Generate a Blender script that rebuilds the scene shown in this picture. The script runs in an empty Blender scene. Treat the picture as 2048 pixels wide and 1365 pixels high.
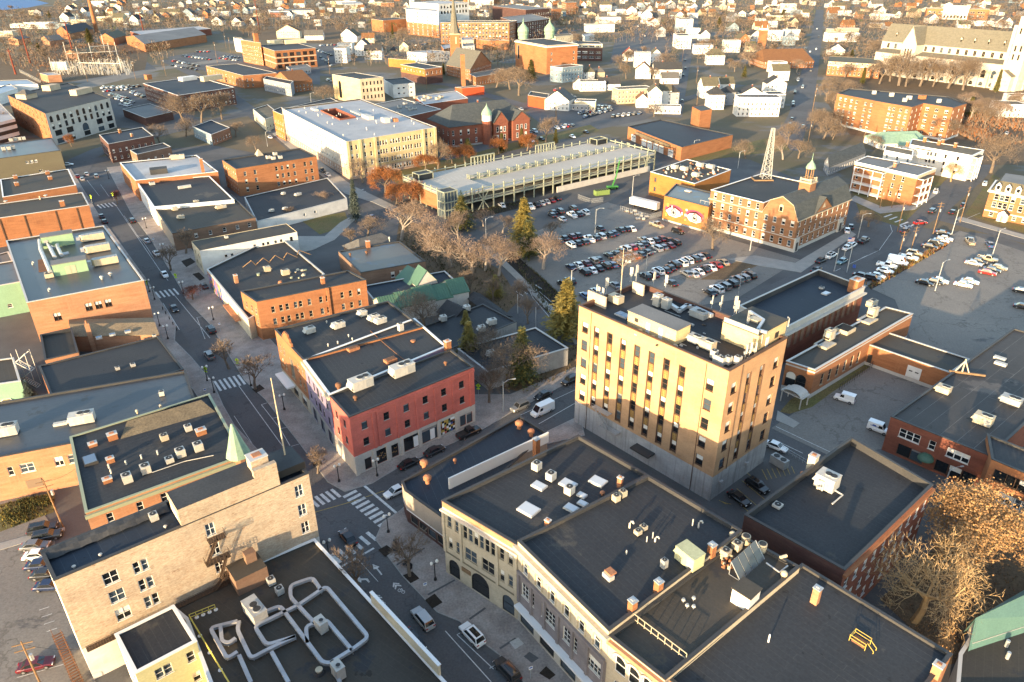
import bpy,math,random
from mathutils import Vector,Matrix
rnd=random.Random(11)
scene=bpy.context.scene
col=scene.collection
# camera, light, exposure
CAM_H,FPX,PITCH,ROLL=90.0,1450.0,math.radians(27.65),math.radians(-0.3)
_F=Vector((0,math.cos(PITCH),-math.sin(PITCH))); _R0=Vector((1,0,0)); _U0= _R0.cross(_F)
_R= _R0*math.cos(ROLL)+ _U0*math.sin(ROLL); _U=-_R0*math.sin(ROLL)+ _U0*math.cos(ROLL)
cd=bpy.data.cameras.new('camera');cam=bpy.data.objects.new('camera',cd);col.objects.link(cam)
cd.sensor_width=36;cd.lens=36*FPX/2048;cd.clip_start=1;cd.clip_end=8000
m=Matrix((_R, _U,-_F)).transposed().to_4x4();m.translation=Vector((0,0,CAM_H));cam.matrix_world=m
scene.camera=cam
SUN_AZ,SUN_EL=math.radians(56),math.radians(8.4) # direction the light travels, elevation
wd=bpy.data.worlds.new('World');scene.world=wd;wd.use_nodes=True
wn=wd.node_tree.nodes;wl=wd.node_tree.links;wn.clear()
sky=wn.new('ShaderNodeTexSky');sky.sky_type='NISHITA';sky.sun_disc=False
sky.sun_elevation=SUN_EL;sky.sun_rotation=math.atan2(-math.cos(SUN_AZ),-math.sin(SUN_AZ))
sky.altitude=60;sky.air_density=1.0;sky.dust_density=1.0;sky.ozone_density=1.0
bg=wn.new('ShaderNodeBackground');bg.inputs[1].default_value=0.15
wo=wn.new('ShaderNodeOutputWorld');wl.new(sky.outputs[0],bg.inputs[0]);wl.new(bg.outputs[0],wo.inputs[0])
sd=bpy.data.lights.new('sun','SUN');sd.energy=3.4;sd.angle=math.radians(0.55);sd.color=(1.0,0.74,0.44)
sun=bpy.data.objects.new('sun',sd);col.objects.link(sun);sun.location=(0,0,200)
sun.rotation_euler=Vector((math.cos(SUN_AZ)*math.cos(SUN_EL),math.sin(SUN_AZ)*math.cos(SUN_EL),-math.sin(SUN_EL))).to_track_quat('-Z','Y').to_euler()
vs=scene.view_settings;vs.view_transform='Standard';vs.look='None';vs.gamma=1.0;vs.exposure=2.12;vs.use_curve_mapping=False
# survey helper: sight line of the camera met with a level plane
ZS=dict(_=(0,0,1.0),A=(500,630,2.926),B=(0,660,2.926),C=(1100,530,2.843),D=(1448,580,3.175),E=(0,960,2.926),F=(600,930,3.138),
 G=(1000,860,2.703),H=(1448,930,3.138),I=(0,330,2.926),J=(680,330,2.926),K=(1348,330,2.926),L=(0,0,2.926),M=(680,0,2.926),N=(1348,0,2.926),
 O=(1560,140,4.014),P=(1600,420,4.55),Q=(1280,280,4.55),R=(1100,380,4.55),S=(760,220,3.531),T=(520,160,4.267),U=(0,0,5.689),V=(0,180,5.689),
 W=(0,400,4.876),U1=(340,0,5.689),U2=(680,0,5.689),U3=(1020,0,5.689),U4=(1360,0,5.689),U5=(1688,0,5.689))
def G(k,x,y,z=0.0):
 a,b,s=ZS[k];px=a+x/s;py=b+y/s
 d= _F*FPX+ _R*(px-1024)- _U*(py-682.5)
 t=(z-CAM_H)/d.z
 return Vector((d.x*t,d.y*t,z))
def pts(k,L,z=0.0):return[G(k,x,y,z) for x,y in L]
def lerp(a,b,t):return a+(b-a)*t
# materials
MATS={}
def mat(name,c,rough=0.85,c2=None,scale=(0.25,0.25,0.6),amp=0.5,fine=0.12,bump=0.0,metal=0.0,spec=0.3,seam=None,stain=None,streak=0.0,contrast=None,crack=0):
 """procedural surface: two colours mixed by large noise, fine grain, optional seams in roof coordinates, stains"""
 M=bpy.data.materials.new(name);M.use_nodes=True;nt=M.node_tree;N=nt.nodes;Lk=nt.links
 b=N['Principled BSDF'];b.inputs['Roughness'].default_value=rough;b.inputs['Metallic'].default_value=metal
 b.inputs['Specular IOR Level'].default_value=spec
 c=tuple(c)
 if c2 is None:c2=tuple(x*(1-amp*0.5) for x in c)
 geo=N.new('ShaderNodeNewGeometry')
 def mapped(sc):
  mp=N.new('ShaderNodeMapping');mp.inputs['Scale'].default_value=sc;Lk.new(geo.outputs['Position'],mp.inputs[0]);return mp.outputs[0]
 def noise(sc,detail=4,s=1.0,r=0.6):
  n=N.new('ShaderNodeTexNoise');n.inputs['Scale'].default_value=s;n.inputs['Detail'].default_value=detail;n.inputs['Roughness'].default_value=r
  Lk.new(mapped(sc),n.inputs['Vector']);return n.outputs['Fac']
 def ramp(x,lo,hi):
  r=N.new('ShaderNodeMapRange');r.inputs[1].default_value=lo;r.inputs[2].default_value=hi;Lk.new(x,r.inputs[0]);return r.outputs[0]
 def mix(f,a,bb,mode='MIX',fv=None):
  x=N.new('ShaderNodeMix');x.data_type='RGBA';x.blend_type=mode
  if f is not None:Lk.new(f,x.inputs[0])
  else:x.inputs[0].default_value=fv
  for i,s in((6,a),(7,bb)):
   if isinstance(s,tuple):x.inputs[i].default_value=(*s,1)
   else:Lk.new(s,x.inputs[i])
  return x.outputs[2]
 lo,hi=contrast or(0.35,0.65)
 out=mix(ramp(noise(scale,5),lo,hi),c,c2)
 if stain:
  sc,cc,l0=stain
  out=mix(ramp(noise(sc,6,r=0.65),l0,l0+0.05),out,cc)
 if name[:4]=='roof':out=mix(ramp(noise((.045,.045,.045),6,r=.7),.5,.72),out,mix(None,out,(1.9,1.8,1.65),'MULTIPLY',.75));out=mix(ramp(noise((.3,.3,.3),3),.68,.70),out,tuple(x*.55 for x in c))
 if name[:5] in('brick','paint','stone','tower'):out=mix(ramp(noise((.1,.1,.22),6,r=.7),.42,.75),out,mix(None,out,(.66,.66,.68),'MULTIPLY',1.0))
 if streak:
  out=mix(ramp(noise((1.6,1.6,0.07),3),0.5,0.75),out,tuple(x*(1-streak) for x in c))
 if crack:
  vo=N.new('ShaderNodeTexVoronoi');vo.feature='DISTANCE_TO_EDGE';vo.inputs['Scale'].default_value=crack
  mv=N.new('ShaderNodeVectorMath');mv.operation='ADD';nz=N.new('ShaderNodeTexNoise');nz.inputs['Scale'].default_value=.5;nz.inputs['Detail'].default_value=5;Lk.new(geo.outputs['Position'],nz.inputs['Vector'])
  ms=N.new('ShaderNodeVectorMath');ms.operation='SCALE';ms.inputs['Scale'].default_value=5;Lk.new(nz.outputs['Color'],ms.inputs[0]);Lk.new(ms.outputs[0],mv.inputs[0]);Lk.new(geo.outputs['Position'],mv.inputs[1]);Lk.new(mv.outputs[0],vo.inputs['Vector'])
  out=mix(ramp(vo.outputs['Distance'],.012,.004),out,tuple(x*.66 for x in c))
 if seam:
  w,cc,f=seam
  uv=N.new('ShaderNodeUVMap');br=N.new('ShaderNodeTexBrick');br.inputs['Scale'].default_value=1.0
  br.inputs['Mortar Size'].default_value=0.035;br.inputs['Brick Width'].default_value=w*13;br.inputs['Row Height'].default_value=w;br.offset=0.37
  br.inputs['Mortar Smooth'].default_value=0.3
  Lk.new(uv.outputs[0],br.inputs['Vector'])
  mm=N.new('ShaderNodeMath');mm.operation='MULTIPLY';Lk.new(br.outputs['Fac'],mm.inputs[0]);Lk.new(ramp(noise((.12,.12,.12),2),0.3,0.8),mm.inputs[1])
  m2=N.new('ShaderNodeMath');m2.operation='MULTIPLY';Lk.new(mm.outputs[0],m2.inputs[0]);m2.inputs[1].default_value=f
  out=mix(m2.outputs[0],out,cc)
 if fine:
  g=noise((3,3,6),3)
  out=mix(ramp(g,0.25,0.75),out,mix(None,out,tuple(1-fine*2 for _ in range(3)),'MULTIPLY',1.0))
 Lk.new(out,b.inputs['Base Color'])
 if bump:
  bp=N.new('ShaderNodeBump');bp.inputs['Strength'].default_value=bump;bp.inputs['Distance'].default_value=0.05
  Lk.new(noise((2.5,2.5,9),4),bp.inputs['Height']);Lk.new(bp.outputs[0],b.inputs['Normal'])
 MATS[name]=M;return M
def flat(name,c,rough=0.5,metal=0.0,spec=0.4,coat=0.0):
 M=bpy.data.materials.new(name);M.use_nodes=True;b=M.node_tree.nodes['Principled BSDF']
 b.inputs['Base Color'].default_value=(*c,1);b.inputs['Roughness'].default_value=rough;b.inputs['Metallic'].default_value=metal
 b.inputs['Specular IOR Level'].default_value=spec;b.inputs['Coat Weight'].default_value=coat;b.inputs['Coat Roughness'].default_value=0.08
 MATS[name]=M;return M
BR=(0.22,0.22,1.6)
mat('brick_orange',(.40,.175,.08),c2=(.32,.13,.058),scale=BR,bump=.25,streak=.15)
mat('brick_civic',(.33,.165,.085),c2=(.27,.125,.065),scale=BR,bump=.25,streak=.15)
mat('stone_mauve',(.27,.24,.24),c2=(.21,.185,.19),scale=(.4,.4,.8),streak=.2)
mat('brick_peach',(.47,.25,.145),c2=(.40,.19,.10),scale=BR,bump=.25,streak=.12)
mat('brick_red',(.27,.095,.06),c2=(.20,.07,.045),scale=BR,bump=.25,streak=.15)
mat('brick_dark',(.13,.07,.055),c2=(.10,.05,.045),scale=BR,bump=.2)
mat('brick_brown',(.27,.17,.115),c2=(.21,.125,.085),scale=BR,bump=.2,streak=.15)
mat('brick_worn',(.60,.50,.37),c2=(.50,.37,.26),scale=(1.1,1.1,4.5),bump=.5,contrast=(.36,.66),stain=((.7,.7,3.0),(.42,.27,.17),.60),streak=.12,fine=.2)
mat('spandrel',(.36,.22,.07),c2=(.30,.18,.055),fine=.1)
mat('brick_tower',(.57,.345,.19),c2=(.50,.295,.155),scale=(.14,.14,.5),bump=.2,streak=.14,amp=.3)
mat('tower_band',(.52,.50,.48),c2=(.42,.40,.38),scale=(.25,.25,.4),streak=.5)
mat('concrete',(.42,.40,.37),c2=(.33,.31,.29),scale=(.3,.3,.3),streak=.2)
mat('concrete_light',(.55,.52,.47),c2=(.46,.43,.39),scale=(.3,.3,.3),streak=.15)
mat('stone_cream',(.58,.50,.37),c2=(.50,.42,.30),scale=(.4,.4,.8),streak=.15)
mat('stone_pale',(.66,.60,.50),c2=(.52,.46,.38),scale=(.25,.25,.5),streak=.15)
mat('granite_tan',(.50,.36,.27),c2=(.40,.27,.20),scale=(.06,.06,.1),streak=.1)
mat('stucco_green',(.22,.38,.265),c2=(.19,.335,.235),scale=(.2,.2,.5),streak=.12)
mat('hvac_green',(.27,.40,.25),c2=(.24,.36,.225),scale=(.5,.5,.5),fine=.05)
mat('paint_white',(.74,.72,.68),c2=(.66,.64,.60),scale=(.3,.3,.6),streak=.1,fine=.05)
mat('paint_cream',(.70,.62,.44),c2=(.62,.54,.38),scale=(.3,.3,.6),streak=.1)
mat('paint_yellow',(.68,.53,.29),c2=(.60,.45,.24),scale=(.2,.2,.6),streak=.1)
mat('paint_bone',(.62,.50,.36),c2=(.56,.44,.31),scale=(.2,.2,.6),streak=.1)
mat('paint_red',(.62,.165,.13),c2=(.53,.14,.11),scale=(.3,.3,.8),streak=.2,bump=.2)
mat('paint_orange',(.43,.185,.05),c2=(.37,.15,.04),scale=(.2,.2,.6),streak=.1)
mat('paint_vermilion',(.62,.09,.03),c2=(.5,.075,.03),streak=.1)
mat('paint_purple',(.28,.23,.32),c2=(.24,.195,.28),scale=(.3,.3,.8),streak=.15,bump=.2)
mat('paint_blue',(.24,.32,.37),c2=(.20,.27,.32),streak=.1)
mat('siding_grey',(.30,.31,.33),c2=(.26,.27,.29),streak=.1)
mat('siding_tan',(.45,.37,.26),c2=(.40,.32,.22),streak=.1)
mat('siding_sage',(.50,.50,.30),c2=(.45,.45,.27),scale=(.2,.2,.9),streak=.08)
mat('beige_panel',(.40,.34,.28),c2=(.36,.31,.25),streak=.12)
mat('metal_brown',(.17,.15,.10),c2=(.15,.13,.09),scale=(.1,.1,.3))
RF=dict(scale=(.09,.09,.09),rough=.75,spec=.35)
mat('roof_dark',(.040,.042,.046),c2=(.025,.028,.034),seam=(1.0,(.095,.09,.085),.8),stain=((.11,.11,.11),(.068,.062,.055),.62),fine=.2,**RF)
mat('roof_blue',(.026,.036,.052),c2=(.018,.025,.037),seam=(1.6,(.085,.095,.11),.8),stain=((.13,.13,.13),(.10,.11,.125),.68),**RF)
mat('roof_brown',(.066,.055,.041),c2=(.045,.040,.034),seam=(1.0,(.12,.105,.08),.6),stain=((.14,.14,.14),(.035,.035,.037),.58),**RF)
mat('roof_seamed',(.052,.050,.050),c2=(.038,.038,.041),seam=(3.0,(.30,.29,.28),1.0),stain=((.1,.1,.1),(.10,.09,.085),.6),**RF)
mat('roof_wet',(.055,.064,.076),c2=(.034,.041,.052),seam=(1.0,(.15,.15,.155),.5),stain=((.22,.22,.22),(.03,.028,.028),.6),scale=(.09,.09,.09),rough=.35,spec=.5)
mat('roof_puddle',(.09,.078,.062),c2=(.07,.062,.052),seam=(1.0,(.12,.11,.1),.5),stain=((.12,.12,.12),(.06,.09,.13),.56),scale=(.09,.09,.09),rough=.4,spec=.5)
mat('roof_grey',(.17,.165,.16),c2=(.12,.12,.12),seam=(1.5,(.24,.23,.22),.6),**RF)
mat('roof_white',(.40,.40,.41),c2=(.30,.31,.33),seam=(2.0,(.35,.36,.38),.5),stain=((.1,.1,.1),(.36,.38,.41),.6),**RF)
mat('roof_gravel',(.19,.155,.105),c2=(.14,.115,.08),scale=(.4,.4,.4),fine=.25)
SH=dict(scale=(.5,.5,1.2),fine=.25,bump=.3)
mat('shingle_tan',(.30,.225,.14),c2=(.25,.185,.115),**SH)
mat('shingle_grey',(.15,.145,.135),c2=(.11,.105,.10),**SH)
mat('shingle_dark',(.06,.062,.065),c2=(.045,.046,.05),**SH)
mat('shingle_olive',(.145,.13,.085),c2=(.11,.10,.07),**SH)
mat('shingle_brown',(.24,.115,.05),c2=(.19,.09,.04),**SH)
mat('shingle_red',(.42,.08,.045),c2=(.35,.07,.04),**SH)
mat('skyroof',(.30,.38,.47),c2=(.24,.31,.40),scale=(.1,.1,.1),rough=.5,seam=(3.0,(.55,.57,.58),.8))
mat('slate',(.095,.105,.105),c2=(.07,.078,.08),**SH)
mat('slate_church',(.20,.19,.15),c2=(.155,.145,.115),**SH)
mat('copper_green',(.27,.40,.29),c2=(.20,.31,.23),scale=(.8,.8,.8))
mat('metal_green',(.085,.17,.115),c2=(.07,.14,.10),scale=(.2,.2,.2),rough=.5)
mat('metal_teal',(.10,.19,.17),c2=(.085,.165,.15),scale=(.2,.2,.2),rough=.5)
mat('asphalt',(.13,.127,.128),c2=(.10,.098,.10),scale=(.05,.05,.05),stain=((.16,.16,.16),(.075,.073,.074),.63),fine=.16,rough=.9,crack=.07)
mat('asphalt_lot',(.26,.235,.205),c2=(.20,.183,.165),scale=(.035,.035,.035),stain=((.09,.22,.1),(.13,.122,.118),.62),fine=.18,rough=.9,crack=.05)
mat('asphalt_dark',(.125,.122,.12),c2=(.085,.083,.083),scale=(.06,.06,.06),fine=.12,rough=.9)
mat('ground',(.18,.14,.095),c2=(.13,.115,.065),scale=(.02,.02,.02),stain=((.012,.012,.012),(.18,.175,.165),.54),fine=.25,rough=.95)
mat('lawn',(.17,.16,.055),c2=(.21,.15,.065),scale=(.12,.12,.12),fine=.3,rough=.95)
mat('dirt',(.20,.135,.075),c2=(.15,.10,.06),scale=(.2,.2,.2),fine=.3,rough=.95)
mat('mulch',(.035,.026,.020),c2=(.05,.036,.025),scale=(.6,.6,.6),fine=.3,rough=.95)
mat('sidewalk',(.36,.335,.30),c2=(.30,.28,.255),scale=(.3,.3,.3),fine=.1,rough=.9)
mat('brick_paver',(.42,.365,.325),c2=(.35,.295,.26),scale=(.4,.4,.4),fine=.2,rough=.9)
mat('kerb',(.36,.345,.32),c2=(.30,.29,.27),scale=(.4,.4,.4),rough=.9)
mat('deck',(.46,.43,.38),c2=(.37,.345,.31),scale=(.05,.05,.05),stain=((.1,.1,.1),(.26,.245,.22),.64),fine=.1,rough=.9)
mat('river',(.10,.19,.36),c2=(.08,.16,.32),rough=.6,spec=.1,fine=0)
mat('hedge',(.05,.06,.02),c2=(.08,.06,.025),scale=(1,1,1),fine=.3)
mat('bark',(.20,.155,.115),c2=(.14,.105,.08),scale=(1,1,1))
mat('bark_pale',(.34,.29,.24),c2=(.25,.2,.16),scale=(1,1,1))
mat('twig',(.20,.15,.11),c2=(.15,.11,.08),scale=(.8,.8,.8))
mat('twig_pink',(.25,.18,.135),c2=(.19,.135,.10),scale=(.8,.8,.8))
mat('twig_gold',(.46,.32,.165),c2=(.36,.24,.12),scale=(.8,.8,.8))
mat('leaf_orange',(.32,.125,.035),c2=(.24,.085,.03),scale=(1.5,1.5,1.5))
mat('leaf_tan',(.42,.25,.11),c2=(.33,.18,.075),scale=(1.5,1.5,1.5))
mat('leaf_red',(.15,.045,.025),c2=(.11,.035,.02),scale=(1.5,1.5,1.5))
mat('needle',(.10,.11,.038),c2=(.065,.078,.028),scale=(1.2,1.2,1.2))
mat('needle_gold',(.30,.22,.05),c2=(.16,.14,.04),scale=(1.2,1.2,1.2))  # gold tone paints low sunlight into conifer needles, also mixed into scrub
mat('needle_blue',(.10,.125,.115),c2=(.05,.065,.05),scale=(1.2,1.2,1.2))
mat('marking',(.74,.73,.70),c2=(.55,.54,.52),scale=(1.5,1.5,1.5),fine=.15,rough=.8)
mat('marking_yellow',(.50,.36,.10),c2=(.38,.28,.1),scale=(1.5,1.5,1.5),fine=.15,rough=.8)
mat('unit',(.55,.52,.46),c2=(.47,.445,.40),scale=(1,1,1),fine=.08,rough=.55)
mat('unit_tan',(.55,.46,.32),c2=(.48,.40,.28),scale=(1,1,1),fine=.08,rough=.55)
mat('unit_grey',(.40,.40,.38),c2=(.33,.33,.32),scale=(1,1,1),fine=.08,rough=.5)
mat('duct',(.50,.50,.51),c2=(.38,.38,.39),scale=(.6,.6,.6),fine=.06,rough=.35,spec=.6,metal=.25)
mat('rust',(.22,.10,.05),c2=(.14,.075,.045),scale=(2,2,2),rough=.8)
mat('steel_red',(.20,.045,.025),c2=(.15,.035,.02),scale=(.5,.5,.5))
mat('clay',(.45,.20,.10),c2=(.33,.14,.075),scale=(2,2,2))
mat('wood',(.26,.16,.085),c2=(.19,.12,.065),scale=(.8,.8,2))
flat('trim_white',(.72,.70,.66),.6);flat('trim_dark',(.035,.032,.03),.5);flat('trim_tan',(.42,.35,.25),.7);flat('trim_brown',(.10,.055,.035),.6)
flat('trim_green',(.33,.36,.26),.7);flat('black_iron',(.012,.012,.013),.5);flat('iron_rust',(.07,.045,.03),.7);flat('galv',(.42,.43,.43),.45,.4);flat('coping',(.46,.44,.41),.6)
flat('coping_dark',(.045,.043,.042),.6);flat('coping_white',(.72,.71,.69),.6);flat('copper_trim',(.28,.30,.20),.6)
flat('glass',(.012,.015,.018),.06,0,.7);flat('glass_sky',(.045,.065,.085),.05,0,.9);flat('blind',(.66,.63,.56),.7);flat('dark_hole',(.012,.011,.010),.9)
flat('board',(.18,.13,.09),.8);flat('curtain',(.22,.21,.20),.8);flat('skylight',(.50,.52,.54),.25,0,.5);flat('skylight_blue',(.12,.17,.24),.12,0,.7)
flat('tyre',(.018,.018,.019),.8);flat('rim',(.30,.30,.31),.35,.6);flat('headlamp',(.75,.75,.72),.2);flat('taillamp',(.35,.012,.012),.25)
flat('sign_lime',(.50,.75,.03),.5);flat('sign_white',(.75,.75,.73),.5);flat('sign_blue',(.05,.10,.35),.5);flat('rail_yellow',(.45,.32,.07),.5);flat('pipe_yellow',(.62,.50,.10),.5)
flat('solar',(.055,.062,.075),.25,0,.7);flat('lime_metal',(.05,.20,.045),.4);flat('dumpster',(.16,.23,.07),.6);flat('ped_orange',(.6,.15,.02),.5)
flat('fan_black',(.03,.03,.03),.7);flat('white_wood',(.74,.72,.69),.6);flat('lamp_glass',(.70,.68,.62),.3);flat('steel_green',(.25,.265,.205),.6);flat('wire',(.02,.02,.02),.6)
CARC=dict(black=(.012,.012,.014),dark=(.028,.03,.034),charcoal=(.05,.052,.056),grey=(.16,.165,.17),silver=(.42,.42,.42),white=(.78,.78,.77),red=(.36,.022,.018),navy=(.018,.03,.075),blue=(.05,.10,.20),teal=(.10,.19,.22),tan=(.33,.28,.20),maroon=(.11,.012,.018),orange=(.5,.12,.03))
for k,c in CARC.items():flat('car_'+k,c,.28,.0 if k=='white' else.15,.5,.6)
# mesh builder and object helpers
class MB:
 def __init__(s):s.v=[];s.f=[];s.m=[];s.ms=[];s.uv={}
 def mi(s,m):
  if m not in s.ms:s.ms.append(m)
  return s.ms.index(m)
 def poly(s,P,m,uv=None):
  n=len(s.v);s.v+=[tuple(p) for p in P];s.f.append(tuple(range(n,n+len(P))));s.m.append(s.mi(m))
  if uv:s.uv[len(s.f)-1]=uv
  return s
 def box(s,x0,x1,y0,y1,z0,z1,m,top=None):
  P=[(x0,y0,z0),(x1,y0,z0),(x1,y1,z0),(x0,y1,z0),(x0,y0,z1),(x1,y0,z1),(x1,y1,z1),(x0,y1,z1)]
  n=len(s.v);s.v+=P
  for q,mm in(((0,3,2,1),m),((4,5,6,7),top or m),((0,1,5,4),m),((1,2,6,5),m),((2,3,7,6),m),((3,0,4,7),m)):
   s.f.append(tuple(n+i for i in q));s.m.append(s.mi(mm))
  return s
 def prism(s,P,z0,z1,m,top=None,cap=True):
  n=len(P)
  for i in range(n):
   a,b=P[i],P[(i+1)%n]
   s.poly([(a[0],a[1],z0),(b[0],b[1],z0),(b[0],b[1],z1),(a[0],a[1],z1)],m)
  if cap:s.poly([(p[0],p[1],z1) for p in P],top or m);s.poly([(p[0],p[1],z0) for p in reversed(P)],m)
  return s
 def obox(s,c,d,l,w,z0,z1,m,top=None):
  c=Vector(c).to_2d();d=Vector(d).to_2d().normalized();n=Vector((-d.y,d.x))
  P=[c-d*l/2-n*w/2,c+d*l/2-n*w/2,c+d*l/2+n*w/2,c-d*l/2+n*w/2]
  return s.prism(P,z0,z1,m,top)
 def frus(s,c,r0,r1,z0,z1,m,n=10,cap=True,ph=0.0):
  A=[(c[0]+r0*math.cos(ph+2*math.pi*i/n),c[1]+r0*math.sin(ph+2*math.pi*i/n),z0) for i in range(n)]
  B=[(c[0]+r1*math.cos(ph+2*math.pi*i/n),c[1]+r1*math.sin(ph+2*math.pi*i/n),z1) for i in range(n)]
  for i in range(n):
   j=(i+1)%n;s.poly([A[i],A[j],B[j],B[i]] if r1>.001 else[A[i],A[j],B[i]],m)
  if cap:
   if r1>.001:s.poly(B,m)
   s.poly(A[::-1],m)
  return s
 def lathe(s,c,prof,m,n=14):
  for(r0,z0),(r1,z1) in zip(prof,prof[1:]):
   s.frus(c,max(r0,.002),max(r1,.002),z0,z1,m,n,cap=False)
  return s
 def tube(s,P,r,m,n=6,cap=True):
  P=[Vector(p) for p in P];rings=[]
  for i,p in enumerate(P):
   t=(P[min(i+1,len(P)-1)]-P[max(i-1,0)]).normalized()
   up=Vector((0,0,1)) if abs(t.z)<.9 else Vector((1,0,0))
   a=t.cross(up).normalized();b=a.cross(t)
   rr=r[i] if isinstance(r,(list,tuple)) else r
   rings.append([p+(a*math.cos(2*math.pi*k/n)+b*math.sin(2*math.pi*k/n))*rr for k in range(n)])
  for A,B in zip(rings,rings[1:]):
   for k in range(n):j=(k+1)%n;s.poly([A[k],B[k],B[j],A[j]],m)
  if cap:s.poly(rings[0],m);s.poly(rings[-1][::-1],m)
  return s
 def beam(s,a,b,w,h,m):
  """square bar from a to b"""
  a=Vector(a);b=Vector(b);t=(b-a).normalized();up=Vector((0,0,1)) if abs(t.z)<.95 else Vector((1,0,0))
  x=t.cross(up).normalized()*w/2;y=x.cross(t).normalized()*h/2
  A=[a-x-y,a+x-y,a+x+y,a-x+y];B=[b-x-y,b+x-y,b+x+y,b-x+y]
  for k in range(4):j=(k+1)%4;s.poly([A[k],A[j],B[j],B[k]],m)
  s.poly(A[::-1],m);s.poly(B,m);return s
 def mesh(s,name,off=(0,0,0),smooth=False):
  me=bpy.data.meshes.new(name);o=Vector(off)
  me.from_pydata([(v[0]-o.x,v[1]-o.y,v[2]-o.z) for v in s.v],[],s.f)
  for mm in s.ms:me.materials.append(MATS[mm])
  me.polygons.foreach_set('material_index',s.m)
  if smooth:me.polygons.foreach_set('use_smooth',[True]*len(s.f))
  if s.uv:
   ul=me.uv_layers.new(name='UVMap')
   for fi,uv in s.uv.items():
    ls=me.polygons[fi].loop_start
    for k,q in enumerate(uv):ul.data[ls+k].uv=q
  me.update();return me
 def build(s,name,parent=None,off=None,smooth=False):
  if off is None:off=root_loc(parent)
  return link(name,s.mesh(name,off,smooth),parent)
def root_loc(p):
 L=Vector((0,0,0))
 while p is not None:L=L+p.location;p=p.parent
 return L
def link(name,me,parent=None,loc=None,rz=None):
 o=bpy.data.objects.new(name,me);col.objects.link(o)
 if parent is not None:o.parent=parent
 if loc is not None:o.location=loc
 if rz is not None:o.rotation_euler=(0,0,rz)
 return o
def ob(n,r,*a):return MB().obox(*a).build(n,r)
LAB={}
def tag(o,label,cat,group=None):
 o['label']=label;o['category']=cat
 if group:o['group']=group
 LAB.setdefault(label,[]).append(o);return o
def thing(name,label,cat,loc=(0,0,0),rz=0.0,group=None):
 o=link(name,None,None,loc,rz);o.empty_display_size=0.5;return tag(o,label,cat,group)
def solo(mb,name,label,cat,loc,group=None,smooth=False):
 o=link(name,mb.mesh(name,loc,smooth),None,loc);return tag(o,label,cat,group)
def struct(o,kind='structure'):o['kind']=kind;return o
def copy_tree(o,parent=None):
 c=o.copy();col.objects.link(c);c.parent=parent
 for ch in list(o.children):copy_tree(ch,c)
 return c
# building kit
WIN={}
def window_mesh(w,h,style,wallm,frame):
 key=(round(w,2),round(h,2),style,wallm,frame)
 if key in WIN:return WIN[key]
 f=MB();d=.16;t=.09 if w<2.2 else.11
 if style=='arch':
  r=w/2;zc=h-r;N=8;arc=[(-r*math.cos(math.pi*i/N),zc+r*math.sin(math.pi*i/N)) for i in range(N+1)]
  for i in range(N):
   (x0,z0),(x1,z1)=arc[i],arc[i+1]
   f.poly([(x0,.01,z0),(x1,.01,z1),(x1,.01,h),(x0,.01,h)],wallm);f.poly([(x0,.01,z0),(x0,d,z0),(x1,d,z1),(x1,.01,z1)],wallm)
   f.beam((x0,d-.03,z0),(x1,d-.03,z1),.1,.1,frame)
 f.box(-w/2,-w/2+t,d-.07,d+.02,0,h,frame);f.box(w/2-t,w/2,d-.07,d+.02,0,h,frame);f.box(-w/2,w/2,d-.07,d+.02,0,t,frame)
 if style!='arch':f.box(-w/2,w/2,d-.07,d+.02,h-t,h,frame)
 if style in('dh','arch'):f.box(-w/2+t,w/2-t,d-.05,d,h*.5-.04,h*.5+.04,frame)
 if style in('quad','pair'):f.box(-.05,.05,d-.06,d,t,h-t,frame)
 if style=='quad':f.box(-w/2+t,w/2-t,d-.05,d,h*.5-.04,h*.5+.04,frame)
 if style=='triple':
  for x in(-w/6,w/6):f.box(x-.08,x+.08,d-.06,d,t,h-t,frame)
  f.box(-w/2+t,w/2-t,d-.05,d,h*.55-.04,h*.55+.04,frame)
 if style=='grid':
  for i in range(1,4):x=-w/2+w*i/4;f.box(x-.03,x+.03,d-.05,d,t,h-t,frame)
  for i in range(1,3):z=h*i/3;f.box(-w/2+t,w/2-t,d-.05,d,z-.03,z+.03,frame)
 if style!='arch' and style!='store':f.box(-w/2-.08,w/2+.08,-.07,d,-.10,0,frame if frame!='trim_dark' else 'coping') # sill
 fm=f.mesh('window')
 panes=[]
 for k in range(4):
  p=MB();y=d+.005
  def qd(x0,x1,z0,z1,m):p.poly([(x0,y,z0),(x1,y,z0),(x1,y,z1),(x0,y,z1)],m)
  if k==0:qd(-w/2,w/2,0,h,'glass')
  elif k==1:qd(-w/2,w/2,0,h*.55,'glass');qd(-w/2,w/2,h*.55,h,'blind')
  elif k==2:qd(-w/2,w/2,0,h*.8,'glass_sky');qd(-w/2,w/2,h*.8,h,'curtain')
  else:qd(-w/2,w/2,0,h,'glass_sky')
  panes.append(p.mesh('pane'))
 both=[]
 for k in range(4):
  b=MB();b.v=list(f.v);b.f=list(f.f);b.m=list(f.m);b.ms=list(f.ms);y=d+.005
  if k==1:b.poly([(-w/2,y,0),(w/2,y,0),(w/2,y,h*.55),(-w/2,y,h*.55)],'glass');b.poly([(-w/2,y,h*.55),(w/2,y,h*.55),(w/2,y,h),(-w/2,y,h)],'blind')
  else:b.poly([(-w/2,y,0),(w/2,y,0),(w/2,y,h),(-w/2,y,h)],'glass' if k!=3 else 'glass_sky')
  both.append(b.mesh('window'))
 WIN[key]=(fm,panes,both);return WIN[key]
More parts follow.
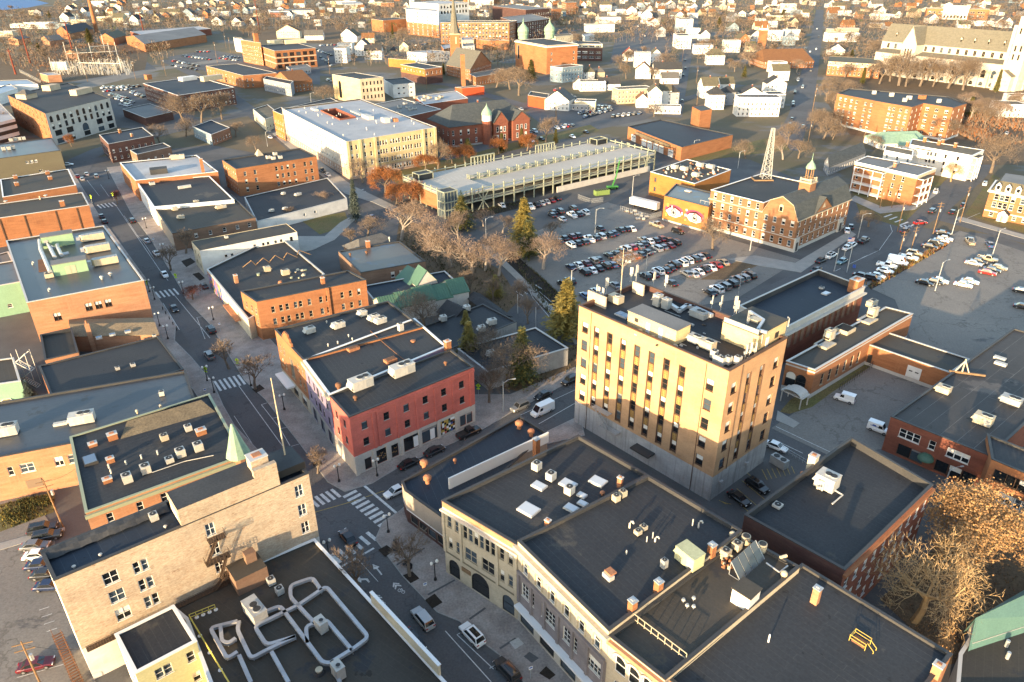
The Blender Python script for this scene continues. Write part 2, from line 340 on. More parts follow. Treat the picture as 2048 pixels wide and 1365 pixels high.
def put_window(root,a,d,s,z,w,h,style,wallm,frame,near,pblind=.25):
 fm,panes,both=window_mesh(w,h,style,wallm,frame)
 r=rnd.random();k=1 if r<pblind else(2 if r<pblind+.15 else(3 if r<pblind+.3 else 0))
 p=a+d*s;loc=Vector((p.x,p.y,z))-root.location;rz=math.atan2(d.y,d.x)
 if near:
  o=link('window',fm,root,loc,rz);link('pane',panes[k],o)
 else:o=link('window',both[k],root,loc,rz)
 return o
def wall_face(mb,a,b,z0,z1,ops,m,bands=(),depth=.3):
 """wall from a to b with recessed rectangular openings ops = (s0,s1,z0,z1); bands = (zlo,zhi,material)"""
 a=Vector((a.x,a.y));b=Vector((b.x,b.y));L=(b-a).length;d=(b-a)/L;n=Vector((-d.y,d.x))
 S=sorted({0.0,round(L,3)}|{round(min(max(x,0),L),3) for o in ops for x in o[:2]})
 Zs=sorted({z0,z1}|{round(min(max(x,z0),z1),3) for o in ops for x in o[2:4]}|{x for t in bands for x in t[:2] if z0<x<z1})
 def pt(s,z,y=0.0):q=a+d*s+n*y;return(q.x,q.y,z)
 for i in range(len(Zs)-1):
  zc=(Zs[i]+Zs[i+1])/2;mm=m
  for t in bands:
   if t[0]<=zc<=t[1]:mm=t[2]
  s0=None
  for j in range(len(S)):
   open_=j==len(S)-1 or any(o[0]<(S[j]+S[j+1])/2<o[1] and o[2]<zc<o[3] for o in ops)
   if not open_ and s0 is None:s0=S[j]
   if open_ and s0 is not None:
    mb.poly([pt(s0,Zs[i]),pt(S[j],Zs[i]),pt(S[j],Zs[i+1]),pt(s0,Zs[i+1])],mm);s0=None
 for o in ops:
  s0,s1,za,zb=o[:4]
  for P in([pt(s0,za),pt(s1,za),pt(s1,za,depth),pt(s0,za,depth)],[pt(s0,zb,depth),pt(s1,zb,depth),pt(s1,zb),pt(s0,zb)],
    [pt(s0,za),pt(s0,za,depth),pt(s0,zb,depth),pt(s0,zb)],[pt(s1,za,depth),pt(s1,za),pt(s1,zb),pt(s1,zb,depth)]):mb.poly(P,m)
def offset_poly(P,d):
 """inward offset of a CCW polygon"""
 n=len(P);out=[]
 for i in range(n):
  p0,p1,p2=P[i-1],P[i],P[(i+1)%n]
  e1=(p1-p0).normalized();e2=(p2-p1).normalized();n1=Vector((-e1.y,e1.x));n2=Vector((-e2.y,e2.x))
  k=(n1+n2)/max(.25,1+n1.dot(n2));out.append(p1+k*d)
 return out
FOOT=[]
def area2(P):return sum(P[i].x*P[(i+1)%len(P)].y-P[(i+1)%len(P)].x*P[i].y for i in range(len(P)))
def rect3(k,A,B,C,H):
 a,b,c=(G(kk,x,y,H).to_2d() for kk,x,y in((q if len(q)==3 else(k,*q)) for q in(A,B,C)))
 return[a,b,c,a+c-b]
def square_up(P):
 """make a parallelogram rectangular about its second corner, keeping edge 0"""
 a,b,c,d=P;u=(a-b);v=(c-b);un=u.normalized();w=v-un*v.dot(un)
 return[a,b,b+w,a+w]
def auto_rows(H,first=1.0,fl=3.5,h=1.7):
 n=max(1,int((H-.6)/fl));return[first+.3+i*fl for i in range(n) if first+.3+i*fl+h<H-.3]
def building(name,label,P,H,wall='brick_orange',roof='roof_dark',par=.5,z0=0.0,wins=(),bands=(),cope='coping',frame='trim_white',near=False,cat='building',group=None,pblind=.25,cornice=None,chim=(),vents=0,foot=True,walls=None):
 """flat-roofed block on footprint P (CCW); roof surface at H-par; wins = (edge, count, w, h, sills, margin0, margin1, style)"""
 P=[Vector((p.x,p.y)) for p in P]
 if foot:FOOT.append((P,H))
 if area2(P)<0:print('WARNING clockwise',name,label)
 c=sum(P,Vector((0,0)))/len(P);root=thing(name,label,cat,(c.x,c.y,z0),0,group)
 n=len(P);mb=MB()
 for i in range(n):
  a,b=P[i],P[(i+1)%n];L=(b-a).length;d=(b-a)/L;ops=[]
  wm=(walls or{}).get(i,wall)
  for wspec in(wins if wins!='auto' else[(0,'a'),(1,'a')]):
   if wspec[0]!=i:continue
   if wspec[1]=='a':
    ww,hh=(1.1,1.7);cnt=max(1,int((L-1.5)/3.0));spec=(i,cnt,ww,hh,auto_rows(H-par),1.2,1.2,'dh')
   else:spec=wspec
   _,cnt,ww,hh,sills,m0,m1,style=spec[:8]
   xs=cnt if isinstance(cnt,(list,tuple)) else[m0+ww/2+(L-m0-m1-ww)*(k/(cnt-1) if cnt>1 else.5) for k in range(cnt)]
   xs=[x if x>1 or not isinstance(cnt,(list,tuple)) else x*L for x in xs]
   fr=spec[8] if len(spec)>8 else frame
   for z in sills:
    for x in xs:
     if x-ww/2<.1 or x+ww/2>L-.1:continue
     ops.append((x-ww/2,x+ww/2,z+z0,z+z0+hh));put_window(root,a,d,x,z+z0,ww,hh,style,wm,fr,near,pblind)
  wall_face(mb,a,b,z0,z0+H,ops,wm,[(z0+t[0],z0+t[1],t[2]) for t in bands])
 q=offset_poly(P,.35 if par>.15 else.02);zr=z0+H-par
 if par>.15:
  for i in range(n):
   a,b=q[i],q[(i+1)%n];mb.poly([(b.x,b.y,zr-.05),(a.x,a.y,zr-.05),(a.x,a.y,z0+H),(b.x,b.y,z0+H)],'roof_dark')
 mb.build('wall',root)
 e=(P[1]-P[0]).normalized();nn=Vector((-e.y,e.x))
 rb=MB();rb.poly([(p.x,p.y,zr) for p in q],roof,[((p-P[0]).dot(e),(p-P[0]).dot(nn)) for p in q]);rb.build('roof',root)
 if par>.15:
  o2=offset_poly(P,-.08);i2=offset_poly(P,.40);cb=MB();z1=z0+H
  for i in range(n):
   j=(i+1)%n;a,b,cc,dd=o2[i],o2[j],i2[j],i2[i]
   cb.poly([(a.x,a.y,z1+.10),(b.x,b.y,z1+.10),(cc.x,cc.y,z1+.10),(dd.x,dd.y,z1+.10)],cope)
   cb.poly([(a.x,a.y,z1-.06),(b.x,b.y,z1-.06),(b.x,b.y,z1+.10),(a.x,a.y,z1+.10)],cope)
   cb.poly([(cc.x,cc.y,z1-.06),(dd.x,dd.y,z1-.06),(dd.x,dd.y,z1+.10),(cc.x,cc.y,z1+.10)],cope)
   cb.poly([(b.x,b.y,z1-.06),(a.x,a.y,z1-.06),(dd.x,dd.y,z1-.06),(cc.x,cc.y,z1-.06)],cope)
  cb.build('coping',root)
 if cornice:
  edges,zc,hc,pr,mm=cornice
  for i in edges:
   a,b=P[i],P[(i+1)%n];d=(b-a).normalized();k=MB();mid=(a+b)/2+Vector((d.y,-d.x))*(pr/2-.02)
   k.obox(mid,d,(b-a).length+pr*1.0,pr,z0+zc,z0+zc+hc,mm);k.build('cornice',root)
 for(x,y,sx,sy,hh) in chim: # brick chimneys at world x,y
  k=MB();k.obox((x,y),e,sx,sy,zr-.1,zr+hh,'brick_orange' if wall!='brick_orange' else 'brick_red');k.obox((x,y),e,sx+.2,sy+.2,zr+hh,zr+hh+.15,'coping')
  k.obox((x,y),e,sx*.5,sy*.5,zr+hh+.15,zr+hh+.25,'fan_black');k.build('chimney',root)
 for _ in range(vents):
  u,w=.1+.8*rnd.random(),.1+.8*rnd.random();p=P[0]+(P[1]-P[0])*u+(P[-1]-P[0])*w
  k=MB();hh=.5+rnd.random()*.7;r=.07+.07*rnd.random();k.frus((p.x,p.y),r,r,zr,zr+hh,'galv',7);k.build('vent_pipe',root)
 return root
def roof_shape(mb,P,ze,zr,axis=0,over=.4,m='shingle_grey',hip=0.0,gable=None,thick=.18):
 """pitched roof over quad P. axis 0: ridge parallel to edge 0-1. hip: how far the ridge ends are pulled in (m)"""
 P=[Vector((p.x,p.y)) for p in P]
 if axis==1:P=P[1:]+P[:1]
 a,b,c,d=P;e=(b-a).normalized();r0=(a+d)/2;r1=(b+c)/2
 run=(d-a).length/2;sl=(zr-ze)/run
 if gable and hip==0:
  mb.poly([(d.x,d.y,ze),(a.x,a.y,ze),(r0.x,r0.y,zr)],gable);mb.poly([(b.x,b.y,ze),(c.x,c.y,ze),(r1.x,r1.y,zr)],gable)
 nv=(a-d).normalized();ex=e*over if hip==0 else e*over
 R0=r0+e*hip-(e*over if hip==0 else 0*e);R1=r1-e*hip+(e*over if hip==0 else 0*e)
 A=a-ex+nv*over;B=b+ex+nv*over;C=c+ex-nv*over;D=d-ex-nv*over;zo=ze-over*sl
 def sl4(Q):
  mb.poly(Q,m);mb.poly([(q[0],q[1],q[2]-thick) for q in reversed(Q)],m)
  for i in range(len(Q)):
   p,q=Q[i],Q[(i+1)%len(Q)];mb.poly([(p[0],p[1],p[2]-thick),(q[0],q[1],q[2]-thick),q,p],m)
 z1=zr+.05
 sl4([(A.x,A.y,zo),(B.x,B.y,zo),(R1.x,R1.y,z1),(R0.x,R0.y,z1)]);sl4([(C.x,C.y,zo),(D.x,D.y,zo),(R0.x,R0.y,z1),(R1.x,R1.y,z1)])
 if hip>0:sl4([(D.x,D.y,zo),(A.x,A.y,zo),(R0.x,R0.y,z1)]);sl4([(B.x,B.y,zo),(C.x,C.y,zo),(R1.x,R1.y,z1)])
def pitched(name,label,P,H,ridge,axis=0,wall='paint_white',roof='shingle_grey',hip=0.0,over=.4,z0=0.0,wins='auto',frame='trim_white',near=False,cat='house',group=None,chim=True,bands=(),foot=True,attic=True,chm='brick_red'):
 P=[Vector((p.x,p.y)) for p in P]
 if foot:FOOT.append((P,H))
 c=sum(P,Vector((0,0)))/4;root=thing(name,label,cat,(c.x,c.y,z0),0,group);mb=MB()
 for i in range(4):
  a,b=P[i],P[(i+1)%4];L=(b-a).length;d=(b-a)/L;ops=[]
  sp=[]
  if wins=='auto':
   if i<2:sp=[(i,max(1,int((L-.8)/2.6)),.95,1.5,auto_rows(H+.4,.6,2.9,1.5),.8,.8,'dh')]
  else:sp=[w for w in wins if w[0]==i]
  for spec in sp:
   _,cnt,ww,hh,sills,m0,m1,style=spec[:8]
   xs=[m0+ww/2+(L-m0-m1-ww)*(k/(cnt-1) if cnt>1 else.5) for k in range(cnt)]
   for z in sills:
    for x in xs:
     if x-ww/2<.1 or x+ww/2>L-.1:continue
     ops.append((x-ww/2,x+ww/2,z+z0,z+z0+hh));put_window(root,a,d,x,z+z0,ww,hh,style,wall,spec[8] if len(spec)>8 else frame,near,.3)
  wall_face(mb,a,b,z0,z0+H,ops,wall,[(z0+t[0],z0+t[1],t[2]) for t in bands])
  if attic and hip==0 and i==(1 if axis==0 else 0) and ridge-H>2.2 and wins=='auto':
   put_window(root,a,d+Vector((0,0)),L/2,z0+H+.4,.8,1.0,'dh',wall,frame,near).location+=Vector((d.y,-d.x,0))*.15
 rb=MB();roof_shape(rb,P,z0+H,z0+ridge,axis,over,roof,hip);
 gb=MB();
 if hip==0:roof_shape(MB(),P,z0+H,z0+ridge,axis,over,roof)
 Q=P[1:]+P[:1] if axis==1 else P
 if hip==0:
  for(p,q) in((Q[3],Q[0]),(Q[1],Q[2])):
   mm=(p+q)/2;mb.poly([(p.x,p.y,z0+H),(q.x,q.y,z0+H),(mm.x,mm.y,z0+ridge)],wall)
 mb.build('wall',root);ro=rb.build('roof',root)
 if chim:
  r0=(Q[0]+Q[3])/2;r1=(Q[1]+Q[2])/2;p=lerp(r0,r1,.3+.4*rnd.random());k=MB()
  k.obox(p,r1-r0,.7,.7,z0+ridge-.8,z0+ridge+1.1,chm);k.obox(p,r1-r0,.85,.85,z0+ridge+1.1,z0+ridge+1.25,'coping');k.build('chimney',ro)
 return root
flat('mural_pink',(.52,.045,.10),.6)
# ground, streets, pavements, markings
def sheet(name,P,z,m,kind='structure'):
 P=[Vector((p.x,p.y)) for p in P]
 if area2(P)<0:P.reverse()
 mb=MB();mb.poly([(p.x,p.y,z) for p in P],m);o=link(name,mb.mesh(name));o['kind']=kind;return o
def slab(name,P,m,z=.14,kerbm='kerb'):
 P=[Vector((p.x,p.y)) for p in P]
 if area2(P)<0:P.reverse()
 mb=MB();n=len(P)
 for i in range(n):
  a,b=P[i],P[(i+1)%n];mb.poly([(a.x,a.y,-.05),(b.x,b.y,-.05),(b.x,b.y,z),(a.x,a.y,z)],kerbm)
 q=offset_poly(P,.18)
 for i in range(n):
  j=(i+1)%n;mb.poly([(P[i].x,P[i].y,z),(P[j].x,P[j].y,z),(q[j].x,q[j].y,z),(q[i].x,q[i].y,z)],kerbm)
 mb.poly([(p.x,p.y,z) for p in q],m);o=link(name,mb.mesh(name));o['kind']='structure';return o
gm=MB();gm.poly([(-4200,-400,0),(4200,-400,0),(4200,5200,0),(-4200,5200,0)],'ground');struct(link('ground',gm.mesh('ground')))
sheet('river',pts('_',[(-120,24),(0,21),(55,16),(98,7),(70,0),(0,-4),(-120,-6)]),.085,'river')
# town-centre asphalt
sheet('downtown_ground',pts('_',[(-200,1420),(2250,1420),(2250,560),(1990,470),(1830,455),(1500,320),(1330,300),(1200,270),(980,300),(760,330),(640,330),(420,290),(150,320),(-60,480)]),.012,'asphalt_dark')
_sz=[.020];ROADS=[]
def street(L,w=None,k='_',m='asphalt'):
 _sz[0]+=.0035
 if w is None:return sheet('road',pts(k,L), _sz[0],m)
 P=[p.to_2d() for p in pts(k,L)];l,r=[],[];ROADS.append((P,w))
 for i,p in enumerate(P):
  t=(P[min(i+1,len(P)-1)]-P[max(i-1,0)]).normalized();n=Vector((-t.y,t.x));l.append(p+n*w/2);r.append(p-n*w/2)
 return sheet('road',l+r[::-1], _sz[0],m)
street([(140,335),(195,425),(291,556),(361,660),(427,766),(520,905),(640,1060),(740,1200),(820,1365),(900,1460),(1200,1460),(1046,1365),(874,1226),(750,1080),(700,985),(600,890),(489,765),(367,585),(262,427),(215,335)])
ash=[(560,1075),(690,1020),(880,915),(1150,795),(1330,705),(1480,632),(1640,550),(1700,515),(1790,460),(1850,425)]
street(ash,12.5)
park=[(330,120),(420,165),(505,225),(600,302),(715,385),(860,470),(960,530),(1055,620),(1150,712),(1330,775),(1560,864),(1660,906),(1900,990),(2100,1060)]
street(park,11)
street([(715,385),(640,420),(560,470)],8);street([(730,390),(830,335),(1000,285),(1190,240),(1360,195)],11)
street([(1850,425),(1930,360),(1990,300),(2048,245)],13);street([(1690,400),(1780,425),(1850,425),(2100,492)],11)
street([(1570,300),(1600,230),(1618,150),(1632,80),(1640,20)],14);street([(1345,235),(1365,140),(1385,70),(1395,10)],12)
street([(1110,255),(1230,235),(1345,205),(1480,170)],10);street([(150,345),(165,318),(205,300),(330,265),(505,225)],13)
street([(-60,205),(150,178),(300,140),(470,118)],22,m='asphalt_lot');street([(300,140),(255,105),(215,75)],12);street([(470,118),(560,85),(700,60),(880,75),(1100,70),(1330,30)],10)
street([(470,118),(640,150),(900,170),(1130,235)],11)
street([(1560,120),(1850,110)],8);street([(1440,20),(1640,15),(1950,35)],10)
# car parks
sheet('car_park',pts('_',[(1004,492),(1105,450),(1215,405),(1330,440),(1530,500),(1600,520),(1470,600),(1400,612),(1255,700),(1160,690),(1085,600)]),.052,'asphalt_lot')
sheet('car_park',pts('_',[(1725,570),(1850,500),(1920,462),(2060,508),(2120,720),(1960,745),(1830,700),(1790,600)]),.053,'asphalt_lot')
sheet('car_park',pts('D',[(300,880),(480,760),(930,480),(1330,640),(1060,815),(1010,1010),(680,1060)]),.054,'asphalt_lot')
sheet('car_park',pts('_',[(-40,1010),(60,990),(110,1060),(110,1180),(220,1430),(-60,1430)]),.055,'asphalt_lot')
sheet('car_park',pts('_',[(330,115),(420,100),(560,125),(640,140),(640,170),(440,150),(400,140)]),.056,'asphalt')
sheet('car_park',pts('_',[(200,175),(300,175),(330,205),(400,240),(330,265),(235,255)]),.057,'asphalt')
sheet('car_park',pts('_',[(1050,225),(1140,200),(1330,220),(1290,240),(1120,275)]),.058,'asphalt')
sheet('car_park',pts('_',[(1270,60),(1360,60),(1330,130),(1220,125),(1230,80)]),.059,'asphalt')
sheet('car_park',pts('_',[(600,100),(690,85),(690,125),(640,140)]),.060,'asphalt')
sheet('car_park',pts('_',[(1100,258),(1215,215),(1250,240),(1110,285)]),.061,'asphalt')
# lawns, beds, verges
def bed(L,m='lawn',k='_',name='lawn',z=.066):return sheet(name,pts(k,L),z+rnd.random()*.004,m)
bed([(1720,430),(1800,455),(1860,395),(1900,350),(1960,310),(1930,300),(1860,340),(1700,370)],'lawn')
bed([(1930,430),(2060,470),(2060,380),(1985,350)],'lawn');bed([(1340,330),(1440,300),(1560,270),(1580,300),(1420,320)],'lawn')
bed([(1650,200),(1720,130),(2048,170),(2048,330),(1960,290),(1900,300),(1700,270)],'dirt',name='verge');bed([(1820,200),(2048,220),(2048,330),(1930,330)],'dirt',name='verge',z=.075)
bed([(600,440),(690,425),(700,450),(640,470)],'lawn');bed([(0,1010),(110,985),(108,1025),(0,1065)],'lawn')
bed([(740,330),(900,320),(1010,290),(1180,250),(1200,262),(1010,305),(900,345),(800,372)],'lawn')
bed([(800,430),(1000,540),(1040,600),(1000,640),(900,590),(790,500)],'dirt',name='planting_bed');bed([(1020,500),(1130,600),(1180,650),(1150,680),(1060,590),(1010,530)],'mulch',name='planting_bed')
bed([(355,775),(415,790),(560,745),(690,650),(950,475),(900,455),(570,660),(430,690)],'lawn','D',z=.072);bed([(940,760),(1060,790),(1160,735),(1160,690),(1040,700)],'dirt',name='planting_bed')
bed([(1400,560),(1480,520),(1520,530),(1450,560)],'dirt',name='planting_bed',z=.07);bed([(1470,662),(1560,595),(1570,600),(1482,668)],'mulch',name='planting_bed',z=.07)
bed([(1735,572),(1890,485),(1895,492),(1742,580)],'mulch',name='planting_bed',z=.07);bed([(1760,1200),(1960,1010),(2060,1040),(2060,1290),(1900,1330)],'dirt',name='planting_bed',z=.064)
bed([(0,120),(130,85),(300,95),(290,140),(100,170),(0,180)],'dirt',name='verge',z=.062);bed([(930,425),(1050,400),(1060,412),(945,440)],'mulch',name='planting_bed',z=.07)
bed([(0,35),(420,30),(900,30),(900,8),(0,14)],'dirt',name='verge',z=.07);bed([(440,65),(700,45),(690,90),(520,80)],'dirt',name='verge',z=.074)
# pavements with kerbs
slab('pavement',pts('_',[(195,425),(291,556),(352,650),(350,682),(383,715),(427,766),(447,812),(470,852),(530,915),(620,1040),(560,1040),(480,960),(420,830),(330,700),(260,600),(160,430),(120,345),(142,338)]),'brick_paver')
slab('pavement',pts('_',[(214,336),(262,427),(300,478),(360,575),(372,600),(420,650),(489,762),(530,800),(600,890),(655,965),(690,985),(745,968),(800,935),(962,862),(1030,822),(1165,752),(1150,735),(1020,790),(940,790),(720,900),(650,800),(560,700),(430,560),(330,430),(260,330)]),'brick_paver',.141)
slab('pavement',pts('_',[(750,1080),(765,1045),(800,1022),(818,1006),(850,985),(1085,868),(1160,832),(1170,872),(1090,890),(870,1000),(900,1060),(1030,1200),(1300,1450),(1120,1450),(1046,1365),(1008,1319),(970,1290),(919,1244),(874,1226),(804,1153)]),'brick_paver',.142)
slab('pavement',pts('_',[(640,350),(690,388),(745,405),(800,430),(810,422),(760,398),(705,372),(560,262),(545,268)]),'sidewalk',.143)
slab('pavement',pts('_',[(960,490),(1050,575),(1130,660),(1150,690),(1165,682),(1130,640),(1050,560),(975,488)]),'sidewalk',.144)
slab('pavement',pts('D',[(340,770),(480,850),(440,880),(330,830)]),'sidewalk',.145);slab('pavement',pts('_',[(1480,655),(1580,605),(1660,562),(1735,572),(1725,585),(1640,560),(1490,662)]),'sidewalk',.146)
slab('pavement',pts('_',[(1455,519),(1510,512),(1590,527),(1700,462),(1712,470),(1602,546),(1510,531)]),'sidewalk',.147)
slab('pavement',pts('_',[(1700,400),(1760,428),(1830,420),(1880,385),(1870,378),(1820,408),(1765,415),(1710,392)]),'sidewalk',.148);slab('pavement',pts('_',[(1912,440),(2060,482),(2060,474),(1920,434)]),'sidewalk',.149)
slab('pavement',pts('E',[(-20,380),(160,330),(380,280),(380,300),(180,360),(-20,420)]),'sidewalk',.15)
slab('pavement',pts('I',[(1740,420),(1900,420),(1990,340),(2080,290),(2080,320),(2000,400),(1960,440),(1830,500),(1740,520)]),'sidewalk',.151)
# plaza paving bands, tree pits
def flatobj(name,P,z,m):return sheet(name,P,z,m)
for L in([(605,625),(780,520),(785,528),(610,634)],[(800,812),(970,720),(975,728),(806,822)],[(1060,965),(1160,895),(1168,905),(1068,975)],[(1250,1150),(1350,1085),(1358,1095),(1258,1160)]):
 sheet('paving_band',pts('F',L,.1),.150,'asphalt_dark')
for L,k in(([(490,535),(545,505),(590,540),(535,580)],'F'),([(645,695),(705,670),(750,715),(695,745)],'F'),([(785,850),(845,810),(895,865),(830,905)],'F'),([(1475,350),(1520,320),(1550,345),(1500,370)],'B'),([(1060,565),(1115,545),(1145,570),(1090,600)],'I'),([(1125,640),(1165,630),(1200,665),(1170,680)],'I')):
 sheet('tree_pit',pts(k,L,.1),.1535,'mulch')
sheet('utility_cover',pts('F',[(1315,1115),(1370,1085),(1405,1125),(1350,1160)],.1),.1525,'concrete_light');sheet('utility_cover',pts('F',[(1405,1205),(1440,1175),(1500,1215),(1455,1245)],.1),.1527,'asphalt_dark');sheet('utility_cover',pts('F',[(1500,1310),(1545,1265),(1605,1320),(1565,1350)],.1),.1528,'mulch')
MZ=[.0680]
def mark(P,m='marking',name='road_marking'):
 MZ[0]+=.00002;return sheet(name,P,.078,m)
def line(L,w=.14,k='_',m='marking',dash=None):
 P=[p.to_2d() for p in pts(k,L)]
 for a,b in zip(P,P[1:]):
  d=(b-a);Ln=d.length;d=d/Ln;n=Vector((-d.y,d.x))*w/2
  segs=[(0,Ln)] if not dash else[(i*dash,i*dash+dash*.4) for i in range(int(Ln/dash))]
  for s0,s1 in segs:mark([a+d*s0+n,a+d*s0-n,a+d*s1-n,a+d*s1+n],m)
def crosswalk(k,c0,c1,n,d0,d1,w=.55,ext=1.0):
 a,b=G(k,*c0).to_2d(),G(k,*c1).to_2d();v=G(k,*d1).to_2d()-G(k,*d0).to_2d();L=v.length*ext;v.normalize();nn=Vector((-v.y,v.x))*w/2
 for i in range(n):
  c=lerp(a,b,i/(n-1));mark([c-v*L/2+nn,c-v*L/2-nn,c+v*L/2-nn,c+v*L/2+nn])
crosswalk('B',(1274,330),(1414,293),6,(1255,303),(1293,360));crosswalk('W',(1540,930),(1717,897),5,(1515,900),(1565,960));crosswalk('W',(970,68),(1115,45),5,(950,50),(990,85))
crosswalk('F',(315,185),(535,365),9,(305,238),(388,195),.75);crosswalk('F',(90,240),(225,180),5,(115,190),(170,240),.6);crosswalk('F',(225,590),(450,450),6,(395,445),(455,495),.65)
crosswalk('T',(630,925),(735,905),6,(610,910),(650,940),.6);crosswalk('T',(850,945),(900,1000),4,(840,960),(910,940),.6);crosswalk('P',(800,55),(1000,150),5,(760,70),(830,45),.7);crosswalk('P',(1000,150),(920,150),3,(990,140),(1010,160),.7)
line([(400,130),(605,305)],.5,'F');line([(245,650),(465,525)],.4,'F')
line([(1120,40),(1560,690),(1640,790)],.14,'W');line([(1700,930),(2048,1350)],.14,'W');line([(478,773),(560,886),(600,935)]);line([(1590,1010),(1750,1270)],.14,'W')
line([(1210,155),(1340,350),(1410,430),(1500,570)],.12,'W');line([(1340,355),(1400,350)],.12,'W');line([(1410,430),(1470,425)],.12,'W')
line([(1530,440),(1640,580),(1700,685),(1760,668)],.12,'B');line([(1530,440),(1590,420)],.12,'B');line([(1640,580),(1700,570)],.12,'B');line([(1590,520),(1640,512)],.12,'B');line([(1370,505),(1500,705)],.1,'B')
line([(355,585),(490,735)],.12,'F');line([(912,1045),(1200,1365)],.14,'F');line([(985,1068),(1215,1285)],.12,'F');line([(985,1068),(1010,1055)],.12,'F');line([(1190,1280),(1220,1262)],.12,'F')
line([(865,1040),(1060,1175),(1158,1260)],.12,'W');line([(2000,1360),(1920,1150),(1985,1140)],.12,'W');line([(905,1110),(985,1205)],.1,'V');line([(990,1030),(1130,1210)],.12,'V');line([(1145,1080),(1240,1215)],.12,'V')
line([(960,600),(1080,690),(1130,780),(1240,910)],.14,'J');line([(980,590),(1140,720),(1290,850)],.14,'J');line([(330,870),(670,1030)],.14,'D');line([(310,950),(500,1040)],.14,'D')
line([(1690,640),(1900,520)],.16,'A');line([(1580,590),(1905,440)],.12,'A');line([(440,500),(720,370),(840,200),(820,140)],.14,'P');line([(320,560),(560,440),(880,300)],.14,'P',dash=9);line([(1640,30),(1400,130)],.14,'P')
line([(490,215),(640,140)],.1,'F','marking_yellow');line([(75,305),(320,235),(530,165)],.16,'F','marking_yellow')
crosswalk('J',(1050,755),(1160,715),5,(1040,740),(1075,765),.5)
# arrows and cycle symbols
def shape(k,L,m='marking'):mark(pts(k,L),m)
shape('F',[(455,625),(500,643),(487,650),(518,690),(510,695),(478,655),(463,662)]);shape('F',[(380,715),(425,715),(440,738),(430,742),(415,725),(385,727),(385,742),(350,728),(375,705)])
for ox,oy in((0,0),(-120,75)):
 for t in(0,12):shape('F',[(585+ox+t,742+oy+t),(622+ox+t,745+oy+t),(625+ox+t,753+oy+t),(596+ox+t,750+oy+t),(590+ox+t,772+oy+t),(582+ox+t,770+oy+t)])
 for cx,cy in((625+ox,790+oy),(648+ox,800+oy)):
  for i in range(8):
   a0,a1=i*math.pi/4,(i+1)*math.pi/4;shape('F',[(cx+r*math.cos(t)*1.1,cy+r*math.sin(t)) for r,t in((8,a0),(11,a0),(11,a1),(8,a1))])
 shape('F',[(625+ox,788+oy),(640+ox,776+oy),(650+ox,797+oy),(646+ox,799+oy),(638+ox,782+oy),(627+ox,792+oy)])
# parking bay lines
def bays(k,a,b,n,d0,d1,m='marking',w=.1):
 A,B=G(k,*a).to_2d(),G(k,*b).to_2d();v=G(k,*d1).to_2d()-G(k,*d0).to_2d()
 for i in range(n+1):
  p=lerp(A,B,i/n);d=v.normalized();nn=Vector((-d.y,d.x))*w/2;mark([p+nn,p-nn,p+v-nn,p+v+nn],m)
bays('C',(1120,1185),(1030,1320),3,(1120,1185),(1250,1290),'marking_yellow',.12)
for i in range(7):line([(1205+i*28,1165-i*3),(1235+i*26,1225-i*6)],.12,'C','marking_yellow')
for i in range(4):line([(960+i*14,1340+i*6),(1000+i*10,1362)],.12,'C','marking_yellow')
bays('E',(290,745),(335,870),3,(290,745),(230,765));line([(100,1160),(380,1080)],.12,'E')
# rooftop plant
def dirof(k,a,b,z=0):return(G(k,*b,z)-G(k,*a,z)).to_2d().normalized()
def hvac(p,d,l,w,h,label,z,m='unit',group=None,fans=2,name='rooftop_air_handler'):
 root=thing(name,label,'air handler',(p.x,p.y,z),math.atan2(d.y,d.x),group)
 b=MB();b.box(-l/2,l/2,-w/2,w/2,.2,h,m);b.box(-l/2-.05,l/2+.05,-w/2-.05,w/2+.05,h,h+.08,m)
 b.box(l*.12,l/2-.1,-w/2-.03,-w/2,.35,h-.2,'unit_grey');b.box(-l/2-.03,-l/2,-w/2+.15,w/2-.15,.4,h-.25,'trim_dark')
 for i in range(1,4):x=-l/2+l*i/4;b.box(x-.02,x+.02,-w/2-.015,-w/2+.01,.2,h,'unit_grey')
 link('casing',b.mesh('casing'),root)
 c=MB();c.box(-l/2+.1,l/2-.1,-w/2+.1,w/2-.1,0,.2,'coping_dark');link('kerb_frame',c.mesh('kerb_frame'),root)
 for i in range(fans):
  f=MB();x=-l/2+l*(i+.5)/max(fans,1)*.55+l*.35;r=min(w*.32,l*.2);f.frus((x,0),r,r*1.05,h+.08,h+.25,'unit_grey',12);f.frus((x,0),r*.85,r*.85,h+.25,h+.26,'fan_black',12);link('fan',f.mesh('fan'),root)
 hd=MB();hd.poly([(-l/2,-w/2+.1,h*.45),(-l/2,w/2-.1,h*.45),(-l/2-.5,w/2-.1,h*.45),(-l/2-.5,-w/2+.1,h*.45)],m);hd.poly([(-l/2,-w/2+.1,h*.9),(-l/2-.5,-w/2+.1,h*.45),(-l/2-.5,w/2-.1,h*.45),(-l/2,w/2-.1,h*.9)],m)
 for s in(-w/2+.1,w/2-.1):hd.poly([(-l/2,s,h*.45),(-l/2-.5,s,h*.45),(-l/2,s,h*.9)],m)
 link('intake_hood',hd.mesh('intake_hood'),root);return root
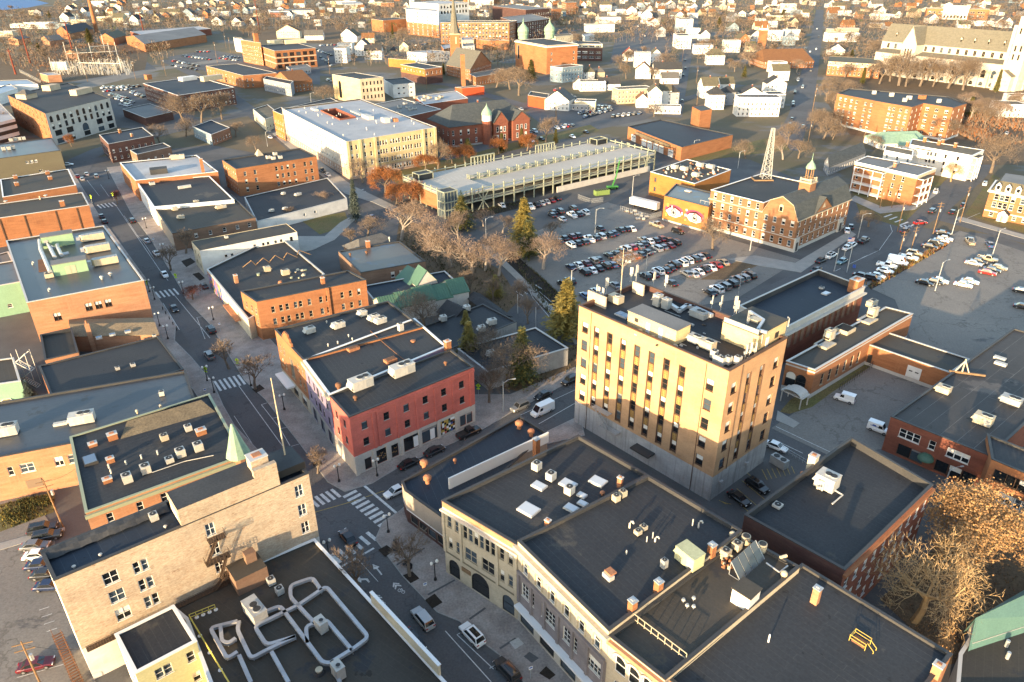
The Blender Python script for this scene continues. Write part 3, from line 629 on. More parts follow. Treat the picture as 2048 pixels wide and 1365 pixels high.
def condenser(p,d,label,z,s=.9,h=1.0,group=None,m='unit',legs=True):
 root=thing('condenser_unit',label,'condenser',(p.x,p.y,z),math.atan2(d.y,d.x),group);b=MB()
 b.box(-s/2,s/2,-s/2,s/2,.15,h,m);
 for i in range(1,6):zz=.15+(h-.3)*i/6;b.box(-s/2-.012,s/2+.012,-s/2-.012,s/2+.012,zz,zz+.03,'unit_grey')
 link('casing',b.mesh('casing'),root);f=MB();f.frus((0,0),s*.4,s*.4,h,h+.07,'fan_black',12);f.frus((0,0),s*.1,s*.1,h+.07,h+.09,'unit_grey',8);link('fan',f.mesh('fan'),root)
 l=MB();l.box(-s/2,s/2,-s/2,-s/2+.1,0,.15,'trim_dark');l.box(-s/2,s/2,s/2-.1,s/2,0,.15,'trim_dark');link('foot_rail',l.mesh('foot_rail'),root);return root
def vent_part(root,p,z,r=.35,h=.9,m='clay',kind='turbine'):
 b=MB();c=(p.x,p.y)
 if kind=='turbine':b.lathe(c,[(r*.55,z),(r*.55,z+h*.5),(r,z+h*.55),(r*1.05,z+h*.8),(r*.7,z+h),(0,z+h*1.08)],m,12)
 elif kind=='pipe':b.frus(c,r,r,z,z+h,m,8)
 elif kind=='goose':
  b.tube([(c[0],c[1],z),(c[0],c[1],z+h*.7),(c[0]+.15,c[1],z+h),(c[0]+.4,c[1],z+h),(c[0]+.55,c[1],z+h*.7)],r,m,8)
 b.build('roof_vent',root);
def skylight_part(root,p,d,l,w,z,glass='skylight'):
 b=MB();b.obox(p,d,l,w,z-.02,z+.3,'coping');b.obox(p,d,l-.3,w-.3,z+.3,z+.36,glass);b.build('skylight',root)
def chimney_part(root,p,d,sx,sy,z,h,m='brick_orange',cap='coping'):
 b=MB();b.obox(p,d,sx,sy,z-.2,z+h,m);b.obox(p,d,sx+.16,sy+.16,z+h,z+h+.16,cap);b.obox(p,d,sx*.5,sy*.5,z+h+.16,z+h+.3,'clay' if cap!='galv' else 'galv');b.build('chimney',root)
def pipe_run(root,P,r,m,name='pipe'):b=MB();b.tube(P,r,m,6);return b.build(name,root)
# the ochre office tower
H=28.2;TP=square_up(rect3('C',(165,232),(1020,605),(1375,425),H));a,b,c,d4=TP
FL=[6.6+i*4.05 for i in range(5)];tL=(b-a).length;tR=(c-b).length
tower=None
def make_tower():
 root=thing('office_tower','ochre brick office tower with window strips above a grey concrete base','building',((a.x+c.x)/2,(a.y+c.y)/2,0));FOOT.append((TP,H))
 mb=MB()
 strips={0:[tL*(.145+.0985*i) for i in range(7)],1:[tR*.37,tR*.60]};singles={0:[tL*.055,tL*.905],1:[tR*.125,tR*.86]}
 for i in range(4):
  p,q=TP[i],TP[(i+1)%4];L=(q-p).length;d=(q-p)/L;n=Vector((-d.y,d.x));ops=[]
  if i<2:
   for x in strips[i]:
    ops.append((x-.76,x+.76,FL[0]-.4,FL[4]+2.45))
    for u in(-.70,.70):j_=MB();j_.obox(p+d*(x+u)+n*.08,d,.14,.2,FL[0]-.4,FL[4]+2.45,'trim_brown');j_.build('jamb',root)
    for f in range(5):
     put_window(root,p+n*.10,d,x,FL[f],1.3,2.25,'dh','brick_tower','trim_brown',True,.5)
     if f<4:
      s=MB();c0=p+d*x+n*.2;s.obox(c0,d,1.3,.2,FL[f]+2.25,FL[f+1]-.11,'spandrel')
      for u in(-.56,.56):s.obox(p+d*(x+u)+n*.07,d,.1,.12,FL[f]+2.3,FL[f+1]-.15,'trim_brown')
      for kx in(-.24,.24):
       for kz in range(4):s.obox(p+d*(x+kx)+n*.085,d,.16,.06,FL[f]+2.45+kz*.38,FL[f]+2.6+kz*.38,'trim_brown')
      s.build('spandrel',root)
   for x in singles[i]:
    for f in range(5):
     ops.append((x-.8,x+.8,FL[f],FL[f]+2.25));put_window(root,p,d,x,FL[f],1.6,2.25,'dh','brick_tower','trim_brown',True,.5)
  wall_face(mb,p,q,0,H,ops,'brick_tower',[(0,5.6,'tower_band')])
 qi=offset_poly(TP,.4);zr=H-1.0
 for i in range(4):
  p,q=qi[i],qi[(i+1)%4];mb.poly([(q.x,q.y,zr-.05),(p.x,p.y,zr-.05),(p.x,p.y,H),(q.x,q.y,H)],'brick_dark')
 mb.build('wall',root);r=MB();r.poly([(p.x,p.y,zr) for p in qi],'roof_dark',[((p-a).dot((b-a).normalized()),(p-a).dot((c-b).normalized())) for p in qi]);r.build('roof',root)
 k=MB();o2=offset_poly(TP,-.1);i2=offset_poly(TP,.45)
 for i in range(4):
  j=(i+1)%4
  for Q in([(o2[i],H+.12),(o2[j],H+.12),(i2[j],H+.12),(i2[i],H+.12)],[(o2[i],H-.05),(o2[j],H-.05),(o2[j],H+.12),(o2[i],H+.12)],[(i2[j],H-.05),(i2[i],H-.05),(i2[i],H+.12),(i2[j],H+.12)]):k.poly([(p.x,p.y,z) for p,z in Q],'trim_brown')
 k.build('coping',root)
 d=(b-a).normalized();n=Vector((d.y,-d.x))
 for x in(tL*.10,tL*.875): # down pipes
  t=MB();p=a+d*x+n*.1;t.tube([(p.x,p.y,0),(p.x,p.y,H-.3)],.06,'trim_brown',6);t.build('downpipe',root)
 t=MB();p=b+(c-b).normalized()*tR*.22+Vector(((c-b).y,-(c-b).x)).normalized()*.1;t.tube([(p.x,p.y,5.6),(p.x,p.y,H-.3)],.06,'trim_brown',6);t.build('downpipe',root)
 cn=MB();p=a+d*tL*.56+n*1.1;cn.obox(p,d,4.6,2.2,3.4,3.75,'coping_dark');cn.build('canopy',root) # entrance canopy
 for u in(.03,.5):
  w=MB();e=(c-b).normalized();q=b+e*tR*(u+.12)+Vector((e.y,-e.x))*.25;w.obox(q,e,.9,.5,3.0,3.5,'tower_band');w.build('wall_vent',root)
 # fire escape on the long side
 fe=MB();
 for z,x0,x1 in((7.4,tL*.17,tL*.30),(4.0,tL*.24,tL*.37)):
  p0=a+d*x0+n*.75;p1=a+d*x1+n*.75;fe.obox((p0+p1)/2,d,x1-x0,1.4,z-.06,z,'galv')
  for zz in(.5,1.0):fe.beam((*(p0+n*.7),z+zz),(*(p1+n*.7),z+zz),.05,.05,'galv')
  for i in range(6):q=lerp(p0,p1,i/5)+n*.7;fe.beam((*q,z),(*q,z+1.0),.04,.04,'galv')
 q0=a+d*tL*.20+n*1.1;q1=a+d*tL*.30+n*1.1
 for s in(-.35,.35):fe.beam((*(q0+n*s),7.4),(*(q1+n*s),4.0),.08,.18,'galv')
 for i in range(11):t=i/10;q=lerp(q0,q1,t);fe.obox(q,d,.25,.7,7.35-3.4*t,7.4-3.4*t,'galv')
 fe.build('fire_escape',root);return root,zr
tower,TZ=make_tower()
def tp(x,y,z=None):return G('C',x,y,TZ if z is None else z).to_2d()
td=(b-a).normalized();te=(c-b).normalized()
def block(p,d,l,w,h,label,name,cat,z,wall,roof,parts=(),group=None):
 """small rooftop house with a thin roof slab"""
 root=thing(name,label,cat,(p.x,p.y,z),math.atan2(d.y,d.x),group)
 m=MB();m.box(-l/2,l/2,-w/2,w/2,0,h,wall);link('wall',m.mesh('wall'),root)
 r=MB();r.box(-l/2-.15,l/2+.15,-w/2-.15,w/2+.15,h,h+.15,roof);link('roof',r.mesh('roof'),root)
 for nm,x0,x1,y0,y1,z0,z1,mm in parts:q=MB();q.box(x0,x1,y0,y1,z0,z1,mm);link(nm,q.mesh(nm),root)
 return root
pc=(tp(455,330)+tp(700,470))/2+te*2.0
block(pc,td,11.5,4.2,3.0,'yellow stair penthouse with a ribbed grey roof on the ochre tower','penthouse','penthouse',TZ,'paint_yellow','roof_grey',
 [('door',-1.2,-.3,-2.16,-2.1,.1,2.2,'paint_white'),('door',1.8,2.7,-2.16,-2.1,.1,2.2,'trim_white'),('louvre',-4,-3.2,-2.15,-2.1,1.4,2.2,'trim_dark'),('access_panel',3.4,4.4,-2.15,-2.1,.4,1.8,'unit_tan')])
pc=tp(1110,440)+te*2.4
block(pc,te,9.5,7.5,3.6,'square yellow lift penthouse with dark flat roof on the ochre tower','penthouse','penthouse',TZ,'paint_yellow','roof_brown',
 [('door',-2,-1,-3.82,-3.75,.1,2.2,'trim_white'),('louvre',1,2.2,-3.81,-3.75,1,2.2,'trim_dark'),('parapet_panel',-4.8,-4.6,-3.6,3.6,3.7,4.6,'unit_grey'),('access_hatch',-1.0,.6,-1,1,3.75,4.2,'unit_tan')])
for i,(x,y,l,w,h,lb,mm) in enumerate([(825,445,2.6,1.6,1.5,'grey twin-fan air handler beside the stair penthouse of the ochre tower','unit_grey'),(895,478,2.6,1.7,1.6,'tan boxy air handler between the two penthouses of the ochre tower','unit_tan'),(845,300,3.4,1.8,1.4,'pale grey air handler joined to a duct loop on the ochre tower','unit_grey')]):hvac(tp(x,y),td,l,w,h,lb,TZ,mm)
for i,(x,y) in enumerate([(945,555),(975,570),(1010,565),(1065,565),(930,530)]):condenser(tp(x,y),td,'white condenser unit clustered at the sunlit corner of the tower roof',TZ,1.05,1.6,'corner condensers on the tower roof')
hvac(tp(375,215),td,2.8,1.8,1.6,'squat beige air handler at the near end of the tower roof',TZ,'unit_tan',fans=1)
hvac(tp(610,235),td,1.6,1.4,2.6,'tall blue-grey cooling cabinet behind the stair penthouse',TZ,'unit_grey',fans=1);hvac(tp(660,250),td,1.6,1.4,2.2,'short blue-grey cooling cabinet next to the tall one',TZ,'unit_grey',fans=1)
scr=MB();p0=tp(232,215);p1=tp(300,245);scr.obox((p0+p1)/2,td,5.0,.3,TZ,TZ+2.6,'paint_bone');solo(scr,'screen_wall','tall cream screen wall at the tower roof corner','screen wall',(*((p0+p1)/2),TZ))
p0=tp(500,165);scr=MB();scr.obox(p0,td,3.0,.4,TZ,TZ+2.4,'paint_bone');scr.obox(p0,td,1.0,.5,TZ+.6,TZ+1.8,'trim_white');solo(scr,'screen_wall','cream screen wall with a white hatch at the back of the tower roof','screen wall',(*p0,TZ))
sl=MB();p0=tp(415,290);sl.obox(p0,td,3.0,1.8,TZ,TZ+.3,'coping');sl.obox(p0-td*.7,td,1.3,1.5,TZ+.3,TZ+.36,'skylight_blue');sl.obox(p0+td*.7,td,1.3,1.5,TZ+.3,TZ+.36,'skylight_blue');sl.build('skylight',tower)
def antenna(p,z,h,label,n=2,group='panel antennas on the tower roof'):
 root=thing('panel_antenna',label,'antenna',(p.x,p.y,z),rnd.random()*3,group);m=MB();m.frus((0,0),.06,.06,0,h,'galv',6);m.box(-.35,.35,-.05,.05,0,.08,'galv');link('mast',m.mesh('mast'),root)
 for i in range(n):
  q=MB();x=(i-(n-1)/2)*.38;q.box(x-.15,x+.15,-.2,-.06,h-1.9,h-.1,'unit');link('panel',q.mesh('panel'),root)
 r=MB();r.box(-.22,.22,.06,.3,h*.35,h*.35+.6,'unit_grey');link('radio_box',r.mesh('radio_box'),root)
for x,y,h in[(262,205,3.8),(272,208,3.4),(295,220,3.6),(320,165,3.8),(460,95,3.4),(488,100,4.2),(587,125,3.6),(655,150,3.8),(918,245,2.8),(968,260,3.4),(1045,290,4.4),(1055,300,3.8),(1335,400,3.8),(1290,425,3.2),(1215,455,3.4),(1262,440,3.0),(1160,520,3.0),(1130,530,3.2),(1105,545,3.4),(1185,490,3.6)]:
 antenna(tp(x,y),TZ,h,'white panel antenna on a short mast at the tower roof edge')
p0=tp(400,185);fp=MB();fp.frus((p0.x,p0.y),.12,.04,TZ,TZ+11,'unit_tan',8);fp.frus((p0.x,p0.y),.3,.3,TZ,TZ+.5,'unit_grey',8);solo(fp,'flagpole','bare tan flagpole standing on the ochre tower roof','flagpole',(*p0,TZ))
p0=tp(1105,440);lm=thing('lattice_mast','slim lattice mast beside the lift penthouse of the ochre tower','mast',(p0.x,p0.y,TZ));m=MB()
for i in range(3):m.beam((.25*math.cos(i*2.09),.25*math.sin(i*2.09),0),(.2*math.cos(i*2.09),.2*math.sin(i*2.09),6.5),.06,.06,'galv')
link('leg',m.mesh('leg'),lm);m=MB()
for z in range(12):
 for i in range(3):m.beam((.24*math.cos(i*2.09),.24*math.sin(i*2.09),z*.53),(.23*math.cos((i+1)*2.09),.23*math.sin((i+1)*2.09),z*.53+.5),.035,.035,'galv')
link('bracing',m.mesh('bracing'),lm)
dl=[tp(680,240),tp(735,275),tp(775,248),tp(815,255),tp(920,305)];m=MB()
for p,q in zip(dl,dl[1:]):m.beam((*p,TZ+.55),(*q,TZ+.55),.8,.7,'duct')
for p in dl[1:-1]:m.frus((p.x,p.y),.5,.5,TZ+.2,TZ+.9,'duct',10)
m.build('duct',tower);m=MB()
for p,q in zip([tp(x,y,TZ+4) for x,y in((1135,265),(1215,315),(1180,370))],[tp(x,y,TZ+4) for x,y in((1215,315),(1180,370),(1235,385))]):m.beam((*p,TZ+4.0),(*q,TZ+4.0),.5,.45,'duct')
m.build('duct',tower);m=MB()
for i in range(26): # loose conduits and small boxes
 x,y=rnd.uniform(480,930),rnd.uniform(260,480);p=tp(x,y)
 m.obox(p,td,rnd.uniform(.3,.9),rnd.uniform(.2,.5),TZ,TZ+rnd.uniform(.15,.6),rnd.choice(['unit','unit_tan','unit_grey','trim_dark']))
m.build('conduit_boxes',tower);m=MB()
for i in range(8):
 p=tp(rnd.uniform(700,930),rnd.uniform(300,470));q=p+td*rnd.uniform(2,6)*rnd.choice([-1,1]);m.beam((*p,TZ+.25),(*q,TZ+.25),.09,.09,rnd.choice(['galv','trim_dark','unit']))
m.build('cable_tray',tower)
# street block in front: low beige building, cream hall, ornate block and neighbours
hg=7.2
bg_=[G('_',803,963,hg).to_2d(),G('_',810,982,hg).to_2d(),G('_',895,1043,hg).to_2d(),G('_',1095,866,hg).to_2d(),G('_',1040,832,hg).to_2d()]
low=building('corner_shop_building','long low corner building with beige upper wall and round clay roof vents',bg_,hg,'beige_panel','roof_blue',.45,near=True,cope='coping_dark',bands=((0,2.9,'brick_dark'),(2.9,3.2,'coping_white')),wins=((1,4,2.0,1.6,[.8],1,1,'store','trim_dark'),))
zr=hg-.45
for x,y,r,h in((1020,895,.75,1.7),(1040,985,.75,1.7),(1200,870,.35,1.1),(1575,665,.8,1.8),(1645,710,.7,1.6)):vent_part(low,G('A',x,y,zr),zr,r,h,'clay')
wl_=MB();p0=G('A',1165,1020,zr).to_2d();p1=G('A',1745,745,zr).to_2d();wl_.obox((p0+p1)/2,p1-p0,(p1-p0).length,.25,zr,zr+2.4,'coping_white');wl_.build('parapet_wall',low)
chimney_part(low,G('A',1675,830,zr+1).to_2d(),p1-p0,1.0,1.0,zr,5.0,'brick_orange','galv')
H1=15.3
P1=[G('_',883.6,1001.7,H1).to_2d(),G('_',1035,1091,H1).to_2d(),G('_',1296,950.6,H1).to_2d(),G('_',1157,871,H1).to_2d()]
L1=(P1[1]-P1[0]).length
def fx(f):return L1*f
hall=building('commercial_hall','cream stone hall with arched windows and big arched ground floor doors',P1,H1,'stone_cream','roof_dark',.6,near=True,cope='coping_dark',bands=((14.1,H1,'brick_peach'),(13.75,14.1,'stone_pale'),(4.7,5.1,'metal_brown')),frame='trim_tan',
 wins=((0,[fx(.09),fx(.20),fx(.80),fx(.91)],.95,2.3,[6.2,10.6],0,0,'dh'),(0,[fx(.31),fx(.385),fx(.46),fx(.535),fx(.61),fx(.685)],.95,2.9,[10.2],0,0,'arch'),(0,[fx(.38),fx(.615)],2.6,2.5,[6.1],0,0,'quad'),
  (0,[fx(.13),fx(.88)],2.4,3.6,[.3],0,0,'arch','black_iron'),(0,[fx(.5)],3.8,4.2,[.3],0,0,'arch','black_iron')),cornice=((0,),13.4,.35,.45,'stone_pale'))
e1=(P1[1]-P1[0]).normalized();n1=Vector((e1.y,-e1.x))
for f in(.015,.255,.745,.985):
 ob('pilaster',hall,P1[0]+e1*fx(f)+n1*.12,e1,.5,.3,5.1,13.4,'stone_cream')
sg=MB();sg.obox(P1[0]+e1*fx(.31)+n1*.1,e1,1.9,.14,3.1,3.9,'wood');sg.build('sign_board',hall)
z1=H1-.6
for x,y,l,w in((212,307,2.3,1.6),(155,435,3.0,2.4),(368,297,2.6,1.9),(530,283,2.6,2.0),(443,358,1.5,1.1),(447,403,1.6,1.1),(385,428,2.1,1.5)):skylight_part(hall,G('G',x,y,z1).to_2d(),e1,l,w,z1)
for x,y in((198,215),(275,270),(375,345)):condenser(G('G',x,y,z1),e1,'white boxy roof condenser among the skylights of the cream hall',z1,1.3,1.5,'condensers on the cream hall roof')
chimney_part(hall,G('G',647,310,z1).to_2d(),e1,.8,.6,z1,1.9,'clay');chimney_part(hall,G('G',258,540,z1).to_2d(),e1,.8,.6,z1,1.8,'clay');vent_part(hall,G('G',553,352,z1),z1,.4,.7,'clay')
H2=16.2
P2=[G('_',1035,1091,H2).to_2d(),G('_',1218,1262,H2).to_2d(),G('_',1484,1062,H2).to_2d(),G('_',1296,951,H2).to_2d()]
P2[0]=P1[1]+e1*.05;
f2=(P2[1]-P2[0]);L2=f2.length
xs2=[L2*(.10+.16*i) for i in range(6)]
orn=building('commercial_block','ornate block with hooded windows, purple-grey lower front and sunlit yellow cornice',P2,H2,'stone_cream','roof_dark',.6,near=True,cope='coping_dark',bands=((4.3,10.4,'stone_mauve'),(0,4.3,'stone_pale')),frame='trim_white',
 wins=((0,xs2,1.2,2.5,[11.2],0,0,'dh'),(0,[L2*.13,L2*.38,L2*.63,L2*.88],3.0,2.6,[6.4],0,0,'grid'),(0,[L2*.12,L2*.37,L2*.62,L2*.87],3.4,2.6,[.4],0,0,'store','trim_dark')),cornice=((0,),14.6,.8,.7,'stone_cream'))
e2=f2.normalized();n2=Vector((e2.y,-e2.x))
for x in xs2:
 m=MB();q=P2[0]+e2*x+n2*.2
 for s in(-1,1):m.beam((*(q+e2*s*.95),13.8),(*q,14.35),.35,.16,'stone_cream')
 m.obox(q-n2*.08,e2,2.0,.3,13.65,13.82,'stone_cream')
 for s in(-1,1):m.obox(P2[0]+e2*(x+s*.8)+n2*.08,e2,.2,.2,11.1,13.7,'stone_cream')
 m.build('window_hood',orn)
for i in range(7):ob('pilaster',orn,P2[0]+e2*(L2*(.02+.16*i))+n2*.15,e2,.45,.35,4.6,10.4,'stone_mauve')
ob('awning',orn,P2[0]+e2*L2*.5+n2*.5,e2,L2*.96,1.0,3.9,4.3,'coping_white');ob('string_course',orn,P2[0]+e2*L2*.5+n2*.2,e2,L2*.98,.4,10.4,10.8,'stone_mauve')
z2=H2-.6
for x,y in((627,385),(663,360)):condenser(G('G',x,y,z2),e2,'tan round-cornered condenser beside a clay chimney on the ornate block',z2,1.0,1.2,'paired condensers on the ornate block','unit_tan')
for x,y in((745,565),(775,540)):condenser(G('G',x,y,z2),e2,'small tan condenser beside gooseneck vents mid-roof of the ornate block',z2,.9,.8,'small condensers mid-roof','unit_tan')
for x,y,kd,r,h in((700,530,'goose',.16,1.2),(825,585,'pipe',.09,1.1),(838,605,'goose',.14,.9),(793,605,'pipe',.09,1.0),(1040,520,'pipe',.09,1.3),(1072,530,'goose',.13,1.3),(683,672,'pipe',.1,.7)):vent_part(orn,G('G',x,y,z2),z2,r,h,'unit',kd)
m=MB();q=G('G',585,800,z2);m.obox((q.x,q.y),e2,1.5,.9,z2,z2+.7,'unit');m.obox((q.x+.3,q.y+.3),e2,1.3,1.1,z2+.7,z2+.95,'clay');m.build('roof_hatch',orn)
hvac(G('G',1020,720,z2).to_2d(),e2,3.4,2.2,2.4,'olive box plant room on the ornate block roof',z2,'siding_sage',fans=0,name='rooftop_plant_box')
condenser(G('G',885,745,z2),e2,'dark narrow condenser on legs near the olive plant box',z2,.8,1.5,None,'unit_grey')
for x,y in((1140,680),(853,880),(713,985)):chimney_part(orn,G('G',x,y,z2).to_2d(),e2,.9,.9,z2,2.0,'brick_orange','galv')
H3=15.4
P3=[P2[1]+e2*.05,G('_',1330,1360,H3).to_2d(),G('_',1600,1134,H3).to_2d(),P2[2]+e2*.05]
f3=P3[1]-P3[0];L3=f3.length;e3=f3.normalized();n3=Vector((e3.y,-e3.x))
arc=building('commercial_block','cream block with round-headed windows and solar panels on its lower roof',P3,H3,'stone_cream','roof_brown',.5,near=True,cope='coping_dark',frame='trim_white',wins=((0,[L3*.25,L3*.5,L3*.75],1.7,3.2,[10.2,5.6],0,0,'arch'),),cornice=((0,),14.4,.6,.5,'brick_peach'))
for t in(.25,.5,.75):
 m=MB();q=P3[0]+e3*L3*t+n3*.12
 for i in range(8):a0,a1=math.pi*i/8,math.pi*(i+1)/8;m.beam((*(q+e3*math.cos(a0)*1.15),12.6+1.15*math.sin(a0)),(*(q+e3*math.cos(a1)*1.15),12.6+1.15*math.sin(a1)),.3,.3,'stone_pale')
 m.build('arch_hood',arc)
z3=H3-.5
rl=MB();p0=G('G',712,985,z3+1.2);p1=G('G',1010,1210,z3+1.2)
for zz in(0,-.9):rl.beam(p0+Vector((0,0,zz)),p1+Vector((0,0,zz)),.09,.09,'unit_tan')
for i in range(9):q=lerp(p0,p1,i/8);rl.beam(q+Vector((0,0,-1.2)),q,.08,.08,'unit_tan')
solo(rl,'guard_rail','long pale guard rail across the roof between two street blocks','railing',(p0.x,p0.y,z3))
sp=thing('solar_array','tilted rack of four grey solar panels on the cream block roof','solar panels',(*G('G',1345,790,z3).to_2d(),z3))
s0=G('G',1300,820,z3);s1=G('G',1430,700,z3);sv=(s1-s0);sb=Vector((-e3.x,-e3.y,0))*.6
for i in range(4):
 A=s0+sv*(i/4+.01);B=s0+sv*((i+1)/4-.01);up=Vector((-e3.x*1.8,-e3.y*1.8,2.3));m=MB()
 nrm=sv.cross(up).normalized()*.06
 Q=[A,B,B+up,A+up];m.poly(Q,'solar');m.poly([q-nrm for q in Q][::-1],'galv')
 for j in range(4):m.poly([Q[j]-nrm,Q[(j+1)%4]-nrm,Q[(j+1)%4],Q[j]],'galv')
 m.build('panel',sp)
m=MB()
for A in(s0,s1):m.beam(A,A+up,.1,.1,'galv');m.beam(A+up,A+up*Vector((1,1,0)),.08,.08,'galv') if False else m.beam(A+up,Vector(((A+up).x,(A+up).y,z3)),.08,.08,'galv');m.beam(A,Vector(((A+up).x,(A+up).y,z3)),.08,.08,'galv')
m.build('rack',sp)
for x,y,lb in((1278,645,'square tan condenser behind the solar rack'),(1217,685,'small square condenser at the foot of the solar rack')):condenser(G('G',x,y,z3),e3,lb,z3,1.2,1.3,None,'unit_tan')
for x,y in((1325,612),(1413,655)):
 q=G('G',x,y,z3);m=MB();m.frus((q.x,q.y),.65,.65,z3+.1,z3+1.4,'unit_tan',14);m.frus((q.x,q.y),.5,.5,z3+1.4,z3+1.45,'fan_black',14);m.frus((q.x,q.y),.5,.5,z3,z3+.1,'trim_dark',10);solo(m,'condenser_unit','round drum condenser beside the solar rack','condenser',(q.x,q.y,z3),'drum condensers by the solar rack')
for x,y in((1530,805),(1252,590)):q=G('G',x,y,z3);vent_part(arc,q,z3,.45,1.3,'unit_tan')
m=MB();q=[G('G',x,y,z3+.6) for x,y in((1440,720),(1510,770),(1555,735))];m.tube(q,.12,'duct');m.tube([G('G',1515,690,z3+1.8),G('G',1550,680,z3+1.9)],.22,'unit_tan',8);m.build('duct',arc)
block(G('G',1320,930,z3).to_2d(),e3,2.6,2.6,2.4,'small white roof access hut by the party wall','roof_hut','hut',z3,'paint_white','roof_brown',[('door',-1.35,-1.3,-.5,.4,.1,1.9,'trim_white')])
m=MB()
for i in range(40):q=G('G',rnd.uniform(1190,1290),rnd.uniform(690,760),z3);m.obox((q.x,q.y),e3,.3,.2,z3,z3+rnd.uniform(.2,.7),rnd.choice(['clay','unit_tan','rust']))
m.build('pipework',arc)
for x,y in((990,935),(1010,965),(1045,970),(1045,925)):q=G('G',x,y,z3);m=MB();m.frus((q.x,q.y),.05,.05,z3,z3+.5,'galv',6);m.frus((q.x,q.y),.3,.2,z3+.5,z3+.75,'unit_grey',8);m.build('roof_vent',arc)
H4=14.6
p4a=G('_',1604,1128,H4).to_2d();p4d=G('_',1904,1309,H4).to_2d();p4f=G('_',1335,1356,H4).to_2d()
P4=[p4f,p4f+(p4d-p4a),p4d,p4a]
big=building('flat_roof_block','broad dark flat roof with ribbed seams and a yellow roof hatch guard',P4,H4,'brick_orange','roof_dark',.35,near=True,cope='coping_dark')
z4=H4-.35;e4=(P4[1]-P4[0]).normalized()
chimney_part(big,G('H',567,865,z4).to_2d(),e4,.9,.8,z4,2.6,'brick_peach','galv');chimney_part(big,G('H',1325,1320,z4).to_2d(),e4,1.0,.9,z4,1.8,'brick_peach')
vent_part(big,G('H',278,1112,z4),z4,.11,1.3,'sign_white','pipe')
hg_=thing('hatch_guard','yellow tubular guard rail round a roof hatch','guard rail',(*G('H',850,1115,z4).to_2d(),z4),math.atan2(e4.y,e4.x));m=MB()
for zz in(.55,1.05):
 for A,B in(((-1.0,-.7),(1.0,-.7)),((-1.0,.7),(1.0,.7)),((-1.0,-.7),(-1.0,.7))):m.beam((*A,zz),(*B,zz),.07,.07,'rail_yellow')
for A in((-1.0,-.7),(1.0,-.7),(-1.0,.7),(1.0,.7)):m.beam((*A,0),(*A,1.1),.07,.07,'rail_yellow')
link('rail',m.mesh('rail'),hg_);m=MB();m.box(-.8,.8,-.55,.55,0,.35,'rust');link('hatch',m.mesh('hatch'),hg_);m=MB()
for y in(-.4,.4):m.beam((1.0,y,1.05),(1.9,y,.35),.07,.07,'rail_yellow');m.beam((1.9,y,.35),(1.9,y,0),.07,.07,'rail_yellow')
link('grab_rail',m.mesh('grab_rail'),hg_)
H5=13.6
P5=[G('_',1489,1030,H5).to_2d(),G('_',1690,1141,H5).to_2d(),G('_',1866,970,H5).to_2d(),G('_',1703,875,H5).to_2d()]
LL5=(P5[2]-P5[1]).length
dk=building('brick_block','dark roofed brick block with a high parapet and many white-silled windows',P5,H5,'brick_dark','roof_dark',1.3,near=True,cope='coping_dark',frame='trim_white',walls={1:'brick_red',2:'brick_orange'},bands=(),wins=((1,[LL5*(.06+.1*i) for i in range(10)],1.3,2.0,[1.6,5.2,9.0],0,0,'dh'),),cornice=((1,),12.4,.5,.5,'brick_orange'))
z5=H5-1.3;e5=(P5[1]-P5[0]).normalized()
hv=hvac(G('H',640,140,z5).to_2d(),e5,3.2,2.6,2.6,'tangled white air handler with pipes on the dark brick block',z5,'unit')
m=MB()
for i in range(6):q=G('H',585+i*14,165+rnd.uniform(-20,20),z5);m.frus((q.x,q.y),.2,.2,z5+.2,z5+2.0,'unit',8)
m.tube([G('H',680,150,z5+.3),G('H',745,190,z5+.3),G('H',680,245,z5+.3)],.14,'unit');m.build('pipework',dk)
condenser(G('H',335,265,z5),e5,'low white roof curb box near the car yard',z5,1.3,.6);chimney_part(dk,G('D',555,1130,z5).to_2d(),e5,1.3,1.3,z5,2.6,'paint_cream');vent_part(dk,G('D',495,1185,z5),z5,.4,.9,'clay')
# lower left: worn brick warehouse, duct roof, clad house
HB=19.2
bF=G('_',107.7,1161.6,HB).to_2d();bR=G('_',617,947,HB).to_2d();bL=G('_',81,1103,HB).to_2d()
bd=(bR-bF);LB=bd.length;bd.normalize();bn=Vector((bd.y,-bd.x))
PB=[bL,bF,bR,bL+(bR-bF)]
wz=[7.9,11.3,14.6]
ware=building('brick_warehouse','long weathered pale brick warehouse with fire escape and white painted lower wall',PB,HB,'brick_worn','roof_blue',.8,near=True,cope='coping_dark',bands=((0,6.2,'paint_white'),),frame='trim_white',walls={0:'paint_white'},
 wins=((1,[LB*.17],1.9,2.1,[8.0,11.4,14.8],0,0,'quad'),(1,[LB*.262,LB*.292],.85,2.0,[8.0,11.3,14.6],0,0,'dh'),(1,[LB*.555],1.3,2.2,[8.4,11.8,15.6],0,0,'quad'),(1,[LB*.945],1.3,2.2,[8.2,11.8,15.6],0,0,'quad')))
m=MB();s0=LB*.455;s1=LB*.87;dp=5.0;q0=bF+bd*s0;q1=bF+bd*s1
m.prism([q0+bn*.0,q1+bn*.0,q1-bn*dp,q0-bn*dp],HB+.02,HB+3.0,'brick_worn','roof_dark');m.build('attic_storey',ware)
m=MB();q=bF+bd*(s0-.1)-bn*1.2
for i in range(2):m.obox(q-bn*i*1.4,bn,1.0,.12,HB+.9,HB+2.3,'trim_white')
m.build('dormer_window',ware)
chimney_part(ware,bF+bd*LB*.815-bn*2.5,bd,2.6,2.2,HB+2.8,2.2,'brick_worn');m=MB();m.prism([bF+bd*LB*.77+bn*.01,bF+bd*LB*.87+bn*.01,bF+bd*LB*.87-bn*.8,bF+bd*LB*.77-bn*.8],HB+3.0,HB+4.3,'brick_worn');m.build('chimney',ware)
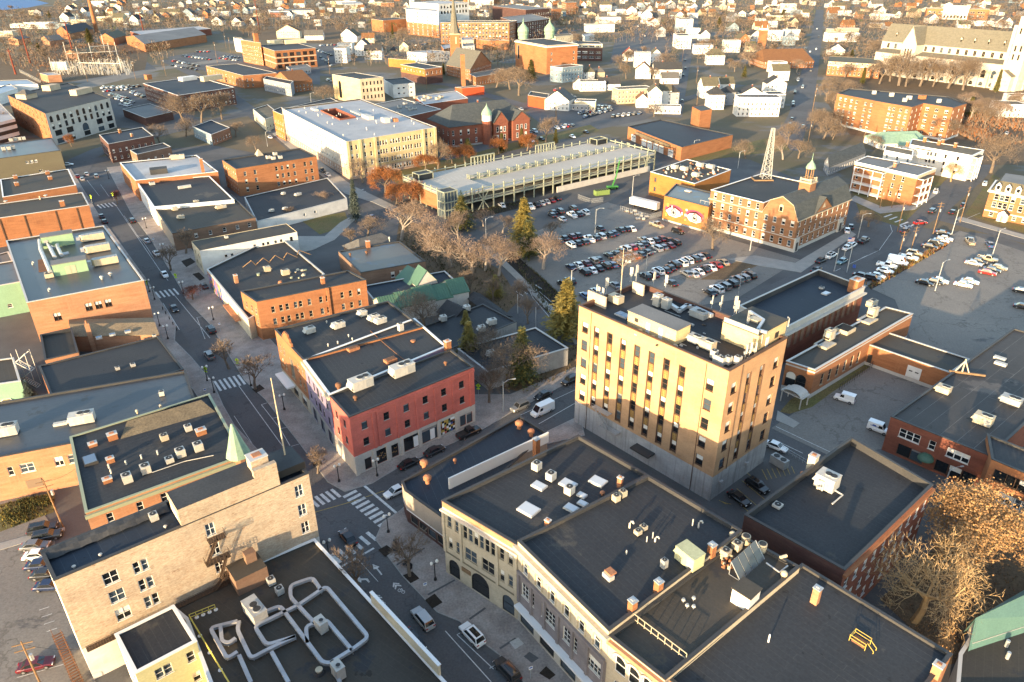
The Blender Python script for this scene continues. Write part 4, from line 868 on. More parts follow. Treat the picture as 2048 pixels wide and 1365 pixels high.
m=MB();qq=bF+bd*LB*.945-bn*4;m.prism([qq-bd*3.0-bn*3,qq-bd*3.0+bn*2.5,qq+bd*2.2+bn*2.5,qq+bd*2.2-bn*3],HB,HB+1.3,'trim_dark','roof_dark');m.build('roof_monitor',ware)
c0=G('E',905,235,HB-.8).to_2d();condenser(c0,bd,'white heat pump beside the attic storey of the worn warehouse',HB-.8,1.1,1.2)
for x,y in((435,515),(590,445),(970,280)):vent_part(ware,G('E',x,y,HB-.8),HB-.8,.25,.4,'unit')
# ruffled membrane laid along the rear parapet
m=MB();A=PB[0];n=22
for i in range(n):
 for j in range(3):
  def w_(ii,jj):p=A+bd*(LB*.46*ii/n)+bn*(jj*.8-.4-0.0)+bd*0;return(p.x,p.y,HB-.1+(.35 if jj in(1,2) else 0)+.16*math.sin(ii*1.9+jj*2.1)*(.6 if jj else 0)-jj*.12)
  m.poly([w_(i,j),w_(i+1,j),w_(i+1,j+1),w_(i,j+1)],'roof_dark')
m.build('loose_membrane',ware,smooth=True)
# fire escape
m=MB();n=bn
for z,f0,f1 in((15.3,.53,.60),(11.5,.50,.60),(8.1,.545,.60)):
 p0=bF+bd*LB*f0+n*.75;p1=bF+bd*LB*f1+n*.75;m.obox((p0+p1)/2,bd,(p1-p0).length,1.3,z-.08,z,'iron_rust')
 for zz in(.5,1.0):m.beam((*(p0+n*.65),z+zz),(*(p1+n*.65),z+zz),.05,.05,'iron_rust');m.beam((*(p0+n*.65),z+zz),(*(p0-n*.6),z+zz),.05,.05,'iron_rust');m.beam((*(p1+n*.65),z+zz),(*(p1-n*.6),z+zz),.05,.05,'iron_rust')
 for i in range(8):q=lerp(p0,p1,i/7)+n*.65;m.beam((*q,z),(*q,z+1.0),.035,.035,'iron_rust')
for z0_,z1_,f0,f1 in((15.3,11.5,.565,.505),(11.5,8.1,.585,.545),(8.1,6.4,.56,.51)):
 a_=bF+bd*LB*f0+n*.9;b_=bF+bd*LB*f1+n*.9
 for s in(-.35,.35):m.beam((*(a_+n*s),z0_),(*(b_+n*s),z1_),.08,.2,'iron_rust');m.beam((*(a_+n*s),z0_+.9),(*(b_+n*s),z1_+.9),.04,.04,'iron_rust')
 for i in range(13):t=i/12;q=lerp(a_,b_,t);m.obox(q,bd,.22,.7,z0_+(z1_-z0_)*t-.03,z0_+(z1_-z0_)*t,'iron_rust')
p0=bF+bd*LB*.015+n*.55;p1=bF+bd*LB*.60+n*.55;zw=6.3;m.obox((p0+p1)/2,bd,(p1-p0).length,1.0,zw-.1,zw,'iron_rust')
for zz in(.5,1.05):m.beam((*(p0+n*.5),zw+zz),(*(p1+n*.5),zw+zz),.05,.05,'iron_rust')
for i in range(60):q=lerp(p0,p1,i/59)+n*.5;m.beam((*q,zw),(*q,zw+1.05),.035,.035,'iron_rust')
m.build('fire_escape',ware)
# copper turret and roof pole beside the warehouse
q=G('B',1395,735,12).to_2d();tt=thing('copper_turret','green copper cone turret on the corner of the dark roofed block','turret',(q.x,q.y,9));m=MB();m.lathe((q.x,q.y),[(1.5,9.5),(1.5,12.2)],'brick_peach',12);m.build('drum',tt);m=MB();m.lathe((q.x,q.y),[(2.15,12.2),(1.55,14.0),(.25,18.6),(.0,18.8)],'copper_green',10);m.build('cone_roof',tt)
q=G('B',1675,770,HB).to_2d();m=MB();m.frus((q.x,q.y),.15,.07,HB-.8,HB+15.5,'unit_tan',8);solo(m,'roof_pole','tall tapering cream pole rising from the worn warehouse roof','pole',(q.x,q.y,HB-.8))
# duct roof building on the street side
HD=6.4
dA=bF+bd*LB*.60+bn*.3;dR=G('_',629,1078,HD).to_2d();dS=G('_',745,1205,HD).to_2d();dS2=G('_',880,1352,HD).to_2d();sdv=(dS2-dS).normalized()
PD=[G('_',330,1205,HD).to_2d(),G('_',372,1240,HD).to_2d(),G('_',470,1500,HD).to_2d(),dS2+sdv*6,dR]
dr=building('flat_roof_shop','low shop with silver duct work looping over its dark flat roof',PD,HD,'paint_cream','roof_brown',.25,near=True,cope='coping_white')
zd=HD-.25
m=MB();m.obox((dS+dS2)/2+Vector((-sdv.y,sdv.x))*0+sdv*0,sdv,(dS2-dS).length,.35,zd,zd+2.3,'paint_cream');m.obox((dS+dS2)/2,sdv,(dS2-dS).length+.2,.5,zd+2.3,zd+2.42,'coping_white');m.build('parapet_wall',dr)
dm=(dS+dS2)/2
for t in(.28,.5,.72):
 m=MB();q=lerp(dS,dS2,t)-Vector((sdv.y,-sdv.x))*.0;m.obox(q+Vector((-sdv.y,sdv.x))*.22,sdv,1.7,.12,zd+.5,zd+1.6,'trim_dark');m.build('parapet_opening',dr)
dloc=G('E',1600,800,zd).to_2d();dt=thing('roof_duct_work','silver rectangular ducts looping across the dark shop roof','ducts',(dloc.x,dloc.y,zd))
def duct(L,w=.52,h=.45,z=.65,sm=True):
 P=[G('E',x,y,zd+z) for x,y in L];m=MB()
 Q=[P[0]]
 for i in range(1,len(P)-1): # mitre the corners
  a_,b_,c_=P[i-1],P[i],P[i+1];r=min(.75,(a_-b_).length*.45,(c_-b_).length*.45);s=b_+(a_-b_).normalized()*r;e=b_+(c_-b_).normalized()*r
  for t in(0,.33,.67,1):Q.append(s*(1-t)**2+b_*2*t*(1-t)+e*t*t)
 Q.append(P[-1]);secs=[]
 for i,p in enumerate(Q):
  t=(Q[min(i+1,len(Q)-1)]-Q[max(i-1,0)]).to_2d().normalized();nn=Vector((-t.y,t.x,0))*w/2;u=Vector((0,0,h/2));secs.append([p-nn-u,p+nn-u,p+nn+u,p-nn+u])
 for A,B in zip(secs,secs[1:]):
  for k in range(4):j=(k+1)%4;m.poly([A[k],A[j],B[j],B[k]],'duct')
 m.poly(secs[0],'duct');m.poly(secs[-1][::-1],'duct')
 for p in Q[::3]:m.frus((p.x,p.y),.06,.06,zd,p.z,'galv',5)
 m.build('duct',dt)
duct([(1942,1068),(2077,985),(2158,924),(1909,626),(1740,740),(1490,860),(1560,970),(1730,920)]);duct([(1960,1075),(1890,1075),(1640,740),(1540,780)]);duct([(1880,650),(1830,575),(1700,620),(1700,690),(1850,850)]);duct([(1730,920),(1560,1000),(1470,1050),(1390,880),(1400,830)]);duct([(2063,1003),(1909,821),(1790,860),(1800,960)])
duct([(1390,1010),(1330,1050),(1230,870),(1390,830)]);duct([(1290,850),(1300,950),(1340,960),(1380,930)],.5,.5);duct([(1590,1010),(1690,1190)]);duct([(1400,1030),(1470,1190)]);duct([(1940,1060),(1990,1190)])
hvac(G('E',1500,800,zd).to_2d(),dirof('E',(1440,730),(1560,880),zd),4.0,2.0,2.2,'large olive-grey air handler feeding the silver ducts',zd,'unit_grey')
hvac(G('E',1885,880,zd).to_2d(),dirof('E',(1440,730),(1560,880),zd),1.8,1.2,2.0,'upright white air handler inside the duct loop',zd,'unit',fans=1);hvac(G('E',1985,1150,zd).to_2d(),sdv,1.8,1.2,2.2,'upright white air handler where the ducts meet the parapet',zd,'unit',fans=1)
for x,y in((1590,610),(1640,665)):condenser(G('E',x,y,zd),bd,'white condenser at the far end of the duct roof',zd,1.1,1.2,'paired condensers on the duct roof')
m=MB();q=G('E',1870,1130,zd);m.frus((q.x,q.y),.8,.6,zd,zd+.3,'coping_dark',14);m.frus((q.x,q.y),.4,.5,zd+.3,zd+.7,'unit_tan',12);m.build('exhaust_fan',dr)
m=MB();p=bF+bd*LB*.645+bn*2.2;m.prism([p-bd*2.4-bn*2,p-bd*2.4+bn*2,p+bd*2.4+bn*2,p+bd*2.4-bn*2],zd,zd+3.0,'brick_brown','roof_brown');m.obox(p+bd*1.0-bn*.8,bd,1.6,1.2,zd+3.0,zd+4.8,'brick_brown');m.build('stair_bulkhead',dr)
rl=MB();r0=G('E',1255,730,zd+1.1);r1=G('E',1105,790,zd+1.1);r2=G('E',1345,1190,zd+1.1)
for A,B in((r0,r1),(r1,r2)):
 for zz in(0,-.55):rl.tube([A+Vector((0,0,zz)),B+Vector((0,0,zz))],.05,'pipe_yellow',6)
 for i in range(5):q=lerp(A,B,i/4);rl.tube([q+Vector((0,0,-1.1)),q],.05,'pipe_yellow',6);rl.frus((q.x,q.y),.3,.3,q.z-1.1,q.z-1.0,'coping_white',8)
solo(rl,'guard_rail','pale yellow weighted guard rail along the edge of the duct roof','railing',(r1.x,r1.y,zd))
# clad house in front of the warehouse
HC=8.6
PC=[G('E',672,905,HC).to_2d(),G('E',790,1135,HC).to_2d(),G('E',1150,945,HC).to_2d()];PC.append(PC[0]+PC[2]-PC[1])
lC=(PC[2]-PC[1]).length
building('clad_house','sage clad house with a dark flat roof below the worn warehouse',PC,HC,'siding_sage','roof_dark',.22,near=True,cope='coping_white',frame='trim_white',walls={0:'paint_white'},wins=((1,[lC*.33,lC*.47,lC*.85],1.05,1.8,[5.6,1.6],0,0,'dh'),(0,[3.0,6.2],1.0,1.8,[5.6,2.0],0,0,'dh')))
m=MB();s0=G('E',370,1000,0);
for i in range(22):
 p=lerp(G('E',335,905,3.6),G('E',470,1215,0.2),i/21);m.obox((p.x,p.y),dirof('E',(335,905),(470,1215)),.28,1.4,p.z-.06,p.z,'rust')
for s in(-.7,.7):
 A=G('E',335,905,3.6);B=G('E',470,1215,.2);off=Vector((s,0,0));m.beam(A+off,B+off,.1,.25,'rust');m.beam(A+off+Vector((0,0,1)),B+off+Vector((0,0,1)),.05,.05,'rust')
 for i in range(8):q=lerp(A,B,i/7)+off;m.beam(q,q+Vector((0,0,1)),.05,.05,'rust');m.beam(Vector((q.x,q.y,0)),q,.09,.09,'rust')
solo(m,'outdoor_stair','rusty open metal stair against the white end of the warehouse','stair',(s0.x,s0.y,0))
# left side of the main street, from the corner upward
def gb(name,label,k,A,B,C,H,wall,roof,sq=True,**kw):
 P=rect3(k,A,B,C,H);P=square_up(P) if sq else P
 return building(name,label,P,H,wall,roof,**kw),P
H9=12.0
l9,P9=gb('flat_roof_block','block with a wet dark roof, white condensers and a copper gutter below the turret','_',('E',500,195),('B',1425,738),('B',1225,375),H9,'brick_peach','roof_dark',sq=False,near=True,par=.25,cope='copper_trim',wins=((0,[.12,.3,.45,.62,.78],1.0,1.8,[8.6],0,0,'dh'),),cornice=((0,),11.0,.6,.5,'copper_trim'))
z9=H9-.25;e9=(P9[1]-P9[0]).normalized()
for x,y in((750,890),(858,835),(1062,740),(1165,705)):condenser(G('B',x,y,z9),e9,'white condenser in the row on the wet dark roof',z9,1.5,1.6,'condensers in a row on the wet dark roof')
condenser(G('B',995,775,z9),e9,'low white condenser lying between its taller neighbours',z9,1.3,1.0);condenser(G('B',965,645,z9),e9,'open-framed old condenser on the wet dark roof',z9,1.3,1.2,None,'unit_tan');condenser(G('B',1105,590,z9),e9,'square cream condenser beside the wide brick chimney',z9,1.2,1.2)
for x,y,s,h in((663,640,1.6,1.2),(1180,610,1.7,1.0),(545,680,1.4,.6),(632,890,1.4,.7),(650,775,1.2,.9)):chimney_part(l9,G('B',x,y,z9).to_2d(),e9,s,s*.7,z9,h,'brick_orange')
m=MB();q=G('B',530,770,z9);m.obox((q.x,q.y),e9,2.2,3.0,z9,z9+.5,'coping_dark');m.obox((q.x,q.y),e9,1.9,2.6,z9+.5,z9+.6,'skylight_blue');m.build('skylight',l9)
for i,(x,y) in enumerate(((640,810),(652,840),(740,790),(830,755),(925,730))):vent_part(l9,G('B',x,y,z9),z9,.16,.9,'unit','pipe')
m=MB();A=[G('B',x,y,z9) for x,y in((705,640),(1260,480),(1140,435),(790,540))];top=[p+Vector((0,0,1.7)) for p in(lerp(A[0],A[3],.6),lerp(A[1],A[2],.6))]
m.poly([A[0],A[1],top[1],top[0]],'roof_gravel');m.poly([A[1],A[2],top[1]],'roof_dark');m.poly([A[2],A[3],top[0],top[1]],'roof_dark');m.poly([A[3],A[0],top[0]],'roof_dark');m.build('roof_lantern',l9)
p=[G('B',x,y,z9+.25) for x,y in((890,835),(1080,770),(1250,735))];pipe_run(l9,p,.07,'unit')
H8=9.6
l8,P8=gb('brick_block','peach brick block with white windows and a wet grey roof','_',('B',-160,775),('B',1175,520),('B',1085,240),H8,'brick_peach','roof_wet',sq=False,near=True,par=.35,cope='coping_dark',wins=((0,[.335,],1.5,2.0,[5.2],0,0,'quad'),(0,[.20,.405],2.3,2.0,[5.2],0,0,'quad'),(0,[.13],.9,1.9,[5.2],0,0,'dh')),walls={2:'brick_orange'})
z8=H8-.35;e8=(P8[1]-P8[0]).normalized()
for f,w in((.205,2.6),(.42,2.4)):m=MB();q=P8[0]+e8*((P8[1]-P8[0]).length*f)+Vector((e8.y,-e8.x))*.05;m.obox(q,e8,w,.14,1.6,3.4,'board');m.build('boarded_window',l8)
hvac(G('B',488,540,z8).to_2d(),e8,4.4,2.2,2.0,'silver-white panelled air handler on the wet grey roof',z8,'unit');hvac(G('B',50,610,z8).to_2d(),e8,3.6,2.2,2.0,'white air handler at the far end of the wet grey roof',z8,'unit')
m=MB();q=G('B',355,555,z8);m.obox((q.x,q.y),e8,2.4,.9,z8,z8+.5,'unit');m.build('low_vent',l8);condenser(G('B',950,385,z8),e8,'thin white split unit against the wet roof parapet',z8,1.0,1.1)
vent_part(l8,G('B',805,490,z8),z8,.3,.9,'unit_tan');vent_part(l8,G('B',945,465,z8),z8,.3,1.1,'unit_tan')
H7=7.2
l7,P7=gb('flat_roof_block','block with a large plain charcoal roof beside the peach brick one','_',('B',322,440),('B',1075,232),('B',925,38),H7,'brick_orange','roof_dark',sq=False,near=True,par=.2,cope='coping_dark')
z7=H7-.2
for x,y,s in((690,235,.9),(780,215,1.0),(553,355,.9),(905,45,.8)):condenser(G('B',x,y,z7),e9,'small white roof fan box on the plain charcoal roof',z7,s,.8,'fan boxes on the charcoal roof')
H4b=11.6
l4,P4b=gb('brick_block','peach brick block carrying green plant rooms and silver ducts on its roof','W',(262,1003),(1402,786),(1012,252),H4b,'brick_peach','roof_wet',sq=False,near=True,par=.5,cope='coping',frame='trim_brown',wins=((0,[.475,.56,.645],1.7,2.2,[6.0],0,0,'quad'),(0,[.2],1.8,2.2,[5.0],0,0,'quad')),pblind=.8)
z4b=H4b-.5;e4b=(P4b[1]-P4b[0]).normalized();n4b=Vector((e4b.y,-e4b.x));f4b=-n4b
def w4(x,y,z=0):return G('W',x,y,z4b+z).to_2d()
block((w4(555,745)+w4(850,695))/2+f4b*2.0,e4b,8.6,4.0,3.4,'front green plant room with tan double doors on the peach brick roof','plant_room','plant room',z4b,'hvac_green','roof_grey',[('door',-1.3,-.05,-2.06,-2.0,.1,2.4,'trim_tan'),('door',.05,1.3,-2.06,-2.0,.1,2.4,'trim_tan')])
block((w4(440,470)+w4(720,430))/2+f4b*1.5,e4b,8.6,4.2,3.6,'rear green plant room behind the silver ducts','plant_room','plant room',z4b,'hvac_green','roof_grey',[('louvre',-3.8,-2.6,-2.16,-2.1,1.2,2.6,'unit_grey')])
for i,(x,y) in enumerate(((910,395),(960,505),(1035,630))):
 root=thing('air_handling_unit',('rear','middle','front')[i]+' tan air handler with a pointed end beside the green plant rooms','air handler',(*w4(x,y),z4b),math.atan2(e4b.y,e4b.x));m=MB()
 m.prism([(-3.6,0),(-2.9,-1.1),(3.4,-1.1),(3.4,1.1),(-2.9,1.1)],.3,2.3,'unit_tan','unit_grey');link('casing',m.mesh('casing'),root);m=MB();m.box(-2.6,3.2,-.9,.9,0,.3,'trim_dark');link('kerb_frame',m.mesh('kerb_frame'),root)
 for k in range(5):m=MB();xx=-2.2+k*1.2;m.box(xx-.03,xx+.03,-1.13,1.13,.3,2.34,'unit');link('rib',m.mesh('rib'),root)
 m=MB();m.box(-4.6,-3.5,-.7,.7,.9,1.9,'duct');link('duct',m.mesh('duct'),root)
for L,zz in((((490,705),(395,480),(385,395),(420,395)),1.5),(((535,560),(470,430),(520,470)),1.6),(((600,540),(555,450),(560,440)),1.6),(((590,540),(670,520)),1.3)):
 P=[G('W',x,y,z4b+zz) for x,y in L];m=MB();m.tube(P,.55,'duct',10);m.build('silver_duct',l4,smooth=True)
condenser(w4(485,755),e4b,'low cream filter box at the end of the silver ducts',z4b,2.2,1.3,None,'unit_tan');m=MB();q=w4(420,640);m.obox(q,Vector((-e4b.y,e4b.x)),11,2.4,z4b,z4b+.15,'rust');m.build('duct_support',l4)
for x,y in((995,775),(1080,740)):vent_part(l4,Vector((*w4(x,y),0)),z4b,.5,1.0,'unit')
for x,y in((320,635),(478,895)):vent_part(l4,Vector((*w4(x,y),0)),z4b,.2,.9,'unit','goose')
l5,P5b=gb('green_wall_building','building with a pale green rendered wall beside the peach brick block','W',(-300,890),(255,790),(150,590),9.4,'stucco_green','roof_wet',sq=False,near=True,par=.3,cope='coping',wins=((0,[.58],1.2,1.1,[2.4],0,0,'dh'),))
pitched('low_shop','low shop with a tan shingle roof and skylights beside the peach brick wall',rect3('_',('W',705,1330),('W',1545,1310),('W',1480,1150),4.6),4.6,5.6,0,'brick_peach','shingle_tan',wins=(),chim=False,near=True,cat='shop',over=.2)
for x,y in((965,1345),(1095,1315),(1245,1285)):q=G('W',x,y,5.4);m=MB();m.obox((q.x,q.y),e4b,1.4,1.1,5.2,5.65,'coping');m.obox((q.x,q.y),e4b,1.15,.9,5.65,5.7,'skylight_blue');solo(m,'roof_skylight','blue glazed skylight set in the tan shingle roof','skylight',(q.x,q.y,5.2),'skylights in the tan shingle roof')
q=G('W',880,1330,4.5);m=MB();m.obox((q.x,q.y),e4b,1.1,1.1,0,8.2,'brick_peach');m.frus((q.x,q.y),.25,.2,8.2,9.0,'clay',8);solo(m,'brick_chimney','free-standing peach brick chimney with a clay pot by the tan shingle shop','chimney',(q.x,q.y,0))
l3,P3b=gb('brick_block','orange brick block with dark pilasters along its blank side wall','_',('W',-150,200),('W',868,52),('V',938,1168),10.4,'brick_orange','roof_brown',sq=False,near=True,par=.35,cope='coping')
e3b=(P3b[1]-P3b[0]).normalized();l3L=(P3b[1]-P3b[0]).length
for f in(.13,.36,.66,.87):m=MB();q=P3b[0]+e3b*l3L*f+Vector((e3b.y,-e3b.x))*.1;m.obox(q,e3b,.35,.2,0,10.0,'trim_brown');m.build('pilaster',l3)
chimney_part(l3,G('W',613,60,10.1).to_2d(),e3b,1.6,1.2,10.0,2.0,'brick_orange');vent_part(l3,G('V',460,1250,10),10.0,.25,1.4,'unit_tan','pipe');vent_part(l3,G('V',520,1210,10),10.0,.7,.5,'unit');vent_part(l3,G('V',65,1275,10),10.0,.7,.5,'unit')
l2,P2b=gb('brick_block','small peach brick block with a stepped tan roof and chimneys','V',(30,1222),(864,1084),(778,902),8.8,'brick_orange','roof_brown',sq=False,near=True,par=.4,cope='coping_white',wins=((0,[.22],2.2,1.6,[4.6],0,0,'quad'),))
e2b=(P2b[1]-P2b[0]).normalized()
for x,y in((545,960),(575,1020),(180,1010),(195,1090)):chimney_part(l2,G('V',x,y,8.4).to_2d(),e2b,1.4,1.4,8.4,1.3,'brick_orange')
l1,P1b=gb('clad_block','brown metal clad block with a cluster of white roof units','V',(-140,800),(688,690),(585,545),9.6,'metal_brown','roof_wet',sq=False,par=.2,cope='coping_dark',wins=((0,[.50,.56,.62],1.2,1.3,[5.6],0,0,'quad'),(0,[.65],1.6,1.2,[.8],0,0,'pair')),near=True)
e1b=(P1b[1]-P1b[0]).normalized()
for i,(x,y) in enumerate(((130,590),(180,580),(225,575),(275,570),(45,690),(105,685),(155,675))):condenser(G('V',x,y,9.4),e1b,'pale condenser in the rows on the brown clad block',9.4,1.5,1.7,'condensers on the brown clad block')
# right side of the main street, from the corner upward
HR=13.9
rp=rect3('A',(463,470),(580,600),(1310,305),HR)
red=building('red_corner_building','three-storey red painted corner building above a pale ground floor with dark shop windows',rp,HR,'paint_red','roof_dark',.3,near=True,cope='coping_dark',frame='trim_dark',bands=((0,4.6,'concrete_light'),),wins=(
 (1,[.10,.265,.42,.575,.73,.885],1.25,1.7,[6.2,10.0],0,0,'dh'),(1,[.095],1.5,2.6,[.5],0,0,'store'),(1,[.195],3.4,3.3,[.5],0,0,'store'),(1,[.305],1.6,3.0,[.5],0,0,'store'),(1,[.435],4.0,3.3,[.5],0,0,'store'),(1,[.59],4.0,3.3,[.5],0,0,'store'),(1,[.885],1.5,2.6,[.5],0,0,'store'),(1,[.945],1.5,2.6,[.5],0,0,'store'),(0,[.3,.7],1.1,1.7,[6.2,10.0],0,0,'dh')),pblind=.05)
re=(rp[2]-rp[1]).normalized();rn=Vector((re.y,-re.x));rL=(rp[2]-rp[1]).length;zR=HR-.3
for f in(.165,.20,.345,.50,.655,.81,.96):ob('pilaster',red,rp[1]+re*rL*f+rn*.08,re,.5,.2,4.6,13.0,'paint_red')
for f in(.01,.145,.25,.36,.51,.67,.83):ob('pier',red,rp[1]+re*rL*f+rn*.1,re,.8,.25,0,4.6,'concrete_light')
ob('cornice',red,rp[1]+re*rL*.5+rn*.1,re,rL,.25,12.9,13.3,'paint_red')
MURC=['leaf_orange','sign_blue','metal_teal','rail_yellow','paint_red','sign_white']
mu=MB();c0=rp[1]+re*rL*.745+rn*.06;
for i in range(7):
 for j in range(6):mu.obox(c0+re*(i-3)*.55,re,.53,.06,.6+j*.55,1.12+j*.55,MURC[(i*5+j*3+(i*j)%4)%6] if(i+j)%3 else 'dark_hole')
mu.build('mosaic_panel',red)
for f,zz in((.195,0),(.305,0)):
 bt=MB()
 for k in range(7 if f<.25 else 3):
  q=rp[1]+re*(rL*f+rnd.uniform(-1.3,1.3)*(1 if f<.25 else.4))-rn*.1;zq=1.1+rnd.random()*2.2
  for s in(-1,1):bt.poly([(*(q),zq),(*(q+re*s*.32),zq+.26),(*(q+re*s*.26),zq-.02),(*(q+re*s*.18),zq-.2)][::s],'leaf_tan')
 bt.build('butterfly_decals',red)
for f in(.475,.615):ob('poster',red,rp[1]+re*rL*f+rn*.02,re,1.1,.1,.7,3.2,'sign_white')
hvac(G('A',652,425,zR).to_2d(),re,4.6,2.4,2.2,'large cream air handler at the near end of the red building roof',zR,'unit');hvac(G('A',893,345,zR).to_2d(),re,5.0,2.4,2.2,'large cream air handler mid-roof of the red building',zR,'unit')
vent_part(red,G('A',618,500,zR),zR,.45,1.0,'rust');vent_part(red,G('A',1145,295,zR),zR,.4,.9,'rust');chimney_part(red,G('A',1158,205,zR).to_2d(),re,1.3,1.0,zR,2.2,'brick_orange')
pp=rect3('A',(310,264),(463,470),(1150,185),HR+.2)
pur=building('purple_rowhouse','lavender painted row building beside the red corner building',pp,HR+.2,'paint_purple','roof_dark',.4,near=True,cope='coping_white',frame='trim_dark',bands=((0,4.4,'concrete'),),wins=((0,[.15,.35,.65,.85],1.0,1.9,[5.6,9.4],0,0,'dh'),(0,[.5],1.5,2.1,[5.5,9.3],0,0,'pair'),(0,[.2,.5,.8],2.4,3.0,[.5],0,0,'store')),cornice=((0,),13.0,.7,.5,'paint_cream'))
zP=HR-.2
for x,y,l,w in((605,205,2.6,1.4),(822,272,2.6,1.6)):m=MB();q=G('A',x,y,zP).to_2d();m.obox(q,re,l,w,zP,zP+.6,'clay');m.obox(q,re,l*.8,w*.7,zP+.6,zP+.7,'rust');m.build('roof_hatch',pur)
pipe_run(pur,[G('A',705,95,zP+.2),G('A',800,180,zP+.2),G('A',915,275,zP+.2)],.08,'rust');vent_part(pur,G('A',955,160,zP),zP,.6,.5,'clay')
q=G('A',520,440,zP);vent_part(pur,q,zP,.6,1.6,'rust');
op=rect3('A',(145,86),(310,264),(1012,70),HR+.3)
orb=building('brick_rowhouse','orange brick row building with bay windows and a stepped gable top',op,HR+.3,'brick_orange','roof_dark',.4,near=True,cope='coping_dark',frame='trim_tan',walls={0:'brick_orange'},bands=((0,4.0,'stone_cream'),),wins=((0,[.12,.25,.75,.9],1.0,2.0,[5.6,9.4],0,0,'dh'),(0,[.5],2.4,5.0,[5.4],0,0,'grid'),(0,[.2,.5,.8],3.0,2.8,[.5],0,0,'store')))
oe=(op[1]-op[0]).normalized();oL=(op[1]-op[0]).length;on=Vector((oe.y,-oe.x))
for i,(w,h) in enumerate(((6.0,.9),(4.2,1.7),(2.2,2.4))):ob('stepped_gable',orb,op[0]+oe*oL*.45-on*.15,oe,w,.42-.01*i,HR+.25,HR+.3+h,'brick_orange')
ob('awning',orb,op[0]+oe*oL*.3+on*1.1,oe,oL*.45,2.0,3.2,3.6,'sign_white')
zO=HR-.1
for x,y,l in((352,105,2.2),(520,75,2.8),(727,32,2.4),(765,48,2.6),(660,5,1.8)):hvac(G('A',x,y,zO).to_2d(),re,l,1.7,1.3,'cream roof unit scattered on the orange brick row roof',zO,'unit',group='units on the orange brick row roof')
condenser(G('A',883,95,zO),re,'white upright unit with a red top on the orange brick row roof',zO,1.1,2.0)
for x,y in((458,185),(515,170),(600,150),(578,130),(450,50)):vent_part(orb,G('A',x,y,zO),zO,.18,.7,'unit')
H7m=11.4
m7,P7m=gb('brick_block','three-storey sunlit orange brick block with small paired windows','I',(1408,740),(1500,802),(2142,673),H7m,'brick_orange','roof_dark',sq=False,near=True,par=.25,cope='coping_dark',frame='trim_tan',wins=((1,[.13,.20,.255,.33,.375,.455,.56,.62,.76,.84,.92],.95,1.8,[7.4,3.9,.9],0,0,'dh'),(0,[.25,.6,.85],1.0,1.8,[7.4,3.9],0,0,'dh')),pblind=.15)
q=G('I',1890,690,H7m);chimney_part(m7,q.to_2d(),(P7m[2]-P7m[1]),1.0,1.0,H7m-.3,1.8,'brick_orange');m=MB();ee=(P7m[2]-P7m[1]).normalized();m.obox(P7m[1]+ee*(P7m[2]-P7m[1]).length*.63+Vector((ee.y,-ee.x))*.2,ee,.7,.4,0,H7m,'brick_orange');m.build('chimney_breast',m7)
H6=6.2
m6,P6m=gb('mural_row','low row with a colourful painted street front and black patched roof','I',(1210,612),(1452,905),(1900,640),H6,'paint_cream','roof_dark',sq=False,near=True,par=.5,cope='coping',walls={0:'paint_cream'},wins=((0,[.42,.5,.58,.66,.74],1.0,1.6,[3.6],0,0,'dh'),))
m6e=(P6m[1]-P6m[0]);m6L=m6e.length;m6e.normalize();m6n=Vector((m6e.y,-m6e.x))
mu=MB()
for i in range(16):
 for j in range(5):mu.obox(P6m[0]+m6e*(.8+i*m6L*.022)+m6n*.04,m6e,m6L*.022,.08,.4+j*1.05,1.43+j*1.05,rnd.choice(['sign_blue','metal_teal','paint_purple','leaf_orange','rail_yellow','paint_red','paint_purple','sign_blue']))
mu.build('mural_panel',m6);ob('awning',m6,P6m[0]+m6e*m6L*.66+m6n*.8,m6e,m6L*.3,1.6,2.6,2.9,'clay')
z6=H6-.5
for x,y,l,lb in((1565,625,1.8,'cream air handler on the mural row roof'),(1672,645,2.2,'grey-topped larger air handler on the mural row roof')):hvac(G('I',x,y,z6).to_2d(),m6n,l,1.6,1.6,lb,z6,'unit_tan')
chimney_part(m6,G('I',1385,690,z6).to_2d(),m6e,1.2,1.0,z6,2.4,'brick_peach')
for i in range(14):m=MB();q=G('I',rnd.uniform(1500,1850),rnd.uniform(610,700),z6);m.frus((q.x,q.y),rnd.uniform(.2,.8),rnd.uniform(.2,.6),z6,z6+rnd.uniform(.2,.7),rnd.choice(['unit_tan','copper_trim','clay']),9);m.build('roof_vent',m6)
m=MB() # exposed timber bracing above the rear parapet
for i in range(5):
 p0=G('I',1420+i*80,600-i*18,z6);p1=G('I',1470+i*70,560-i*15,z6+2.2);m.beam(p0,p1,.2,.2,'wood');m.beam(p1,G('I',1500+i*80,590-i*16,z6),.2,.2,'wood')
m.build('timber_bracing',m6)
H5m=8.4
m5,P5m=gb('white_wedge_building','white wedge-shaped building with tiny square windows and a bright top edge','I',(1120,447),(1168,503),(1738,393),H5m,'paint_cream','roof_brown',sq=False,near=True,par=.15,cope='coping',walls={1:'paint_white'},frame='trim_dark',wins=((1,[.24,.30],.8,.8,[2.2,4.6],0,0,'dh'),(1,[.54,.63,.68,.76,.82],.8,.9,[4.6,6.0],0,0,'dh'),(1,[.93],1.0,1.5,[5.6],0,0,'dh'),(0,[.3,.7],1.1,1.6,[1.5,4.8],0,0,'dh')),pblind=0)
condenser(G('I',1325,428,H5m),(P5m[2]-P5m[1]).normalized(),'small white box unit on the white wedge building',H5m-.15,1.1,.9)
H4m=6.6
